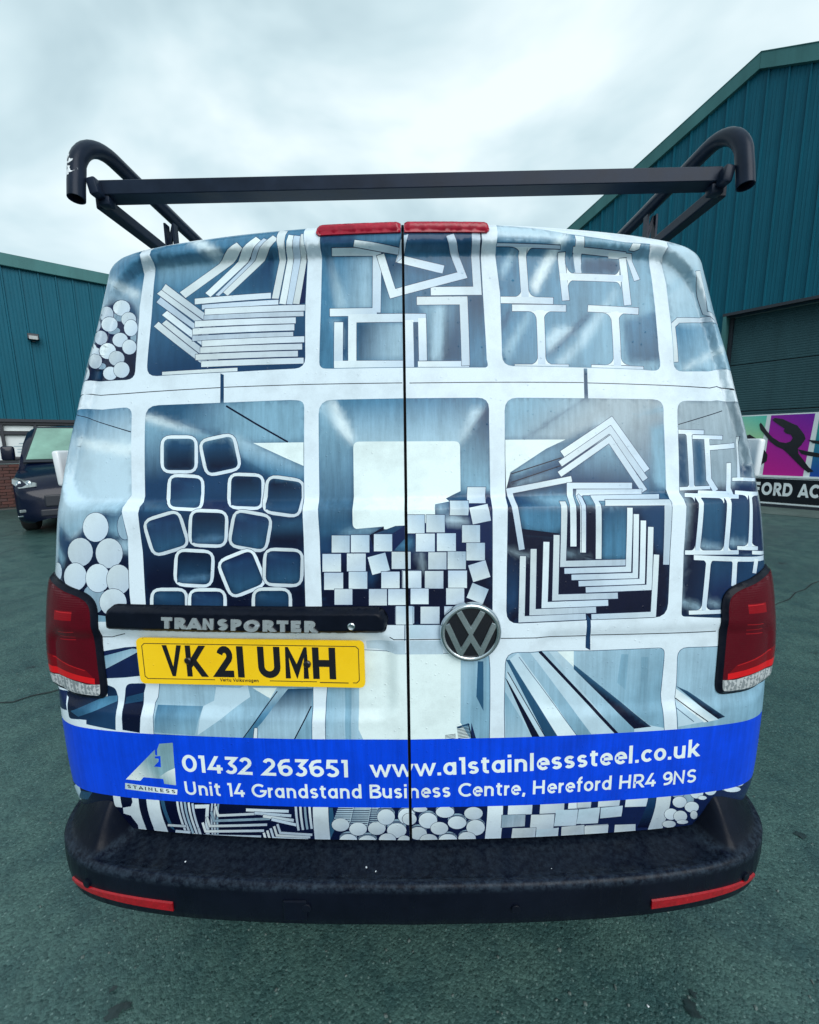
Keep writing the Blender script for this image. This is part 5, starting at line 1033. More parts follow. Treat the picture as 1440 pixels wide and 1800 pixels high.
(387,'n1',[852,3052,1105,3084,1103,3099,850,3067],0),
(387,'n1',[852,3019,1105,3051,1103,3066,850,3033],0),
(387,'n1',[852,2985,1105,3018,1103,3032,850,3000],0),
(-1,['l2','l1',2419,4930,5193,3122],[2272,4825,2292,4944,2344,5030,2429,5081,2545,5099,3896,5059,4307,5043,5978,5039,6041,5030,6085,5003,6111,4959,6118,4898,6115,4745,6061,3897,6100,3500,6176,2908,2276,2958,2253,3685,2261,4385],2),
(408,['s2','l2',2257,4037,2709,3019],[2249,4177,2949,2974,2303,2995],0),
(408,'n1',[2261,4505,2321,4435,3120,2967,2932,2974],0),
(408,'l1',[2321,4435,2287,4677,3274,2961,3127,2967],0),
(408,['s3','s4',2353,4727,3389,3104],[2286,4934,3257,2961,3566,2948,2369,4932],0),
(408,['l1','l0',2552,4995,3733,3088],[2369,4949,3566,2948,4051,2924,2569,5097],0),
(408,['l2','s2',2685,4992,4079,3071],[2569,5097,4051,2924,4434,2904,2852,5089],0),
(408,'l1',[2852,5089,4434,2904,4925,2876,3176,5043],0),
(408,['l1','s2',3379,5001,5129,3014],[3311,5072,3515,5065,3928,4636,5405,3109,5422,2846,5102,2866],0),
(408,'bk',[3515,5065,3906,5065,3911,4671],0),
(408,['l2','s2',4060,4977,5463,3534],[3906,5086,6151,5023,6194,3058,5793,3159,3910,4734],0),
(408,['s3','n1',4771,4037,4670,3900],[3910,4734,5831,3120,5406,3091,3912,4619],0),
(408,'n1',[2312,4637,3248,2956,3266,2966,2329,4647],0),
(408,'n3',[2580,4991,4045,2920,4056,2928,2591,4998],0),
(408,'n1',[3057,5068,4963,2958,5016,3012,3115,5110],0),
(408,'s2',[5061,4936,5236,4928,5190,4052,4974,4240],0),
(408,'s2',[5553,4844,5729,4835,5728,3673,5550,3854],0),
(-1,['l2','s2',6587,4858,8215,2841],[6466,4767,6482,4877,6532,4955,6614,4999,6729,5011,7479,4979,10200,4763,10200,3698,10200,1874,6528,2881,6460,3479,6442,3800,6469,4158],2),
(425,['s3','n1',7004,3794,6925,3665],[6443,4081,6774,3914,7762,3211,7529,3164],0),
(425,['l1','w',6931,3764,6765,3584],[6446,4016,7588,3157,7186,3125,6444,3746],0),
(425,'l1',[6444,3729,7185,3143,6521,3071],0),
(425,'n1',[6437,3761,7293,3122,7307,3142,6451,3781],0),
(425,'s4',[6420,3569,6914,3161,6925,3175,6433,3580],0),
(-1,'n1',[-9093,11182,-9339,11287,-8802,11290,-8395,11232,-7572,11223,-4832,11248,-4835,11268,-7578,11245,-8400,11254,-8802,11312,-9048,11264,-9102,11197],0),
(-1,'n1',[-4735,11251,-2367,11247,-54,11234,-54,11253,-2369,11266,-4738,11271],0),
(-1,'n1',[128,11228,4652,11231,4654,11251,128,11248],0),
(-1,'n1',[4746,11225,6738,11202,8256,11178,8542,11231,9062,11148,9110,11174,8549,11254,8260,11201,6742,11223,4749,11245],0),
(-1,'n3',[-4864,11599,-4767,11560,-4703,10871,-4803,10875],0),
(-1,'s4',[4691,11578,4787,11580,4728,10865,4625,10855],0),
(-1,'n3',[4665,10872,4724,10865,3443,10208,3389,10208],0),
(-1,'n3',[4174,10615,2960,9928,2976,9903,4190,10591],0),
(-1,'n1',[-7594,5337,-7253,5357,-6868,5477,-6864,5504,-7251,5381,-7591,5360],0),
(-1,'n1',[-424,5504,-323,5444,26,5444,26,5464,-317,5465,-414,5523],0),
(-1,'n1',[43,5443,2157,5436,4193,5412,4190,5435,2157,5456,43,5463],0),
(-1,'n1',[4311,5426,7454,5356,7451,5379,4308,5449],0),
(-1,'n3',[-68,5796,-84,5112,-64,5111,-48,5796],0),
(-1,'n3',[4200,5950,4295,5830,4306,5064,4189,5127],0),
(-1,'w4',[-979,5380,-456,5412,-57,5431,-61,5105,-294,5101,-765,5188,-966,5188],0),  # w4 patches: slight shade on the white frame, painted into the print colour
(-1,'w4',[42,5430,768,5417,830,5096,38,5104],0),
(-1,['l1','w3',47,5778,703,5502],[48,5795,758,5782,752,5467,43,5480],0),
(-1,'s2',[-7558,5936,-7283,5914,-7260,5789,-7554,5774],0),
(-1,['n1','n2',-6168,522,5453,487],[-10300,1136,10300,1136,10300,-40,-10300,-40],0),
(449,'l1',[-9468,753,-8719,1300,-8756,783,-9292,338],0),
(449,'s4',[-8707,1042,-8253,1136,-8487,846,-9053,611],0),
(449,['w','w3',-7624,1243,-8280,0],[-7616,1286,-7406,1314,-7440,784,-7651,774],1),
(449,['w','w3',-7086,1309,-7617,0],[-7086,1309,-6889,1308,-7017,0,-7250,0,-7209,167,-7282,515,-7472,563,-7422,776,-7173,861,-7092,1008],1),
(449,['w','w3',-6668,1349,-7136,0],[-6668,1349,-6325,1336,-6402,0,-6787,0],1),
(449,'s3',[-6312,1296,-6202,1262,-6190,77,-6276,180],0),
(449,['w','w3',-5855,1182,-5899,0],[-5884,1171,-5932,0,-5866,0,-5827,1193],1),
(449,'w3',[-5785,1153,-5833,0,-5768,0,-5728,1174],1),
(449,'s5',[-5687,1134,-5736,0,-5671,0,-5630,1156],1),
(449,['w','w3',-5560,1126,-5606,0],[-5588,1115,-5638,0,-5574,0,-5532,1136],1),
(449,'w3',[-5490,1096,-5542,0,-5477,0,-5434,1117],1),
(449,['w','w3',-6323,277,-5814,285],[-6341,230,-5830,239,-5798,331,-6306,323],1),
(449,'w3',[-6200,0,-5790,0,-5750,94,-6157,108],1),
(449,['w','w3',-5412,1011,-5311,0],[-5420,953,-5129,980,-5364,0,-5259,0,-5020,1101,-5405,1068],1),
(449,'w3',[-4966,1132,-5202,0,-5154,0,-4921,1136],1),
(449,['w','w3',-4862,1139,-5107,0],[-4885,1137,-5131,0,-5083,0,-4840,1140],1),
(449,'s5',[-4803,1142,-5060,0,-5012,0,-4759,1145],1),
(449,['w','w3',-5678,16,-3998,0],[-5715,0,-5729,0,-4008,0,-3988,0,-5652,0,-5642,35],1),
(449,'w3',[-5533,229,-5550,0,-3882,0,-3864,80,-5476,0,-5461,266],1),
(449,['w','w3',-5321,471,-3747,275],[-5356,454,-5376,75,-3756,227,-3738,323,-5301,178,-5286,488],1),
(449,['w','w3',-5159,678,-3626,509],[-5193,662,-5201,298,-3633,464,-3619,553,-5127,399,-5125,693],1),
(449,'s5',[-5039,863,-5032,511,-3520,683,-3509,770,-4964,605,-4974,891],1),
(449,['w','w3',-4869,1053,-3411,932],[-4901,1041,-4877,709,-3414,893,-3408,969,-4812,803,-4838,1066],1),
(449,'w3',[-5160,0,-4233,0,-4178,0,-5094,0],1),
(449,['w','w3',-3770,195,-2773,0],[-3802,182,-3802,0,-2780,0,-2765,0,-3739,0,-3739,209],1),
(449,['w','w3',-3663,286,-2707,0],[-3695,272,-3691,0,-2715,0,-2700,0,-3629,0,-3632,300],1),
(449,'w3',[-3589,360,-3582,0,-2650,0,-2636,25,-3521,47,-3527,389],1),
(449,['w','w3',-3454,461,-2579,77],[-3485,446,-3474,64,-2586,32,-2571,122,-3413,154,-3424,475],1),
(449,'w3',[-3383,530,-3365,171,-2522,129,-2506,219,-3306,260,-3323,558],1),
(449,['w','w3',-4091,988,-3011,991],[-4098,943,-3016,947,-3006,1034,-4085,1031],1),
(449,'w3',[-3894,854,-2969,802,-2953,896,-3876,946],1),
(449,['w','w3',-3680,808,-2915,693],[-3692,758,-2927,643,-2904,744,-3668,856],1),
(449,'w3',[-3493,658,-2886,484,-2856,585,-3461,758],1),
(449,'w3',[-2849,1141,-2873,322,-2813,335,-2791,1150],1),
(449,['w','w3',-2706,1149,-2726,355],[-2735,1144,-2756,349,-2696,361,-2678,1153],1),
(449,'s5',[-2621,1147,-2639,375,-2580,387,-2565,1156],1),
(449,['w','w3',-2480,1154,-2494,406],[-2508,1150,-2524,400,-2465,411,-2451,1158],1),
(449,['w','w3',-2395,1156,-2182,0],[-2392,1197,-2012,1203,-2069,0,-2469,0],1),
(449,'s3',[-1993,1120,-1905,1121,-1886,462,-2071,0],0),
(449,['s5','l1',-1972,564,-1529,569],[-1972,564,-1742,1206,-1323,1209,-1529,569],1),
(449,'n2',[-1962,599,-1527,604,-1524,634,-1959,628],0),
(449,'n2',[-1943,673,-1509,679,-1506,709,-1940,703],0),
(449,'n2',[-1923,749,-1491,754,-1489,784,-1921,779],0),
(449,'n2',[-1905,823,-1473,828,-1472,856,-1903,852],0),
(449,'n2',[-1887,893,-1457,897,-1455,924,-1885,920],0),
(449,'n2',[-1870,960,-1441,964,-1440,990,-1869,986],0),
(449,'n2',[-1854,1025,-1425,1029,-1424,1054,-1853,1050],0),
(449,'n2',[-1838,1088,-1410,1092,-1409,1117,-1837,1114],0),
(449,'n2',[-1822,1151,-1395,1155,-1394,1180,-1821,1176],0),
(449,['s5','l1',-1546,413,-1101,418],[-1546,413,-1347,1209,-928,1212,-1101,418],1),
(449,'n2',[-1535,451,-1098,455,-1096,487,-1533,482],0),
(449,'n2',[-1520,529,-1085,533,-1083,563,-1518,559],0),
(449,'n2',[-1505,604,-1071,608,-1070,638,-1503,634],0),
(449,'n2',[-1491,679,-1058,683,-1057,713,-1489,709],0),
(449,'n2',[-1477,755,-1045,758,-1044,788,-1474,784],0),
(449,'n2',[-1463,828,-1033,832,-1031,860,-1461,856],0),
(449,'n2',[-1450,898,-1021,901,-1019,927,-1448,924],0),
(449,'n2',[-1437,964,-1009,967,-1008,993,-1436,990],0),
(449,'n2',[-1425,1029,-998,1031,-997,1057,-1424,1054],0),
(449,['s5','l1',-1070,445,-627,449],[-1070,445,-921,1212,-504,1214,-627,449],1),
(449,'n2',[-1061,482,-626,486,-624,517,-1059,513],0),
(449,'n2',[-1051,559,-617,562,-616,592,-1049,589],0),
(449,'n2',[-1041,633,-609,637,-608,667,-1040,663],0),
(449,'n2',[-1032,708,-601,712,-600,742,-1030,738],0),
(449,'n2',[-1023,783,-593,787,-592,816,-1021,813],0),
(449,'n2',[-1014,855,-585,858,-584,886,-1013,883],0),
(449,'n2',[-1006,923,-578,926,-577,952,-1004,949],0),
(449,'n2',[-998,989,-570,992,-570,1017,-997,1014],0),
(449,'n2',[-990,1053,-563,1055,-563,1081,-989,1078],0),
(449,'s5',[-381,963,-396,887,-435,817,-495,761,-567,731,-643,730,-714,759,-769,814,-804,884,-815,959,-799,1033,-759,1097,-700,1144,-629,1169,-554,1169,-484,1145,-428,1099,-392,1036],1),
(449,'n2',[-788,1115,-399,1118,-399,1097,-789,1094],0),
(449,'n2',[-789,1077,-399,1080,-400,1059,-790,1056],0),
(449,'n2',[-790,1039,-400,1042,-401,1021,-791,1018],0),
(449,'s5',[-112,533,-128,444,-171,363,-235,301,-313,267,-396,266,-472,298,-533,358,-571,438,-581,527,-564,613,-521,688,-457,745,-380,775,-299,776,-224,748,-164,692,-125,618],1),
(449,'n2',[-551,710,-132,715,-133,689,-552,685],0),
(449,'n2',[-553,665,-133,670,-133,645,-554,640],0),
(449,'n2',[-554,620,-134,625,-134,600,-555,595],0),
(449,'s5',[119,964,106,889,68,820,12,767,-58,737,-131,736,-199,765,-254,819,-289,888,-300,964,-286,1037,-248,1101,-192,1148,-123,1173,-51,1174,17,1150,72,1102,107,1037],1),
(449,'n2',[-276,1119,100,1119,100,1098,-276,1098],0),
(449,'n2',[-277,1081,100,1081,99,1060,-277,1060],0),
(449,'n2',[-277,1043,99,1043,99,1022,-278,1022],0),
(449,'s5',[-1371,73,-1391,0,-1437,0,-1502,0,-1579,0,-1658,0,-1730,0,-1786,0,-1819,0,-1824,67,-1802,153,-1756,230,-1691,286,-1615,317,-1537,318,-1466,289,-1411,234,-1378,159],1),
(449,'n2',[-1783,259,-1379,264,-1381,236,-1786,231],0),
(449,'n2',[-1788,209,-1383,214,-1385,186,-1791,181],0),
(449,'n2',[-1793,158,-1387,164,-1389,136,-1796,130],0),
(449,'s5',[-871,34,-890,0,-935,0,-1002,0,-1082,0,-1165,0,-1241,0,-1301,0,-1337,0,-1345,29,-1325,115,-1278,191,-1211,248,-1133,278,-1051,279,-977,250,-917,195,-881,120],1),
(449,'n2',[-1307,220,-884,225,-886,197,-1310,193],0),
(449,'n2',[-1311,170,-887,175,-889,147,-1313,142],0),
(449,'n2',[-1315,120,-890,124,-891,96,-1317,92],0),
(449,'s5',[661,813,648,729,609,655,549,602,474,574,394,577,319,608,258,665,219,742,205,826,220,904,260,969,320,1016,394,1039,473,1037,547,1010,607,961,647,893],1),
(449,'n2',[229,989,638,979,638,957,229,967],0),
(449,'n2',[229,950,638,940,638,917,229,928],0),
(449,'n2',[229,910,638,900,638,877,229,888],0),
(449,'s5',[1385,720,1374,644,1336,578,1277,529,1203,504,1122,506,1046,535,983,587,942,655,926,732,938,808,977,871,1037,915,1111,937,1190,935,1264,909,1326,863,1368,797],1),
(449,'n2',[946,896,1356,886,1357,863,946,873],0),
(449,'n2',[947,855,1357,845,1358,821,947,831],0),
(449,'n2',[947,812,1359,802,1359,777,948,788],0),
(449,'s5',[1079,1048,1066,990,1027,938,967,900,893,881,814,882,739,906,679,946,639,999,625,1058,639,1115,678,1164,738,1200,812,1218,890,1216,964,1195,1025,1157,1064,1106],1),
(449,'n2',[648,1191,1055,1182,1055,1161,648,1170],0),
(449,'n2',[648,1153,1055,1145,1055,1124,648,1133],0),
(449,'n2',[648,1116,1055,1107,1056,1086,648,1095],0),
(449,'s5',[1854,532,1846,444,1812,365,1754,306,1680,276,1598,279,1520,314,1454,376,1410,458,1392,546,1402,631,1439,705,1497,759,1571,786,1650,784,1727,752,1791,694,1835,618],1),
(449,'n2',[1407,727,1820,715,1822,690,1408,702],0),
(449,'n2',[1409,682,1823,670,1824,645,1410,657],0),
(449,'n2',[1411,637,1826,626,1827,601,1412,613],0),
(449,'s5',[1649,123,1641,44,1607,0,1551,0,1481,0,1404,0,1332,0,1271,0,1230,56,1214,136,1223,216,1258,285,1313,335,1382,360,1456,357,1528,328,1589,275,1631,204],1),
(449,'n2',[1227,318,1616,306,1617,279,1229,291],0),
(449,'n2',[1230,269,1619,257,1620,229,1231,241],0),
(449,'n2',[1232,219,1622,207,1624,179,1233,191],0),
(449,'s5',[1181,54,1170,0,1131,0,1070,0,993,0,910,0,832,0,767,0,725,0,709,67,722,153,761,227,822,280,897,308,978,305,1055,274,1120,216,1163,140],1),
(449,'n2',[729,257,1150,245,1151,217,729,229],0),
(449,'n2',[730,207,1152,195,1153,167,730,179],0),
(449,'n2',[731,157,1154,145,1155,117,731,129],0),
(449,'s5',[399,353,387,269,350,196,292,142,221,114,146,117,75,149,19,207,-18,282,-30,366,-15,449,23,518,80,567,149,592,223,590,292,561,349,508,386,436],1),
(449,'n2',[-6,546,377,534,377,509,-6,521],0),
(449,'n2',[-6,500,377,488,378,462,-7,474],0),
(449,'n2',[-7,453,378,441,378,414,-7,427],0),
(449,['e1','e2',-1952,793,-1550,327],[-1529,569,-1549,489,-1594,415,-1658,359,-1734,328,-1812,327,-1882,356,-1936,410,-1967,483,-1972,564,-1952,642,-1907,712,-1844,764,-1770,793,-1694,793,-1624,767,-1570,716,-1537,647],1),
(449,['e1','e2',-1527,649,-1118,165],[-1101,418,-1120,333,-1164,256,-1228,199,-1303,167,-1382,166,-1452,196,-1507,253,-1540,328,-1546,413,-1525,497,-1481,568,-1419,619,-1345,647,-1269,648,-1198,621,-1143,571,-1109,501],1),
(449,['e1','e2',-1057,678,-638,198],[-627,449,-644,365,-686,289,-749,231,-823,200,-901,199,-973,229,-1028,285,-1062,361,-1070,445,-1052,527,-1010,597,-949,648,-875,676,-799,676,-729,650,-672,600,-637,530],1),
(449,['e1','e2',-810,1088,-391,580],[-383,851,-399,760,-440,676,-500,615,-573,582,-649,581,-720,613,-776,673,-810,756,-819,847,-803,932,-762,1005,-703,1057,-632,1085,-556,1086,-486,1059,-430,1007,-394,936],1),
(449,['e1','e2',-584,637,-114,88],[-108,376,-125,278,-169,191,-236,125,-317,90,-403,88,-482,122,-545,186,-584,272,-595,369,-576,464,-531,545,-465,604,-385,635,-302,636,-224,607,-161,550,-121,470],1),
(449,['e1','e2',-1810,218,-1397,0],[-1379,0,-1399,0,-1444,0,-1510,0,-1587,0,-1667,0,-1739,0,-1795,0,-1828,0,-1834,0,-1812,53,-1766,129,-1700,186,-1624,217,-1546,218,-1475,189,-1419,134,-1386,59],1),
(449,['e1','e2',-1335,169,-890,0],[-877,0,-896,0,-941,0,-1008,0,-1089,0,-1172,0,-1249,0,-1309,0,-1345,0,-1354,0,-1333,4,-1286,79,-1219,136,-1140,167,-1059,168,-983,139,-924,83,-887,9],1),
(449,['e1','e2',-805,257,-388,0],[-380,12,-396,0,-437,0,-497,0,-571,0,-647,0,-718,0,-774,0,-809,0,-818,7,-800,93,-759,169,-698,225,-626,256,-551,256,-482,228,-426,172,-391,97],1),
(449,['e1','e2',-297,1112,116,606],[118,875,105,786,67,705,10,646,-60,613,-133,612,-202,643,-257,704,-292,786,-302,875,-288,959,-250,1030,-193,1083,-124,1111,-52,1111,16,1084,71,1031,106,959],1),
(449,['e1','e2',-339,180,15,0],[18,0,6,0,-27,0,-76,0,-137,0,-201,0,-261,0,-308,0,-338,0,-347,0,-333,15,-299,91,-250,147,-190,178,-127,179,-69,150,-22,95,9,20],1),
(449,['e1','e2',-195,973,151,570],[152,779,141,708,110,646,62,601,4,578,-57,577,-114,601,-161,647,-190,709,-199,781,-187,850,-155,908,-108,950,-51,972,10,973,67,949,113,907,142,848],1),
(449,['e1','e2',207,983,666,436],[662,714,650,621,611,540,550,478,475,446,394,449,319,485,258,550,218,633,205,728,219,820,259,895,320,948,394,974,473,973,547,942,608,886,648,808],1),
(449,['e1','e2',625,1162,1083,803],[1079,984,1067,924,1028,871,968,831,894,810,815,812,740,837,679,880,639,934,625,994,639,1052,678,1102,738,1138,812,1156,891,1154,965,1133,1025,1094,1065,1043],1),
(449,['e1','e2',-34,509,408,5],[407,254,394,169,355,95,296,42,222,15,144,17,71,49,12,107,-26,183,-38,268,-24,352,16,425,75,475,147,501,224,498,296,468,354,413,393,339],1),
(449,['e1','e2',497,669,948,183],[941,429,930,347,894,273,836,220,763,192,686,194,612,226,552,283,513,359,499,441,511,521,549,588,607,636,678,660,754,658,826,630,885,579,925,510],1),
(449,['e1','e2',924,854,1399,389],[1389,621,1378,545,1341,476,1282,425,1207,399,1126,401,1050,431,986,486,944,556,929,633,941,709,979,776,1038,823,1112,846,1192,844,1267,817,1329,767,1372,698],1),
(449,['e1','e2',1322,1126,1791,709],[1780,923,1769,854,1733,791,1674,742,1601,718,1521,720,1445,749,1382,800,1341,865,1325,935,1337,1001,1376,1058,1435,1099,1509,1119,1587,1117,1662,1093,1723,1049,1765,991],1),
(449,['e1','e2',1385,720,1884,126],[1861,428,1855,327,1821,238,1763,172,1689,138,1607,140,1528,179,1462,249,1416,341,1397,443,1406,540,1442,621,1501,680,1574,711,1654,709,1731,674,1796,611,1841,527],1),
(449,['e1','e2',231,232,685,0],[681,0,669,0,630,0,570,0,496,0,417,0,343,0,283,0,243,0,230,10,244,86,283,151,342,199,415,223,493,221,566,192,626,141,666,72],1),
(449,['e1','e2',706,218,1194,0],[1185,0,1174,0,1135,0,1073,0,996,0,913,0,834,0,769,0,726,0,711,0,723,52,763,126,824,181,900,208,981,206,1059,174,1124,116,1167,40],1),
(449,['e1','e2',1200,286,1677,0],[1662,23,1654,0,1618,0,1561,0,1488,0,1409,0,1333,0,1270,0,1228,0,1211,37,1221,121,1256,196,1313,250,1385,277,1462,275,1537,243,1600,186,1643,109],1),
(449,['e1','e2',69,1176,416,999],[416,1084,406,1055,375,1031,329,1013,272,1004,211,1006,155,1017,108,1037,78,1064,68,1093,79,1121,110,1145,156,1162,213,1171,273,1169,330,1158,376,1138,406,1113],1),
(449,['w','w3',1896,1133,2316,0],[1894,1216,2270,1226,2302,0,1895,0],1),
(449,['w','w3',2402,1138,2999,853],[2402,1138,2998,1155,2999,853,2399,849],1),
(449,['s5','w3',2258,854,2864,437],[2258,854,2840,852,2864,437,2274,413],1),
(449,['w','w3',3190,1187,3802,850],[3190,1187,3791,1195,3802,850,3195,852],1),
(449,['l1','w3',3596,945,4184,366],[3596,945,4152,931,4184,366,3613,386],0),
(449,['w','w3',2984,831,3617,249],[2984,831,3573,818,3617,249,3014,254],1),
(449,['w','w3',3897,1210,4473,961],[3897,1210,4468,1215,4473,961,3898,965],1),
(449,['l1','w3',4170,929,4737,451],[4170,929,4708,957,4737,451,4185,420],0),
(449,['w','w3',2565,373,3184,0],[2565,373,3162,364,3184,0,2572,0],1),
(449,['l1','w3',3185,281,3780,0],[3185,281,3752,321,3780,0,3200,0],0),
(449,['w','w3',3821,342,4467,0],[3821,342,4403,374,4467,0,3866,0],1),
(449,['w','w3',4446,343,5071,0],[4446,343,5020,344,5071,0,4479,0],1),
(449,['w','w3',4112,1196,4471,983],[4112,1196,4468,1215,4471,983,4129,984],1),
(449,['w','w3',4645,1244,5197,971],[4645,1244,5204,1245,5197,971,4652,969],1),
(449,['w','w3',5345,1297,5927,886],[5345,1297,5912,1293,5927,886,5351,915],1),
(449,['l1','w3',4242,933,4746,407],[4242,933,4690,958,4746,407,4304,410],0),
(449,['l1','w3',4728,942,5316,602],[4728,942,5289,964,5316,602,4768,576],0),
(449,['w','w3',4414,319,5094,0],[4414,319,5046,314,5094,0,4479,0],1),
(449,['w','w3',5218,296,5838,0],[5218,296,5773,264,5838,0,5269,0],1),
(449,['w','w3',6171,1291,6493,34],[6138,1417,6510,1424,6579,0,6175,0],1),
(449,['n3','n1',5933,1103,5994,154],[5923,1188,6124,1212,6170,77,5851,116],0),
(449,'s5',[8185,1231,8186,1173,8164,1126,8123,1096,8068,1087,8007,1099,7946,1130,7893,1178,7855,1235,7835,1296,7836,1353,7858,1400,7897,1430,7950,1441,8010,1431,8070,1400,8124,1352,8164,1294],1),
(449,'s5',[6977,1187,6971,1130,6938,1083,6881,1051,6808,1039,6727,1049,6648,1078,6581,1123,6534,1178,6513,1237,6520,1294,6553,1340,6610,1371,6682,1383,6762,1375,6840,1347,6907,1302,6954,1247],1),
(449,'s5',[7166,970,7169,908,7153,855,7120,817,7073,801,7017,809,6959,840,6907,889,6869,948,6849,1010,6849,1069,6869,1118,6905,1152,6953,1166,7007,1159,7062,1133,7110,1089,7146,1032],1),
(449,['e1','e2',6565,1127,7034,703],[6984,905,6982,824,6944,761,6874,732,6785,744,6695,795,6625,870,6591,952,6598,1027,6643,1082,6715,1107,6802,1097,6885,1055,6950,986],1),
(449,['e1','e2',6922,926,7444,468],[7379,673,7384,590,7348,529,7275,503,7181,519,7086,572,7009,649,6965,739,6963,821,7004,878,7077,902,7167,889,7257,842,7333,765],1),
(449,['e1','e2',6995,1393,7439,953],[7404,1152,7399,1070,7356,1008,7285,980,7199,992,7115,1041,7052,1116,7021,1202,7028,1283,7071,1343,7142,1370,7227,1360,7309,1313,7372,1239],1),
(449,['e1','e2',7370,1416,7809,993],[7775,1180,7770,1103,7727,1047,7656,1024,7571,1038,7488,1085,7425,1157,7395,1238,7402,1313,7445,1368,7515,1391,7599,1379,7681,1333,7744,1262],1),
(449,['e1','e2',6410,762,6921,276],[6848,503,6858,410,6829,339,6764,306,6676,319,6584,375,6507,460,6462,555,6458,642,6492,708,6558,739,6642,728,6729,677,6802,598],1),
(449,['e1','e2',6686,652,7229,140],[7145,377,7161,279,7133,206,7066,174,6976,190,6880,248,6797,338,6746,439,6737,531,6771,597,6837,626,6924,614,7014,562,7092,478],1),
(449,['e1','e2',8171,1444,8716,1028],[8673,1175,8660,1124,8592,1104,8493,1113,8386,1144,8291,1193,8224,1253,8193,1314,8204,1367,8254,1399,8336,1405,8437,1378,8541,1322,8628,1248],1),
(449,['e1','e2',7166,583,7503,199],[7435,379,7453,304,7446,247,7414,221,7365,231,7309,274,7256,341,7219,418,7205,490,7216,542,7249,566,7296,558,7348,519,7398,456],1),
(449,['e1','e2',7971,1231,8612,889],[8578,993,8554,963,8466,961,8344,980,8214,1012,8099,1054,8019,1100,7986,1143,8005,1176,8073,1193,8179,1188,8304,1160,8430,1110,8530,1048],1),
(449,['e1','e2',6474,315,6963,0],[6917,110,6917,49,6877,7,6805,0,6716,5,6628,45,6558,104,6520,170,6519,230,6558,273,6627,290,6715,277,6804,237,6876,177],1),
(449,['e1','e2',6890,276,7288,51],[7259,135,7254,101,7216,81,7152,77,7076,91,7002,118,6946,155,6917,194,6922,227,6959,248,7021,253,7097,240,7171,212,7229,174],1),
(449,['e1','e2',7269,1060,7540,896],[7526,961,7519,935,7489,918,7442,913,7387,922,7335,942,7296,969,7279,998,7286,1023,7316,1040,7363,1045,7418,1037,7469,1018,7508,991],1)]


VAN = empty('van', (0, 3.4, 0)); tag(VAN, 'white panel van seen from behind, wrapped in a print of stacked steel bars', 'van')
VAN['_w'] = 1
def vlink(o):
    o.matrix_parent_inverse = Matrix.Translation((0, -3.4, 0)); return o
UE, VTOP, VBOT, GAP = .958, 1.508, .0, .0036

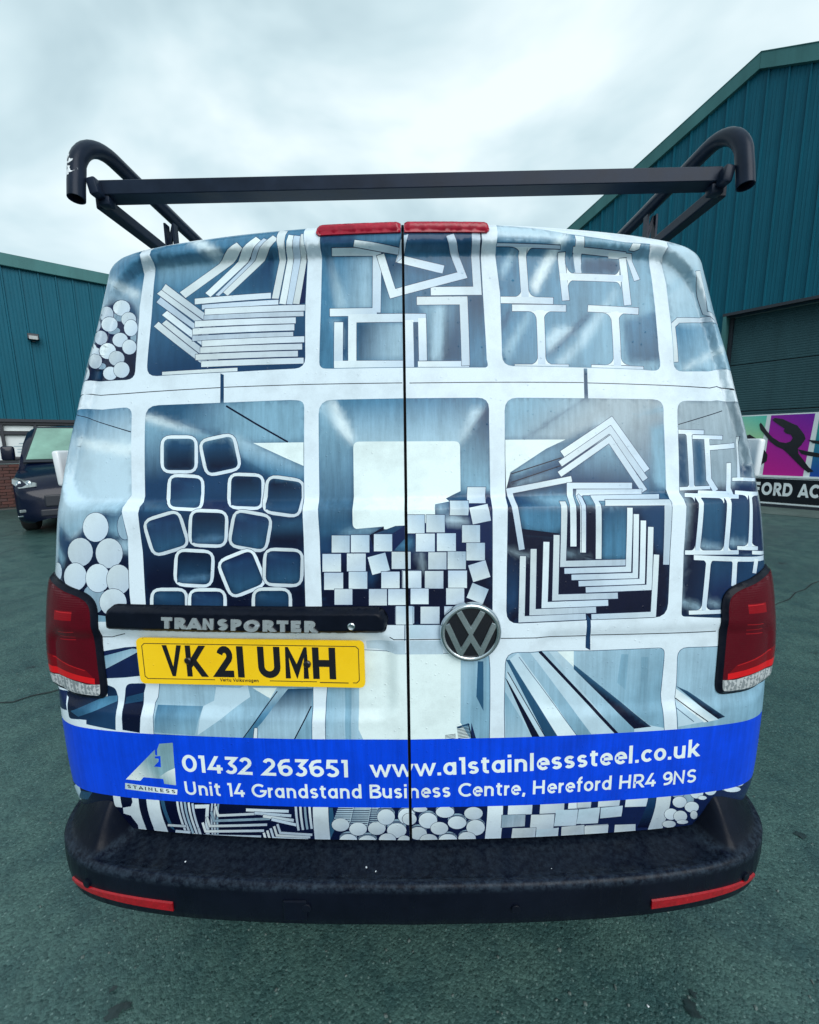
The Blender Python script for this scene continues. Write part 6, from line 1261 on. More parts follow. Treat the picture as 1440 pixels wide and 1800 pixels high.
def grow(q, d):
    N = len(q); A = sum(q[i-1][0]*q[i][1]-q[i][0]*q[i-1][1] for i in range(N)); sg = 1 if A > 0 else -1; o = []
    for i in range(N):
        p = Vector(q[i]); a = p-Vector(q[i-1]); b = Vector(q[(i+1) % N])-p
        if a.length < 1e-7 or b.length < 1e-7: continue
        a.normalize(); b.normalize(); na = Vector((a.y, -a.x))*sg; nb = Vector((b.y, -b.x))*sg; m = na+nb
        if m.length < 1e-3: m = na.copy()
        m.normalize(); o.append(tuple(p+m*d/max(.45, m.dot(na))))
    return o
SOFT = {'s1', 's2', 's3', 's4', 'l0', 'l1', 'l2', 'n3', 'gy', 'gy2', 'hl0', 'hl1', 'w4'}
def build_doors():
    # every pale bar and opening gets its thin printed shadow line; touching pieces of one profile share one line
    shapes, fills, clips, remap, grouped = [], [], [], {}, set()
    recs = [(c, f, [(p[i]*1e-4, p[i+1]*1e-4) for i in range(0, len(p), 2)], fl) for c, f, p, fl in PRINT]
    i = 0
    while i < len(recs):
        j = i+1
        if recs[i][3] >= 10:
            while j < len(recs) and recs[j][3] == recs[i][3]: j += 1
        for c, f, q, fl in recs[i:j]:
            if fl: shapes.append(grow(q, .0014 if fl == 2 else .00115)); fills.append('n3' if fl == 2 else 'n2'); clips.append(remap.get(c, -1))
        for k in range(i, j):
            c, f, q, fl = recs[k]; remap[k] = len(shapes); grouped |= {len(shapes)} if fl >= 10 else set(); shapes.append(q); fills.append(f); clips.append(remap.get(c, -1) if c >= 0 else -1)
        i = j
    def put(poly, f): shapes.append(poly); fills.append(f); clips.append(-1)
    nb = 60
    band = [(-1.0+2*i/nb, .3006) for i in range(nb+1)]; put(band[::-1]+[(x, .1136) for x, y in band], 'blue')
    def line(s, u0, v0, u1, v1, cap, wt=.15, track=.06, f='ink'):
        tx, W = text(s, wt, track); L = math.hypot(u1-u0, v1-v0); k = L/W; ax = ((u1-u0)/L, (v1-v0)/L)
        for c, pl in tx:
            for pg in pl: put([(u0+ax[0]*x*k-ax[1]*y*cap, v0+ax[1]*x*k+ax[0]*y*cap) for x, y in pg], f)
    line('01432 263651', -.560, .2015, -.145, .1985, .0475, .175, .085)
    line('www.a1stainlesssteel.co.uk', -.093, .1985, .7145, .2215, .0465, .175, .065)
    line('Unit 14 Grandstand Business Centre, Hereford HR4 9NS', -.560, .1355, .716, .1480, .0385, .165, .075)
    g = ['sil', 'sil2', -7000, 2000, -5900, 2200]
    q4 = lambda L: [(a*1e-4, b*1e-4) for a, b in L]
    put(q4([(-7167, 1675), (-6261, 2589), (-6277, 2451), (-6225, 2415), (-6205, 2593), (-6132, 2752), (-5777, 2798), (-5825, 1611), (-6133, 1632), (-6142, 1770), (-6664, 1783), (-6764, 1672)]), ['ink', 'sil2', -6900, 1700, -6350, 2050])
    put(q4([(-6300, 1775), (-6142, 1770), (-6133, 1632), (-5825, 1611), (-5800, 2100), (-6000, 2000)]), ['ink', 'sil2', -5800, 2050, -6150, 1650])
    put(q4([(-6291, 2391), (-6139, 2421), (-6161, 2102), (-6348, 2110), (-6206, 2259), (-6197, 2338), (-6289, 2344)]), 'blue')
    put(q4([(-7203, 1567), (-5803, 1490), (-5834, 1339), (-7232, 1385)]), ['sil', 'ink', -7200, 1500, -5800, 1450])
    line('STAINLESS', -.7155, .1425, -.586, .1372, .0100, .20, .34, 'dark')
    outline = [(-UE, VBOT), (-GAP, VBOT), (GAP, VBOT), (UE, VBOT), (UE, VTOP), (GAP, VTOP), (-GAP, VTOP), (-UE, VTOP)]
    shapes.append([(-GAP, -.01), (GAP, -.01), (GAP, VTOP+.01), (-GAP, VTOP+.01)]); fills.append('dark'); clips.append(-1); gi = len(shapes)-1
    ex = []
    for dv in (.838, .843, .848, .853, .858, .863, .868, 1.413, 1.418, 1.423, 1.428, 1.433, 1.438, .352, .358, .364, .37, .376): ex += [(x, dv) for x in np.arange(-.95, .95, .012)]
    uv, T, top = cdt(outline, shapes, .0105, extra=ex, clips=clips)
    cols = np.ones((len(T), 3, 4)); cols[:, :, :3] = PAL['base']
    rv = random.Random(31); tone = [1.0]*len(fills)          # no two cut ends are printed equally bright
    for i, f in enumerate(fills):
        if (f if isinstance(f, str) else f[0]) in ('w', 'w3', 'e1', 'e2', 's5') and clips[i] >= 0 and i not in grouped: tone[i] = rv.uniform(.80, 1.04)
    for i, f in enumerate(fills):
        m = top == i
        if not m.any(): continue
        if isinstance(f, str): cols[m, :, :3] = np.array(PAL[f])*tone[i]
        else:
            x0, y0, x1, y1 = (q*1e-4 for q in f[2:]); q = uv[T[m]]; d = (x1-x0)**2+(y1-y0)**2 or 1e-9
            t = np.clip(((q[..., 0]-x0)*(x1-x0)+(q[..., 1]-y0)*(y1-y0))/d, 0, 1)[..., None]; cols[m, :, :3] = (np.array(PAL[f[0]])*(1-t)+np.array(PAL[f[1]])*t)*tone[i]
    # the photographed steel behind the cut ends is soft: blend neighbouring tones there, keep cut ends and lines crisp
    sf = np.array([(f in SOFT) if isinstance(f, str) else (f[0] in SOFT or f[1] in SOFT or f[0] in ('n1', 'n2') and f[1] in ('n1', 'n2')) for f in fills]+[False])
    sf[:-1] &= np.array([max(q[1] for q in g) > .60 for g in shapes]); ms = sf[top]      # the long sheets low down are crisp edged
    Ts = T[ms]; sv, ivx = np.unique(Ts, return_inverse=True); taps = [(0, 0, 2.)]+[(.0055*math.cos(R(60*k)), .0055*math.sin(R(60*k)), 1.2) for k in range(6)]+[(.0115*math.cos(R(30+60*k)), .0115*math.sin(R(30+60*k)), .7) for k in range(6)]
    CELLS = set(clips)
    PX = np.concatenate([uv[sv]+np.array(t[:2]) for t in taps]); tw = np.concatenate([np.full(len(sv), t[2]) for t in taps]); pcol = np.zeros((len(PX), 3)); hit = np.zeros(len(PX), bool)
    od = np.argsort(PX[:, 0], kind='stable'); cx = PX[od, 0]; cmask = {}
    for i, f in enumerate(fills):
        need = i in CELLS
        if not (sf[i] or need): continue
        Q = np.array(shapes[i]); I = od[np.searchsorted(cx, Q[:, 0].min()):np.searchsorted(cx, Q[:, 0].max(), 'right')]
        I = I[(PX[I, 1] >= Q[:, 1].min()) & (PX[I, 1] <= Q[:, 1].max())]; I = I[inside(shapes[i], PX[I, 0], PX[I, 1])]
        if clips[i] >= 0: I = I[cmask[clips[i]][I]]
        if need: m = np.zeros(len(PX), bool); m[I] = True; cmask[i] = m
        if not sf[i] or not len(I): continue
        if isinstance(f, str): pcol[I] = PAL[f]
        else:
            x0, y0, x1, y1 = (q*1e-4 for q in f[2:]); d = (x1-x0)**2+(y1-y0)**2 or 1e-9
            t = np.clip(((PX[I, 0]-x0)*(x1-x0)+(PX[I, 1]-y0)*(y1-y0))/d, 0, 1)[:, None]; pcol[I] = np.array(PAL[f[0]])*(1-t)+np.array(PAL[f[1]])*t
        hit[I] = True
    wt_ = (tw*hit).reshape(len(taps), -1); vc = (pcol.reshape(len(taps), -1, 3)*wt_[..., None]).sum(0)/np.maximum(wt_.sum(0), 1e-6)[:, None]
    good = wt_.sum(0) > 0; cs = cols[ms][:, :, :3].copy(); nv = vc[ivx.reshape(-1, 3)]; gm = good[ivx.reshape(-1, 3)]; cs[gm] = nv[gm]
    cols[ms, :, :3] = cs
    cu = uv[T][:, :, 0].mean(1); ok = top != gi; sides = {}
    for s in (-1, 1):
        m = ok & (np.sign(cu) == s); sides[s] = (T[m], cols[m])
    zero = lambda u, v: np.zeros_like(u)
    out = {}
    for s in (-1, 1):
        out[s] = vlink(surf_obj('rear_door', uv, sides[s][0], zero, M['print'], VAN, sides[s][1], .014))
        out[s]['label'] = ('left' if s < 0 else 'right')+' rear door printed with stacked steel sections and a blue contact band'
    return out
DOORS = build_doors()

def patch(name, outline, shapes, step, hfun, mat, parent, cols=None, thick=.004, base=None, rim=None):
    uv, T, top = cdt(outline, shapes, step)
    return surf_obj(name, uv, T, hfun, mat, parent, None, thick, rim)
def poly_dist(pts):
    P = np.array(pts); Q = np.roll(P, -1, 0)
    def d(u, v):
        best = np.full(u.shape, 9.)
        for (ax, ay), (bx, by) in zip(P, Q):
            L = (bx-ax)**2+(by-ay)**2+1e-12; s = np.clip(((u-ax)*(bx-ax)+(v-ay)*(by-ay))/L, 0, 1); best = np.minimum(best, np.hypot(u-ax-s*(bx-ax), v-ay-s*(by-ay)))
        return best
    return d
def shrink(pts, d):
    n = len(pts); out = []
    P = [Vector(p) for p in pts]
    for i in range(n):
        a = (P[i]-P[i-1]).normalized(); b = (P[(i+1) % n]-P[i]).normalized(); na = Vector((-a.y, a.x)); nb = Vector((-b.y, b.x)); m = (na+nb)
        m.normalize(); out.append(P[i]+m*d/max(.5, m.dot(na)))
    return [(p.x, p.y) for p in out]
def smooth_poly(pts, n=4): 
    P = np.array(list(pts[-2:])+list(pts)+list(pts[:3]), float); out = []
    for i in range(2, len(P)-3):
        a, b, c, d = P[i-1:i+3]
        for t in np.linspace(0, 1, n, endpoint=False): out.append(tuple(.5*(2*b+(c-a)*t+(2*a-5*b+4*c-d)*t*t+(3*b-a-3*c+d)*t**3)))
    return out
def tail_lights():
    K = 1e-4
    out = [(-9013, 6736), (-8430, 6585), (-7986, 6478), (-7703, 6322), (-7571, 6055), (-7537, 5472), (-7486, 4557), (-7471, 4009), (-7569, 3815), (-7819, 3774), (-8439, 3790), (-9000, 3888), (-9500, 4020), (-9900, 4300), (-10000, 5100), (-9900, 6150), (-9550, 6730)]
    out = smooth_poly([(a*K, b*K) for a, b in out], 3)
    for s in (-1, 1):
        pts = [(-s*0+(-1 if s > 0 else 1)*u, v) for u, v in out]
        area = sum(a[0]*b[1]-b[0]*a[1] for a, b in zip(pts, pts[1:]+pts[:1]))
        if area < 0: pts = pts[::-1]
        L = empty('tail_light', parent=VAN); vlink(L)
        L['label'] = 'dark red tail light on the '+('left' if s < 0 else 'right')+' rear corner'
        d0 = poly_dist(pts)
        hr = lambda u, v: .003+.009*ss(0, .016, d0(u, v))
        vlink2 = lambda o: o
        inner = shrink(pts, .0115)
        d1 = poly_dist(inner)
        dome = lambda u, v: .0100+.007*np.sqrt(np.clip(d1(u, v)/.07, 0, 1))
        # rim: ring between outline and inner
        uv, T, top = cdt(pts, [inner], .012)
        surf_obj('housing', uv, T[top < 0], hr, M['black_plastic'], L, None, .006)
        mir = lambda q: [(-u*K*(1 if s > 0 else -1), v*K) for u, v in q]
        cut = mir([(-11000, 4420), (-9231, 4316), (-8594, 4300), (-7900, 4190), (-7300, 4186), (-7300, 3000), (-11000, 3000)])
        uv, T, top = cdt(inner, [mir(q) for q in RED_SHAPES]+[cut], .008)
        ci = len(RED_SHAPES); tab = np.array([(.085, .0018, .008)]+RED_COL); red = T[(top != ci)]; cr = np.ones((len(red), 3, 4)); cr[:, :, :3] = tab[top[top != ci]+1][:, None, :]
        surf_obj('red_lens', uv, red, dome, M['lens'], L, cr, .004, (.05, .002, .006))
        clr = T[top == ci]; cc = np.ones((len(clr), 3, 4)); st = (np.floor(uv[clr][:, :, 0].mean(1)*190) % 2)[:, None, None]; cc[:, :, :3] = np.array((.50, .53, .55))*st+np.array((.24, .27, .29))*(1-st)
        surf_obj('clear_lens', uv, clr, dome, M['lens'], L, cc, .004, (.3, .3, .32))
RED_SHAPES = [[(-10300, 6300), (-9700, 6500), (-9600, 4500), (-10300, 4500)], [(-8700, 6010), (-8149, 6030), (-8156, 5806), (-8700, 5780)], [(-8640, 5990), (-8149, 6004), (-8149, 5985), (-8640, 5970)], [(-8600, 5560), (-8120, 5590), (-8120, 5572), (-8600, 5540)], [(-8600, 5420), (-8120, 5450), (-8120, 5432), (-8600, 5400)], [(-8600, 5280), (-8120, 5310), (-8120, 5292), (-8600, 5260)], [(-9750, 4960), (-9082, 4839), (-7914, 4559), (-7690, 4330), (-9231, 4350), (-9800, 4500)], [(-9400, 4560), (-8600, 4480), (-7690, 4345), (-7690, 4200), (-8589, 4310), (-9500, 4380)], [(-9000, 4800), (-7930, 4545), (-7930, 4530), (-9000, 4780)]]
RED_COL = [(.045, .002, .022), (.24, .004, .010), (.50, .020, .026), (.30, .008, .014), (.30, .008, .014), (.30, .008, .014), (.17, .003, .008), (.62, .010, .014), (.50, .014, .018)]
tail_lights()

def high_brake_lights():
    for s in (-1, 1):
        a, b = (-.2375, -.0045) if s < 0 else (.0045, .2375)
        pts = [(a, 1.456), (b, 1.456), (b, 1.4795), (a, 1.4795)]
        if s < 0: pts = [(a, 1.462), (a+.008, 1.456), (b, 1.456), (b, 1.480), (a+.012, 1.480), (a, 1.474)]
        else: pts = [(a, 1.456), (b-.008, 1.456), (b, 1.462), (b, 1.474), (b-.012, 1.480), (a, 1.480)]
        d = poly_dist(pts)
        o = patch('high_brake_light', pts, [], .007, lambda u, v: .004+.010*np.sqrt(np.clip(d(u, v)/.012, 0, 1)), M['brake_red'], VAN); vlink(o)
high_brake_lights()

def handle_strip():
    a, b, c, d_ = -.722, -.034, .564, .6235
    r = .018; pts = []
    for cx, cy, a0, rr in ((b-.026, c+.012, -90, .012), (b-.040, d_-.030, 0, .030), (a+.022, d_-.022, 90, .022), (a+.010, c+.010, 180, .010)):
        pts += [(cx+(rr+(.014 if a0 == -90 else 0)*0)*math.cos(R(a0+k*22.5)), cy+rr*math.sin(R(a0+k*22.5))) for k in range(5)]
    d = poly_dist(pts)
    h = lambda u, v: .003+.024*np.sqrt(np.clip(d(u, v)/.011, 0, 1))*(.80+.20*ss(c, d_, v))
    o = patch('handle_strip', pts, [], .006, h, M['black_plastic'], VAN, thick=.02); vlink(o)
    # chrome model lettering
    tx, W = text('TRANSPORTER', .30, .15); k = (.5695-.206)/W; cap = .0255; u0, v0, v1 = -.5695, .5785, .5735
    for ch, pl in tx:
        bm = bmesh.new()
        for j, pg in enumerate(pl):
            lo = []; hi = []
            for x, y in pg:
                u = u0+x*k; v = v0+(v1-v0)*(x/W)+y*cap
                hh = float(h(np.array([u]), np.array([v0+.6*cap]))[0])
                p, n = P3(u, v, hh); lo.append(bm.verts.new(p-n*.002)); hi.append(bm.verts.new(p+n*(.0032+.0003*j)))
            m = len(lo)
            for i in range(m): bm.faces.new((lo[i], lo[(i+1) % m], hi[(i+1) % m], hi[i]))
            bm.faces.new(hi)
        bmesh.ops.recalc_face_normals(bm, faces=bm.faces[:])
        bm_obj('badge_letter', bm, M['badge'], o)
    p, n = P3(-.127, .5880, 0); p = Vector((p.x, p.y-.0255, p.z))
    bm = bmesh.new(); lathe(bm, [(.0085, -.01), (.0085, .002), (.0065, .0035), (.003, .002)], 20, Matrix.Translation(p) @ Matrix.Rotation(R(90), 4, 'X')); bm_obj('lock', bm, M['satin_chrome'], o, True, R(30))
handle_strip()

def on_surface_frame(u, v):
    p, n = P3(u, v); n = Vector((n.x, n.y, n.z*.3)).normalized(); ax = Vector((0, 0, 1)).cross(-n).normalized()*-1
    ax = Vector((-n.y, n.x, 0)).normalized(); ay = n.cross(ax).normalized(); return p, ax, ay, n
def number_plate():
    p, ax, ay, n = on_surface_frame(-.3715, .4905); p = p+n*.014
    w, hgt = .532, .113
    def rect(w, h, r): 
        o = []
        for cx, cy, a0 in ((w/2-r, h/2-r, 0), (-w/2+r, h/2-r, 90), (-w/2+r, -h/2+r, 180), (w/2-r, -h/2+r, 270)): o += [(cx+r*math.cos(R(a0+k*22.5)), cy+r*math.sin(R(a0+k*22.5))) for k in range(5)]
        return o
    bm = bmesh.new(); prism(bm, rect(w, hgt, .012), p, ax, ay, n, -.004, .0005); o = bm_obj('number_plate', bm, M['plate'], VAN); vlink(o)
    o['label'] = 'yellow number plate reading VK21 UMH'
    bm = bmesh.new()
    a = rect(w-.026, hgt-.024, .006)
    segs = [([(-.2545+.04, .0445), (.24, .0445)],), ]
    for q in ([(-.247+.0, .0435), (.247, .0435)], [(-.247, .0435), (-.253, .0375), (-.253, -.038), (-.247, -.0435), (-.085, -.0435)], [(.247, .0435), (.253, .0375), (.253, -.038), (.247, -.0445), (.238, -.0445)], [(.045, -.0435), (.155, -.0435)]):
        for pg in ribbon(q, .0016): prism(bm, [(x, y) for x, y in pg], p, ax, ay, n, .0004, .0009)
    bm_obj('border_line', bm, M['plate_black'], o)
    bm = bmesh.new()
    tx, W = text('VK21 UMH', .215, .22)
    xs = [(-.205, -.159), (-.150, -.099), (-.089, -.038), (-.029, -.0135), (.020, .072), (.083, .137), (.147, .200)]
    for i, (ch, pl) in enumerate(tx):
        X = [x for pg in pl for x, y in pg]; lo, hi = min(X), max(X); a0, a1 = xs[i]
        if ch == '1': pl = [[(0, 0), (.2, 0), (.2, 1), (0, 1)]]; lo, hi = 0, .2
        for j, pg in enumerate(pl): prism(bm, [(a0+(x-lo)*(a1-a0)/(hi-lo), -.0365+y*.0765) for x, y in pg], p, ax, ay, n, .0004, .0010+.0001*(j % 3))
    bm_obj('registration_lettering', bm, M['plate_black'], o)
    bm = bmesh.new()
    for s, x0, y0, L, c in (('Vertu Volkswagen', -.073, -.0475, .092, .0082),):
        tx, W = text(s, .17, .10)
        for ch, pl in tx:
            for j, pg in enumerate(pl): prism(bm, [(x0+x*L/W, y0+y*c) for x, y in pg], p, ax, ay, n, .0004, .0008+.0001*(j % 3))
    prism(bm, [(.162, -.0460), (.228, -.0460), (.228, -.0440), (.162, -.0440)], p, ax, ay, n, .0004, .0009)
    bm_obj('dealer_lettering', bm, M['plate_black'], o)
    for x, y in ((-.144, .004), (.135, .000)):
        bm = bmesh.new(); q = p+ax*x+ay*y
        lathe(bm, [(.0085, 0), (.0085, .0045), (.006, .0065), (.0, .0068)], 16, Matrix.Translation(q) @ n.to_track_quat('Z', 'Y').to_matrix().to_4x4()); bm_obj('screw_cap', bm, M['plate_black'], o, True, R(30))
number_plate()

def emblem():
    p, ax, ay, n = on_surface_frame(.1450, .5640); p = p+n*.001; Mx = Matrix((ax, ay, n)).transposed().to_4x4(); Mx.translation = p
    r = .0685
    bm = bmesh.new(); lathe(bm, [(r-.004, 0), (r-.004, .008), (r-.012, .0085), (.0, .0086)], 48, Mx); o = bm_obj('emblem', bm, M['emblem_black'], VAN); vlink(o)
    o['label'] = 'round chrome letter emblem on the right door'
    bm = bmesh.new(); prof = [(r, 0), (r, .010), (r-.003, .0145), (r-.007, .0155), (r-.0105, .0135), (r-.0115, .006)]
    rings = [[bm.verts.new(Mx @ Vector((q*math.cos(2*math.pi*k/64), q*math.sin(2*math.pi*k/64), z))) for k in range(64)] for q, z in prof]
    for A, B in zip(rings, rings[1:]):
        for k in range(64): bm.faces.new((A[k], A[(k+1) % 64], B[(k+1) % 64], B[k]))
    bmesh.ops.recalc_face_normals(bm, faces=bm.faces[:]); bm_obj('ring', bm, M['satin_chrome'], o, True, R(50))
    q = r-.010
    for nm, pts in (('letter_v', [(-.0265, .0500), (0, -.0040+.006), (.0265, .0500)]), ('letter_w', [(-.0530, .0215), (-.0225, -.0480), (0, -.0010-.008), (.0225, -.0480), (.0530, .0215)])):
        bm = bmesh.new()
        for pg in ribbon(pts, .0125): prism(bm, [(x, y) for x, y in pg], p, ax, ay, n, .008, .0140 if nm == 'letter_v' else .0137)
        es = [e for e in bm.edges if all(((v.co-p).dot(n)) > .013 for v in e.verts)]
        bmesh.ops.bevel(bm, geom=es, offset=.0016, segments=2, affect='EDGES')
        bm_obj(nm, bm, M['satin_chrome'], o)
emblem()

# ------------------------------------------------------------------ body shell, bumper, hinges, wheels
def side_material():
    t = NT('side_wrap_print')
    mp = t.mapping((1, 1, 1), (0, 0, 0), (R(90), 0, R(90)))
    br = t.t.nodes.new('ShaderNodeTexBrick'); t.l(mp, br.inputs['Vector']); br.inputs['Scale'].default_value = 1.0
    br.offset = 0; br.inputs['Brick Width'].default_value = .50; br.inputs['Row Height'].default_value = .53; br.inputs['Mortar Size'].default_value = .035; br.inputs['Mortar Smooth'].default_value = .15
    br.inputs['Color1'].default_value = (*PAL['s2'], 1); br.inputs['Color2'].default_value = (*PAL['n3'], 1); br.inputs['Mortar'].default_value = (*PAL['w'], 1)
    nz = t.noise(5, 5, .6); c = t.mix(.3, br.outputs['Color'], t.mix(1.0, br.outputs['Color'], t.ramp(nz.outputs['Fac'], [(.3, .5), (.7, 1.1)]), 'MULTIPLY'))
    t.set(Base_Color=c, Roughness=.28, Normal=droplets(t, .5)); return t.m
M['side'] = side_material()
def body_shell():
    nv, nr = 34, 14
    vs = np.linspace(-.02, VTOP+.004, nv); us = np.linspace(UE+.004, 0, nr)
    path = [(UE+.004, v) for v in vs]+[(u, VTOP+.004) for u in us[1:]]
    A = S(np.array([p[0] for p in path]), np.array([p[1] for p in path]))
    low = [(A[0][0]-.035, A[0][1]+.05, .30), (A[0][0]-.004, A[0][1]+.01, .40)]
    A = np.vstack([low, A]); n = len(A)
    roofz = A[-1][2]
    def H(y):   # roof line along the van
        return np.interp(y, [0, 4.35, 4.6, 5.35, 5.45, 5.95, 6.08, 6.12], [roofz, roofz, 1.94, 1.28, 1.22, 1.04, .85, .55])
    ys = [None, 1.25, 1.5, 2.2, 3.0, 3.8, 4.35, 4.6, 4.85, 5.1, 5.35, 5.5, 5.75, 5.95, 6.06, 6.11]
    cols = []
    for y in ys:
        if y is None: cols.append(A.copy()); continue
        s = np.interp(y, [1.25, 1.5], [.6, 1]) if y < 1.6 else 1
        B = A.copy(); B[:, 1] = A[:, 1]*(0)+np.maximum(y, A[:, 1]+.015)
        h = H(y); z = A[:, 2]
        B[:, 2] = np.where(z > h, h-(roofz-z)*.15, z); B[:, 2] = np.where(z <= h, np.minimum(z, h), B[:, 2])
        tp = np.interp(y, [4.4, 5.4, 5.9, 6.11], [1, .96, .88, .72]); B[:, 0] = A[:, 0]*tp
        B[:, 0] = np.where(A[:, 2] > h, B[:, 0], B[:, 0])
        if y > 4.4:   # keep the top as wide as the body at that height
            Wt = np.interp(h, [.5, 1.1, 1.35, 1.6, 1.98], [.92, .92, .90, .855, .745])*tp
            m = A[:, 2] > h; k = np.flatnonzero(m)
            if len(k): B[k, 0] = np.linspace(Wt, 0, len(k))
        cols.append(B)
    V = []; F = []
    for B in cols: V += B.tolist()
    for i in range(len(cols)-1):
        for j in range(n-1): a, b = i*n+j, (i+1)*n+j; F.append((a, b, b+1, a+1))
    k0 = len(V); m = len(cols)*n
    V += [(-x, y, z) for x, y, z in V[:m]]; F += [tuple(q+k0 for q in f[::-1]) for f in F]
    # nose cap
    o = mesh_obj('body_shell', V, F, M['side'], VAN, True); vlink(o); o.data.set_sharp_from_angle(angle=R(50))
    lastc = (len(cols)-1)*n
    nose = [V[lastc+j] for j in range(n)]+[V[k0+lastc+j] for j in range(n-2, -1, -1)]
    q = mesh_obj('front_panel', nose, [list(range(len(nose)))], M['white_paint'], VAN); vlink(q)
    vlink(box('underbody', (0, 3.55, .36), (1.66, 4.9, .10), M['under'], VAN))
    bm = bmesh.new()                           # dark carcass behind the door gaps
    U_ = np.linspace(-.93, .93, 30); Vv = np.linspace(-.02, 1.49, 30)
    g = [[bm.verts.new(S(np.array([u]), np.array([v]))[0]+np.array([0, .030, 0])) for u in U_] for v in Vv]
    for a in range(29):
        for b in range(29): bm.faces.new((g[a][b], g[a][b+1], g[a+1][b+1], g[a+1][b]))
    vlink(bm_obj('door_seal', bm, M['dark_gap'], VAN, True))
    # glazing of the cab
    def quad(name, pts, m): vlink(mesh_obj(name, pts, [tuple(range(len(pts)))], m, VAN))
    quad('windscreen', [(-.66, 4.63, 1.925), (.66, 4.63, 1.925), (.82, 5.33, 1.315), (-.82, 5.33, 1.315)], M['glass'])
    for s in (-1, 1): quad('cab_window', [(s*.885, 3.75, 1.36), (s*.885, 5.0, 1.36), (s*.835, 4.62, 1.72), (s*.82, 4.3, 1.80), (s*.82, 3.75, 1.80)], M['glass'])
body_shell()
def wheel(name, loc, parent, r=.335, w=.215, s=1):
    wv = empty(name, loc, 0, parent)
    Mx = Matrix.Rotation(R(90), 4, 'Y')
    bm = bmesh.new(); lathe(bm, [(r*.62, -w/2), (r*.9, -w/2), (r*.985, -w*.40), (r, -w*.2), (r, w*.2), (r*.985, w*.40), (r*.9, w/2), (r*.62, w/2)], 40, Mx); bm_obj('tyre', bm, M['tyre'], wv, True, R(40))
    bm = bmesh.new(); lathe(bm, [(r*.64, -w*.46), (r*.60, -w*.47), (r*.5, -w*.30), (r*.16, -w*.36), (r*.14, w*.36), (r*.5, w*.30), (r*.60, w*.47), (r*.64, w*.46)], 32, Mx); bm_obj('rim', bm, M['rim'], wv, True, R(40))
    return wv
for s in (-1, 1):
    for y in (2.05, 5.05): vlink(wheel('wheel', (s*.825, y, .335), VAN))
def hinges():
    for s, z0, z1, y, x, w, lab in ((-1, 1.380, 1.474, 1.12, -.917, .020, 'upper left'), (-1, .680, .795, 1.09, -.972, .016, 'lower left'), (1, 1.380, 1.480, 1.12, .915, .020, 'upper right'), (1, .695, .812, 1.09, .968, .016, 'lower right')):
        bm = bmesh.new(); add_box(bm, (x, y+.02, (z0+z1)/2), (w, .060, z1-z0), Matrix.Rotation(R(4*s), 3, 'Y'), .0075, 3)
        add_box(bm, (x-s*.02, y+.06, (z0+z1)/2), (.05, .04, (z1-z0)*.8), None, .006, 2)
        vlink(bm_obj('hinge', bm, M['white_paint'], VAN, True, R(50)))
hinges()
BPL = cat([(0, 0), (.30, .005), (.55, .020), (.72, .045), (.82, .078), (.885, .128), (.925, .19), (.945, .28), (.950, .42), (.950, .62)], 12)
def bump_path(x0=None):
    s = np.r_[0, np.cumsum(np.hypot(*np.diff(BPL, axis=0).T))]; return BPL, s
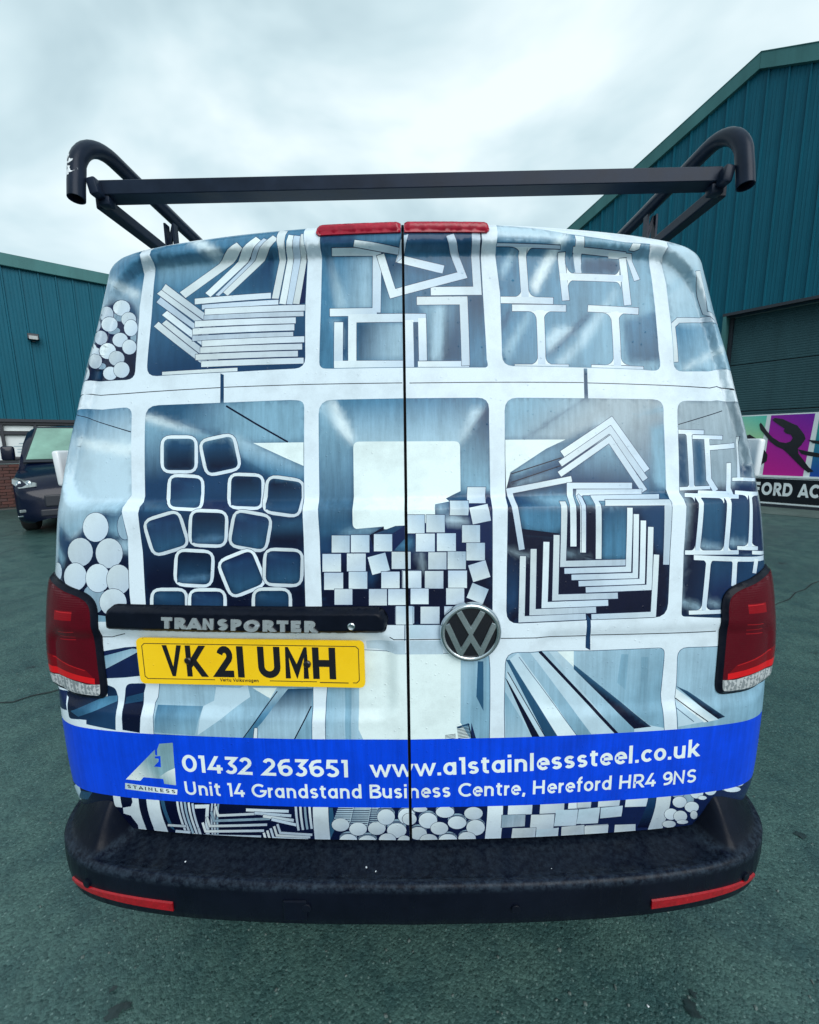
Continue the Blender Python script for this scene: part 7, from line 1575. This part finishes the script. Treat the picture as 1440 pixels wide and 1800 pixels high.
def bumper():
    B, sl = bump_path(); cols = []
    idx = list(range(len(B)))
    tang = np.gradient(B, axis=0); tang /= np.linalg.norm(tang, axis=1, keepdims=True); nrm = np.stack([tang[:, 1], -tang[:, 0]], 1)   # outward (right side, rear)
    nrow = 0
    def col(i):
        x, yo = B[i]; nx, ny = nrm[i]
        base = np.array([x, .800+yo])                       # outer face line
        e = float(ss(.725, .79, np.array(x)))               # 0 in the step pocket, 1 on the raised ends
        depth = .125*(1-e)+.085*e                            # ledge depth towards the body
        topz = .487+.112*e
        pts = []
        def pt(off, z): q = base-np.array([nx, ny])*off; pts.append((q[0], q[1], z))
        pt(depth+.05, topz-.004)
        for t in np.linspace(0, 1, 9):
            off = depth+(.014-depth)*t
            z = (topz)*(1-t)+(.503)*t if e > 0 else topz
            zc = topz+(.503-topz)*(ss(.0, 1.0, np.array(t))*.55+.45*t)
            zp = .487+.014*ss(.80, 1.0, np.array(t))
            pt(off, float(zp*(1-e)+zc*e))
        for a in (25, 50, 75): pt(.014-.014*math.sin(R(a)), .503-.014*(1-math.cos(R(a))))
        for t in np.linspace(.0, 1, 6): pt(.003*math.sin(t*math.pi)*-1+.004*t, .487-.092*t)
        pt(.010, .387); pt(.030, .381); pt(.10, .385)
        return pts
    cols = [col(i) for i in idx]; nrow = len(cols[0])
    V = []; F = []
    full = [[(-x, y, z) for x, y, z in c] for c in cols[:0:-1]]+cols
    for c in full: V += c
    for i in range(len(full)-1):
        for j in range(nrow-1): a, b = i*nrow+j, (i+1)*nrow+j; F.append((a, a+1, b+1, b))
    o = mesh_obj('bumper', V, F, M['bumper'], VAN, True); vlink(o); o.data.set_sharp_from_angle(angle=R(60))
    # reflector strips
    for s in (-1, 1):
        v = []; f = []
        I = [i for i in idx if .545 < B[i][0] < .86]
        def q(x, z, off):
            y = np.interp(x, B[:, 0], B[:, 1]); nx = np.interp(x, B[:, 0], nrm[:, 0]); ny = np.interp(x, B[:, 0], nrm[:, 1]); return (s*(x+nx*off), .800+y+ny*off, z)
        XS = np.linspace(.55, .835, 26); 
        for k, x in enumerate(XS):
            t = k/25; z0 = .418+.006*t; h = .024*(1-.55*t**2)
            v += [q(x, z0, .001), q(x, z0+.002, .0045), q(x, z0+h-.002, .0045), q(x, z0+h, .001)]
        for k in range(25):
            for j in range(3): f.append((4*k+j, 4*k+4+j, 4*k+5+j, 4*k+1+j) if s > 0 else (4*k+j, 4*k+1+j, 4*k+5+j, 4*k+4+j))
        f += [(0, 1, 2, 3), (103, 102, 101, 100)]
        ob = mesh_obj('reflector', v, f, M['red_reflector'], o, True); ob.data.set_sharp_from_angle(angle=R(30))
    # towing eye cover and parking sensors
    box('towing_eye_cover', (-.262, .8015, .440), (.055, .006, .052), M['bumper'], o, None, .003)
    for x, z in ((-.78, .445), (-.236, .448), (.236, .442), (.80, .445)):
        y = np.interp(abs(x), B[:, 0], B[:, 1]); nx = np.interp(abs(x), B[:, 0], nrm[:, 0])*(1 if x > 0 else -1); ny = np.interp(abs(x), B[:, 0], nrm[:, 1]); nn = Vector((nx, ny, 0)).normalized()
        bm = bmesh.new(); lathe(bm, [(.0105, -.004), (.0105, .0045), (.009, .0055), (.0, .0058)], 20, Matrix.Translation((x, .800+y, z)) @ nn.to_track_quat('Z', 'Y').to_matrix().to_4x4()); bm_obj('parking_sensor', bm, M['black_plastic'], o, True, R(30))
bumper()

# ------------------------------------------------------------------ roof rack
def roof_rack():
    k = empty('roof_rack', (0, 2.4, 1.98)); tag(k, 'black steel ladder rack with curled side tubes bolted on the van roof', 'roof rack')
    def kl(o): o.matrix_parent_inverse = Matrix.Translation((0, -2.4, -1.98)); return o
    for s, xe, xt, nm in ((-1, -.742, -.728, 'left'), (1, .772, .760, 'right')):
        path = [(xe*1.0, 1.062, 2.040), (xe, 1.068, 2.075), (xe*.999, 1.074, 2.105)]
        cy, cz, r = 1.180, 2.105, .098
        for a in range(165, 84, -8): path.append((xe+(xt-xe)*(165-a)/80, cy+r*1.08*math.cos(R(a)), cz+r*math.sin(R(a))-.010))
        zt = path[-1][2]
        path += [(xt, 1.5, zt-.004), (xt, 2.6, zt-.004), (xt, 3.9, zt-.004)]
        bm = bmesh.new(); rings = tube_mesh(bm, path, .0180, 20, False)
        # open lower end with a wall thickness
        inn = [bm.verts.new(Vector(path[0])+(v.co-Vector(path[0]))*.86) for v in rings[0]]; dp = [bm.verts.new(Vector(path[1])+(v.co-Vector(path[1]))*.86) for v in rings[1]]
        for q in range(20): bm.faces.new((rings[0][q], rings[0][(q+1) % 20], inn[(q+1) % 20], inn[q])); bm.faces.new((inn[q], inn[(q+1) % 20], dp[(q+1) % 20], dp[q]))
        bm.faces.new(dp); bm.faces.new(rings[-1]); bmesh.ops.recalc_face_normals(bm, faces=bm.faces[:])
        t = kl(bm_obj('side_tube', bm, M['rack'], k, True, R(50)))
        if s < 0:
            rnd = random.Random(2)
            for zz, sz, a0 in ((2.100, .017, -.25), (2.117, .013, -.15), (2.088, .010, -.55), (2.130, .010, -.4)):
                bm = bmesh.new(); m_ = 11; vs = []
                for q in range(m_):
                    a = 2*math.pi*q/m_; rr = sz*rnd.uniform(.35, 1.15); z_ = zz+rr*math.sin(a)*.75; th = a0+rr*math.cos(a)/.0180
                    yc = float(np.interp(z_, [p[2] for p in path[:8]], [p[1] for p in path[:8]]))
                    vs.append(bm.verts.new((xe+0.0186*math.sin(th), yc-0.0186*math.cos(th), z_)))
                c_ = bm.verts.new((xe+.0190*math.sin(a0), float(np.interp(zz, [p[2] for p in path[:8]], [p[1] for p in path[:8]]))-.0192*math.cos(a0), zz))
                for q in range(m_): bm.faces.new((c_, vs[q], vs[(q+1) % m_]))
                bm_obj('sticker_scrap', bm, M['scrap'], t)
        # lower box rail
        kl(box('side_rail', (xt-s*.004, 2.50, 2.062), (.030, 2.76, .026), M['rack'], k, None, .003))
        for y in (1.44, 2.4, 3.6):
            bm = bmesh.new()
            for dx in (-.013, .013): prism(bm, [(-.0, 0), (.006, 0), (.006, .085), (0, .085)], (xt+dx-.003, y, 2.077), (1, 0, 0), (0, 0, 1), (0, 1, 0), -.012, .012)
            prism(bm, [(-.012, .004), (-.008, .0), (.012, .080), (.008, .084)], (xt, y, 2.077), (1, 0, 0), (0, 0, 1), (0, 1, 0), -.004, .004)
            prism(bm, [(-.012, .030), (-.008, .026), (.010, .084), (.005, .084)], (xt, y, 2.077), (1, 0, 0), (0, 0, 1), (0, 1, 0), -.0035, .0035)
            kl(bm_obj('perforated_bracket', bm, M['rack'], k))
        for y in (1.55, 2.5, 3.5):
            rz_ = 1.955
            kl(box('foot', (xt-s*.03, y, 2.010), (.05, .07, .085), M['rack'], k, None, .004))
        # weld and clamp lumps where bar meets tube
        bm = bmesh.new(); add_box(bm, (xe-s*.030, 1.088, 2.075), (.022, .030, .036), Matrix.Rotation(R(12*s), 3, 'Y'), .004, 2); add_box(bm, (xe-s*.036, 1.112, 2.058), (.030, .026, .022), None, .004, 2); kl(bm_obj('joint_plate', bm, M['rack'], k, True, R(40)))
    bm = bmesh.new()
    M_ = Matrix.Rotation(R(-.15), 3, 'Y'); add_box(bm, (.014, 1.120, 2.084), (1.455, .048, .031), M_, .0015, 1); kl(bm_obj('rear_crossbar', bm, M['rack'], k))
    for y in (2.3, 3.4): kl(box('crossbar', (.015, y, 2.088), (1.46, .04, .03), M['rack'], k, None, .003))
roof_rack()

# ------------------------------------------------------------------ dark blue van parked on the left
def blue_van():
    v = empty('parked_van', (-5.78, 7.36, 0), R(33)); tag(v, 'dark navy blue van parked facing us by the brick wall on the left', 'van')
    # stations along the length: y, half width, lower z, upper z, corner rounding
    ST = [(0.0, .62, .30, .70), (.04, .82, .26, .80), (.14, .92, .22, .92), (.35, .965, .20, 1.04), (.75, .98, .20, 1.15), (1.05, .985, .20, 1.22), (1.25, .985, .20, 1.40), (1.55, .985, .20, 1.67), (1.85, .98, .20, 1.88), (2.2, .98, .20, 1.95), (3.5, .98, .20, 1.97), (4.9, .97, .22, 1.96), (4.98, .93, .28, 1.90)]
    rows = 16; V = []; F = []
    for y, w, z0, z1 in ST:
        sec = []
        for j in range(rows):
            t = j/(rows-1)
            if t < .2: a = t/.2; sec.append((w*(.80+.20*math.sin(a*math.pi/2)), z0+(.12)*(1-math.cos(a*math.pi/2))))
            elif t < .72:
                a = (t-.2)/.52; z = z0+.12+(z1-.16-z0-.12)*a; k = max(0, (z-1.1)/.85); sec.append((w-.11*k*k*1.0-.02*max(0, .5-z), z))
            else:
                a = (t-.72)/.28; k = max(0, (z1-.16-1.1)/.85); wt = w-.11*k*k; sec.append((wt-.16*(1-math.cos(a*math.pi/2))*1.0-(wt-.16)*max(0, a-.5)*2*1.0 if a > .5 else wt-.16*(1-math.cos(a*math.pi/2)), z1-.16+.16*math.sin(a*math.pi/2)))
        V += [(x, y, z) for x, z in sec]
    n = len(ST)
    for i in range(n-1):
        for j in range(rows-1): a, b = i*rows+j, (i+1)*rows+j; F.append((a, b, b+1, a+1))
    k0 = len(V); V += [(-x, y, z) for x, y, z in V]; F += [tuple(q+k0 for q in f[::-1]) for f in F]
    for i in (0, n-1):
        lo = [i*rows+j for j in range(rows)]+[k0+i*rows+j for j in range(rows-1, -1, -1)]; F.append(lo if i == 0 else lo[::-1])
    o = mesh_obj('body', V, F, M['navy_paint'], v, True); o.data.set_sharp_from_angle(angle=R(38))
    def q(name, pts, m, off=(0, -.012, .008)): 
        bm = bmesh.new(); f = bm.faces.new([bm.verts.new(Vector(p)+Vector(off)) for p in pts]); r = bmesh.ops.extrude_face_region(bm, geom=[f]); bmesh.ops.translate(bm, vec=(-off[0]*2, -off[1]*2, -off[2]*2), verts=[e for e in r['geom'] if isinstance(e, bmesh.types.BMVert)]); bmesh.ops.recalc_face_normals(bm, faces=bm.faces[:]); return bm_obj(name, bm, m, v)
    q('windscreen', [(-.86, 1.10, 1.27), (.86, 1.10, 1.27), (.74, 1.82, 1.86), (-.74, 1.82, 1.86)], M['green_glass'], (0, -.016, .018))
    q('windscreen_surround', [(-.90, 1.05, 1.225), (.90, 1.05, 1.225), (.77, 1.86, 1.895), (-.77, 1.86, 1.895)], M['frame_dark'], (0, -.010, .011))
    for s in (-1, 1):
        h = q('headlight', [(s*.945, .27, .90), (s*.955, .36, .97), (s*.90, .30, 1.00), (s*.62, .135, .905), (s*.62, .09, .845), (s*.84, .11, .82)], M['lamp_glass'], (s*.006, -.010, .004))
        for cx, yy in ((s*.86, .195), (s*.72, .135)):
            bm = bmesh.new(); lathe(bm, [(.040, -.03), (.040, .004), (.031, .005), (.028, -.002), (.0, .002)], 20, Matrix.Translation((cx, yy-.004, .910)) @ Vector((s*.25, -1, .15)).to_track_quat('Z', 'Y').to_matrix().to_4x4()); bm_obj('projector', bm, M['satin_chrome'], h, True, R(30))
        box('fog_light', (s*.80, .055, .45), (.15, .05, .05), M['lamp_glass'], v, Matrix.Rotation(R(-22*s), 3, 'Z'), .01)
        box('bumper_trim', (s*.86, .065, .36), (.10, .04, .025), M['satin_chrome'], v, Matrix.Rotation(R(-30*s), 3, 'Z'), .006)
        m_ = empty('door_mirror', (0, 0, 0), 0, v)
        box('mirror_arm', (s*1.04, 1.36, 1.30), (.22, .09, .07), M['frame_dark'], m_, None, .02); box('mirror_head', (s*1.14, 1.34, 1.40), (.19, .12, .26), M['navy_paint'], m_, None, .035, True)
        q('side_window', [(s*.935, 1.50, 1.33), (s*.935, 2.45, 1.33), (s*.875, 2.45, 1.78), (s*.885, 1.92, 1.74)], M['glass'], (s*.012, 0, 0))
        for y in (.95, 3.95):
            wheel('wheel', (s*.885, y, .34), v, .34, .23)
    box('grille', (0, .012, .60), (1.05, .06, .20), M['frame_dark'], v, None, .02); box('lower_grille', (0, .02, .40), (1.2, .07, .12), M['frame_dark'], v, None, .02)
M['green_glass'] = plain('tinted_windscreen', (.16, .30, .24), .06, 0, .35, 1.6, coat=1)
M['lamp_glass'] = plain('headlight_glass', (.22, .26, .27), .08, .2, .4, 40, coat=1)
blue_van()

# ------------------------------------------------------------------ small things on the ground and bumper
def crack_lines():
    rnd = random.Random(7)
    bm = bmesh.new()
    for (x0, y0, x1, y1) in ((2.6, 3.2, 5.2, 4.9), (4.2, 3.6, 7.6, 5.6), (-3.0, 1.9, -1.9, 2.6), (1.55, .55, 2.1, .2)):
        n = 14; pts = []
        for i in range(n+1):
            t = i/n; pts.append(Vector((x0+(x1-x0)*t+rnd.uniform(-.03, .03), y0+(y1-y0)*t+rnd.uniform(-.03, .03), .004)))
        d = (pts[-1]-pts[0]).normalized(); nn = Vector((-d.y, d.x, 0))
        L = [bm.verts.new(p+nn*rnd.uniform(.002, .008)) for p in pts]; Q = [bm.verts.new(p-nn*rnd.uniform(.002, .008)) for p in pts]
        for i in range(n): bm.faces.new((L[i], Q[i], Q[i+1], L[i+1]))
    bmesh.ops.recalc_face_normals(bm, faces=bm.faces[:]); o = bm_obj('ground_crack', bm, M['crack']); tag(o, kind='structure')
crack_lines()
def flecks():
    rnd = random.Random(5)
    bm = bmesh.new()
    for i in range(900):
        r = rnd.uniform(.15, 4.5); a = rnd.uniform(0, 2*math.pi); x, y = r*math.cos(a)*1.1, .7+r*math.sin(a)
        s = rnd.uniform(.002, .0055); vs = []
        b = bmesh.ops.create_icosphere(bm, subdivisions=1, radius=s)['verts']
        bmesh.ops.transform(bm, matrix=Matrix.Translation((x, y, s*.25)) @ Matrix.Rotation(rnd.uniform(0, 3), 4, 'Z') @ Matrix.Diagonal((rnd.uniform(.7, 1.6), rnd.uniform(.6, 1.2), .55, 1)), verts=b)
    o = bm_obj('loose_grit', bm, plain('grit', (.10, .135, .13), .7, 0, .5, 25), None); tag(o, 'fine pale grit scattered over the wet tarmac', 'grit', kind='stuff')
    # apron of concrete before the shutter
    M0 = Matrix.Translation((8.39, 8.69, 0)) @ Matrix.Rotation(math.atan2(-.7616, .648), 4, 'Z')
    c = mesh_obj('concrete_apron', [M0 @ Vector(p) for p in ((-9, -1.25, .005), (7, -1.25, .005), (7, -.02, .005), (-9, -.02, .005))], [(0, 1, 2, 3)], M['concrete']); tag(c, kind='structure')
flecks()
def pale_flecks():
    rnd = random.Random(11); bm = bmesh.new()
    for x, y, z, s in ((-.545, .872, .4895, .003), (-.105, .856, .4895, .0035), (-.082, .846, .4895, .0025), (.33, .850, .4895, .002), (.012, .775, .003, .006), (.030, .782, .003, .005), (.62, .9, .003, .005), (-1.6, 1.3, .003, .009), (1.9, 1.6, .003, .008), (3.6, 4.1, .003, .03)):
        n = 7; vs = [bm.verts.new((x+s*rnd.uniform(.4, 1)*math.cos(2*math.pi*k/n), y+s*rnd.uniform(.4, 1)*math.sin(2*math.pi*k/n), z+rnd.uniform(0, .0015))) for k in range(n)]
        c = bm.verts.new((x, y, z+.002))
        for k in range(n): bm.faces.new((vs[k], vs[(k+1) % n], c))
    o = bm_obj('white_flecks', bm, M['scrap']); tag(o, 'tiny white flecks of debris on the bumper step and tarmac', 'debris', kind='stuff')
pale_flecks()
def stains():
    rnd = random.Random(21)
    for x, y, r in ((-.79, .892, .024), (-.765, .905, .012), (.73, .895, .022), (.755, .925, .010), (-.83, .94, .010), (1.46, 1.39, .02)):
        n = 15; v = [(x, y, .0045)]+[(x+r*rnd.uniform(.45, 1.2)*math.cos(2*math.pi*k/n), y+r*rnd.uniform(.45, 1.2)*math.sin(2*math.pi*k/n), .004) for k in range(n)]
        o = mesh_obj('oil_stain', v, [(0, 1+k, 1+(k+1) % n) for k in range(n)], M['stain']); tag(o, kind='structure')
stains()
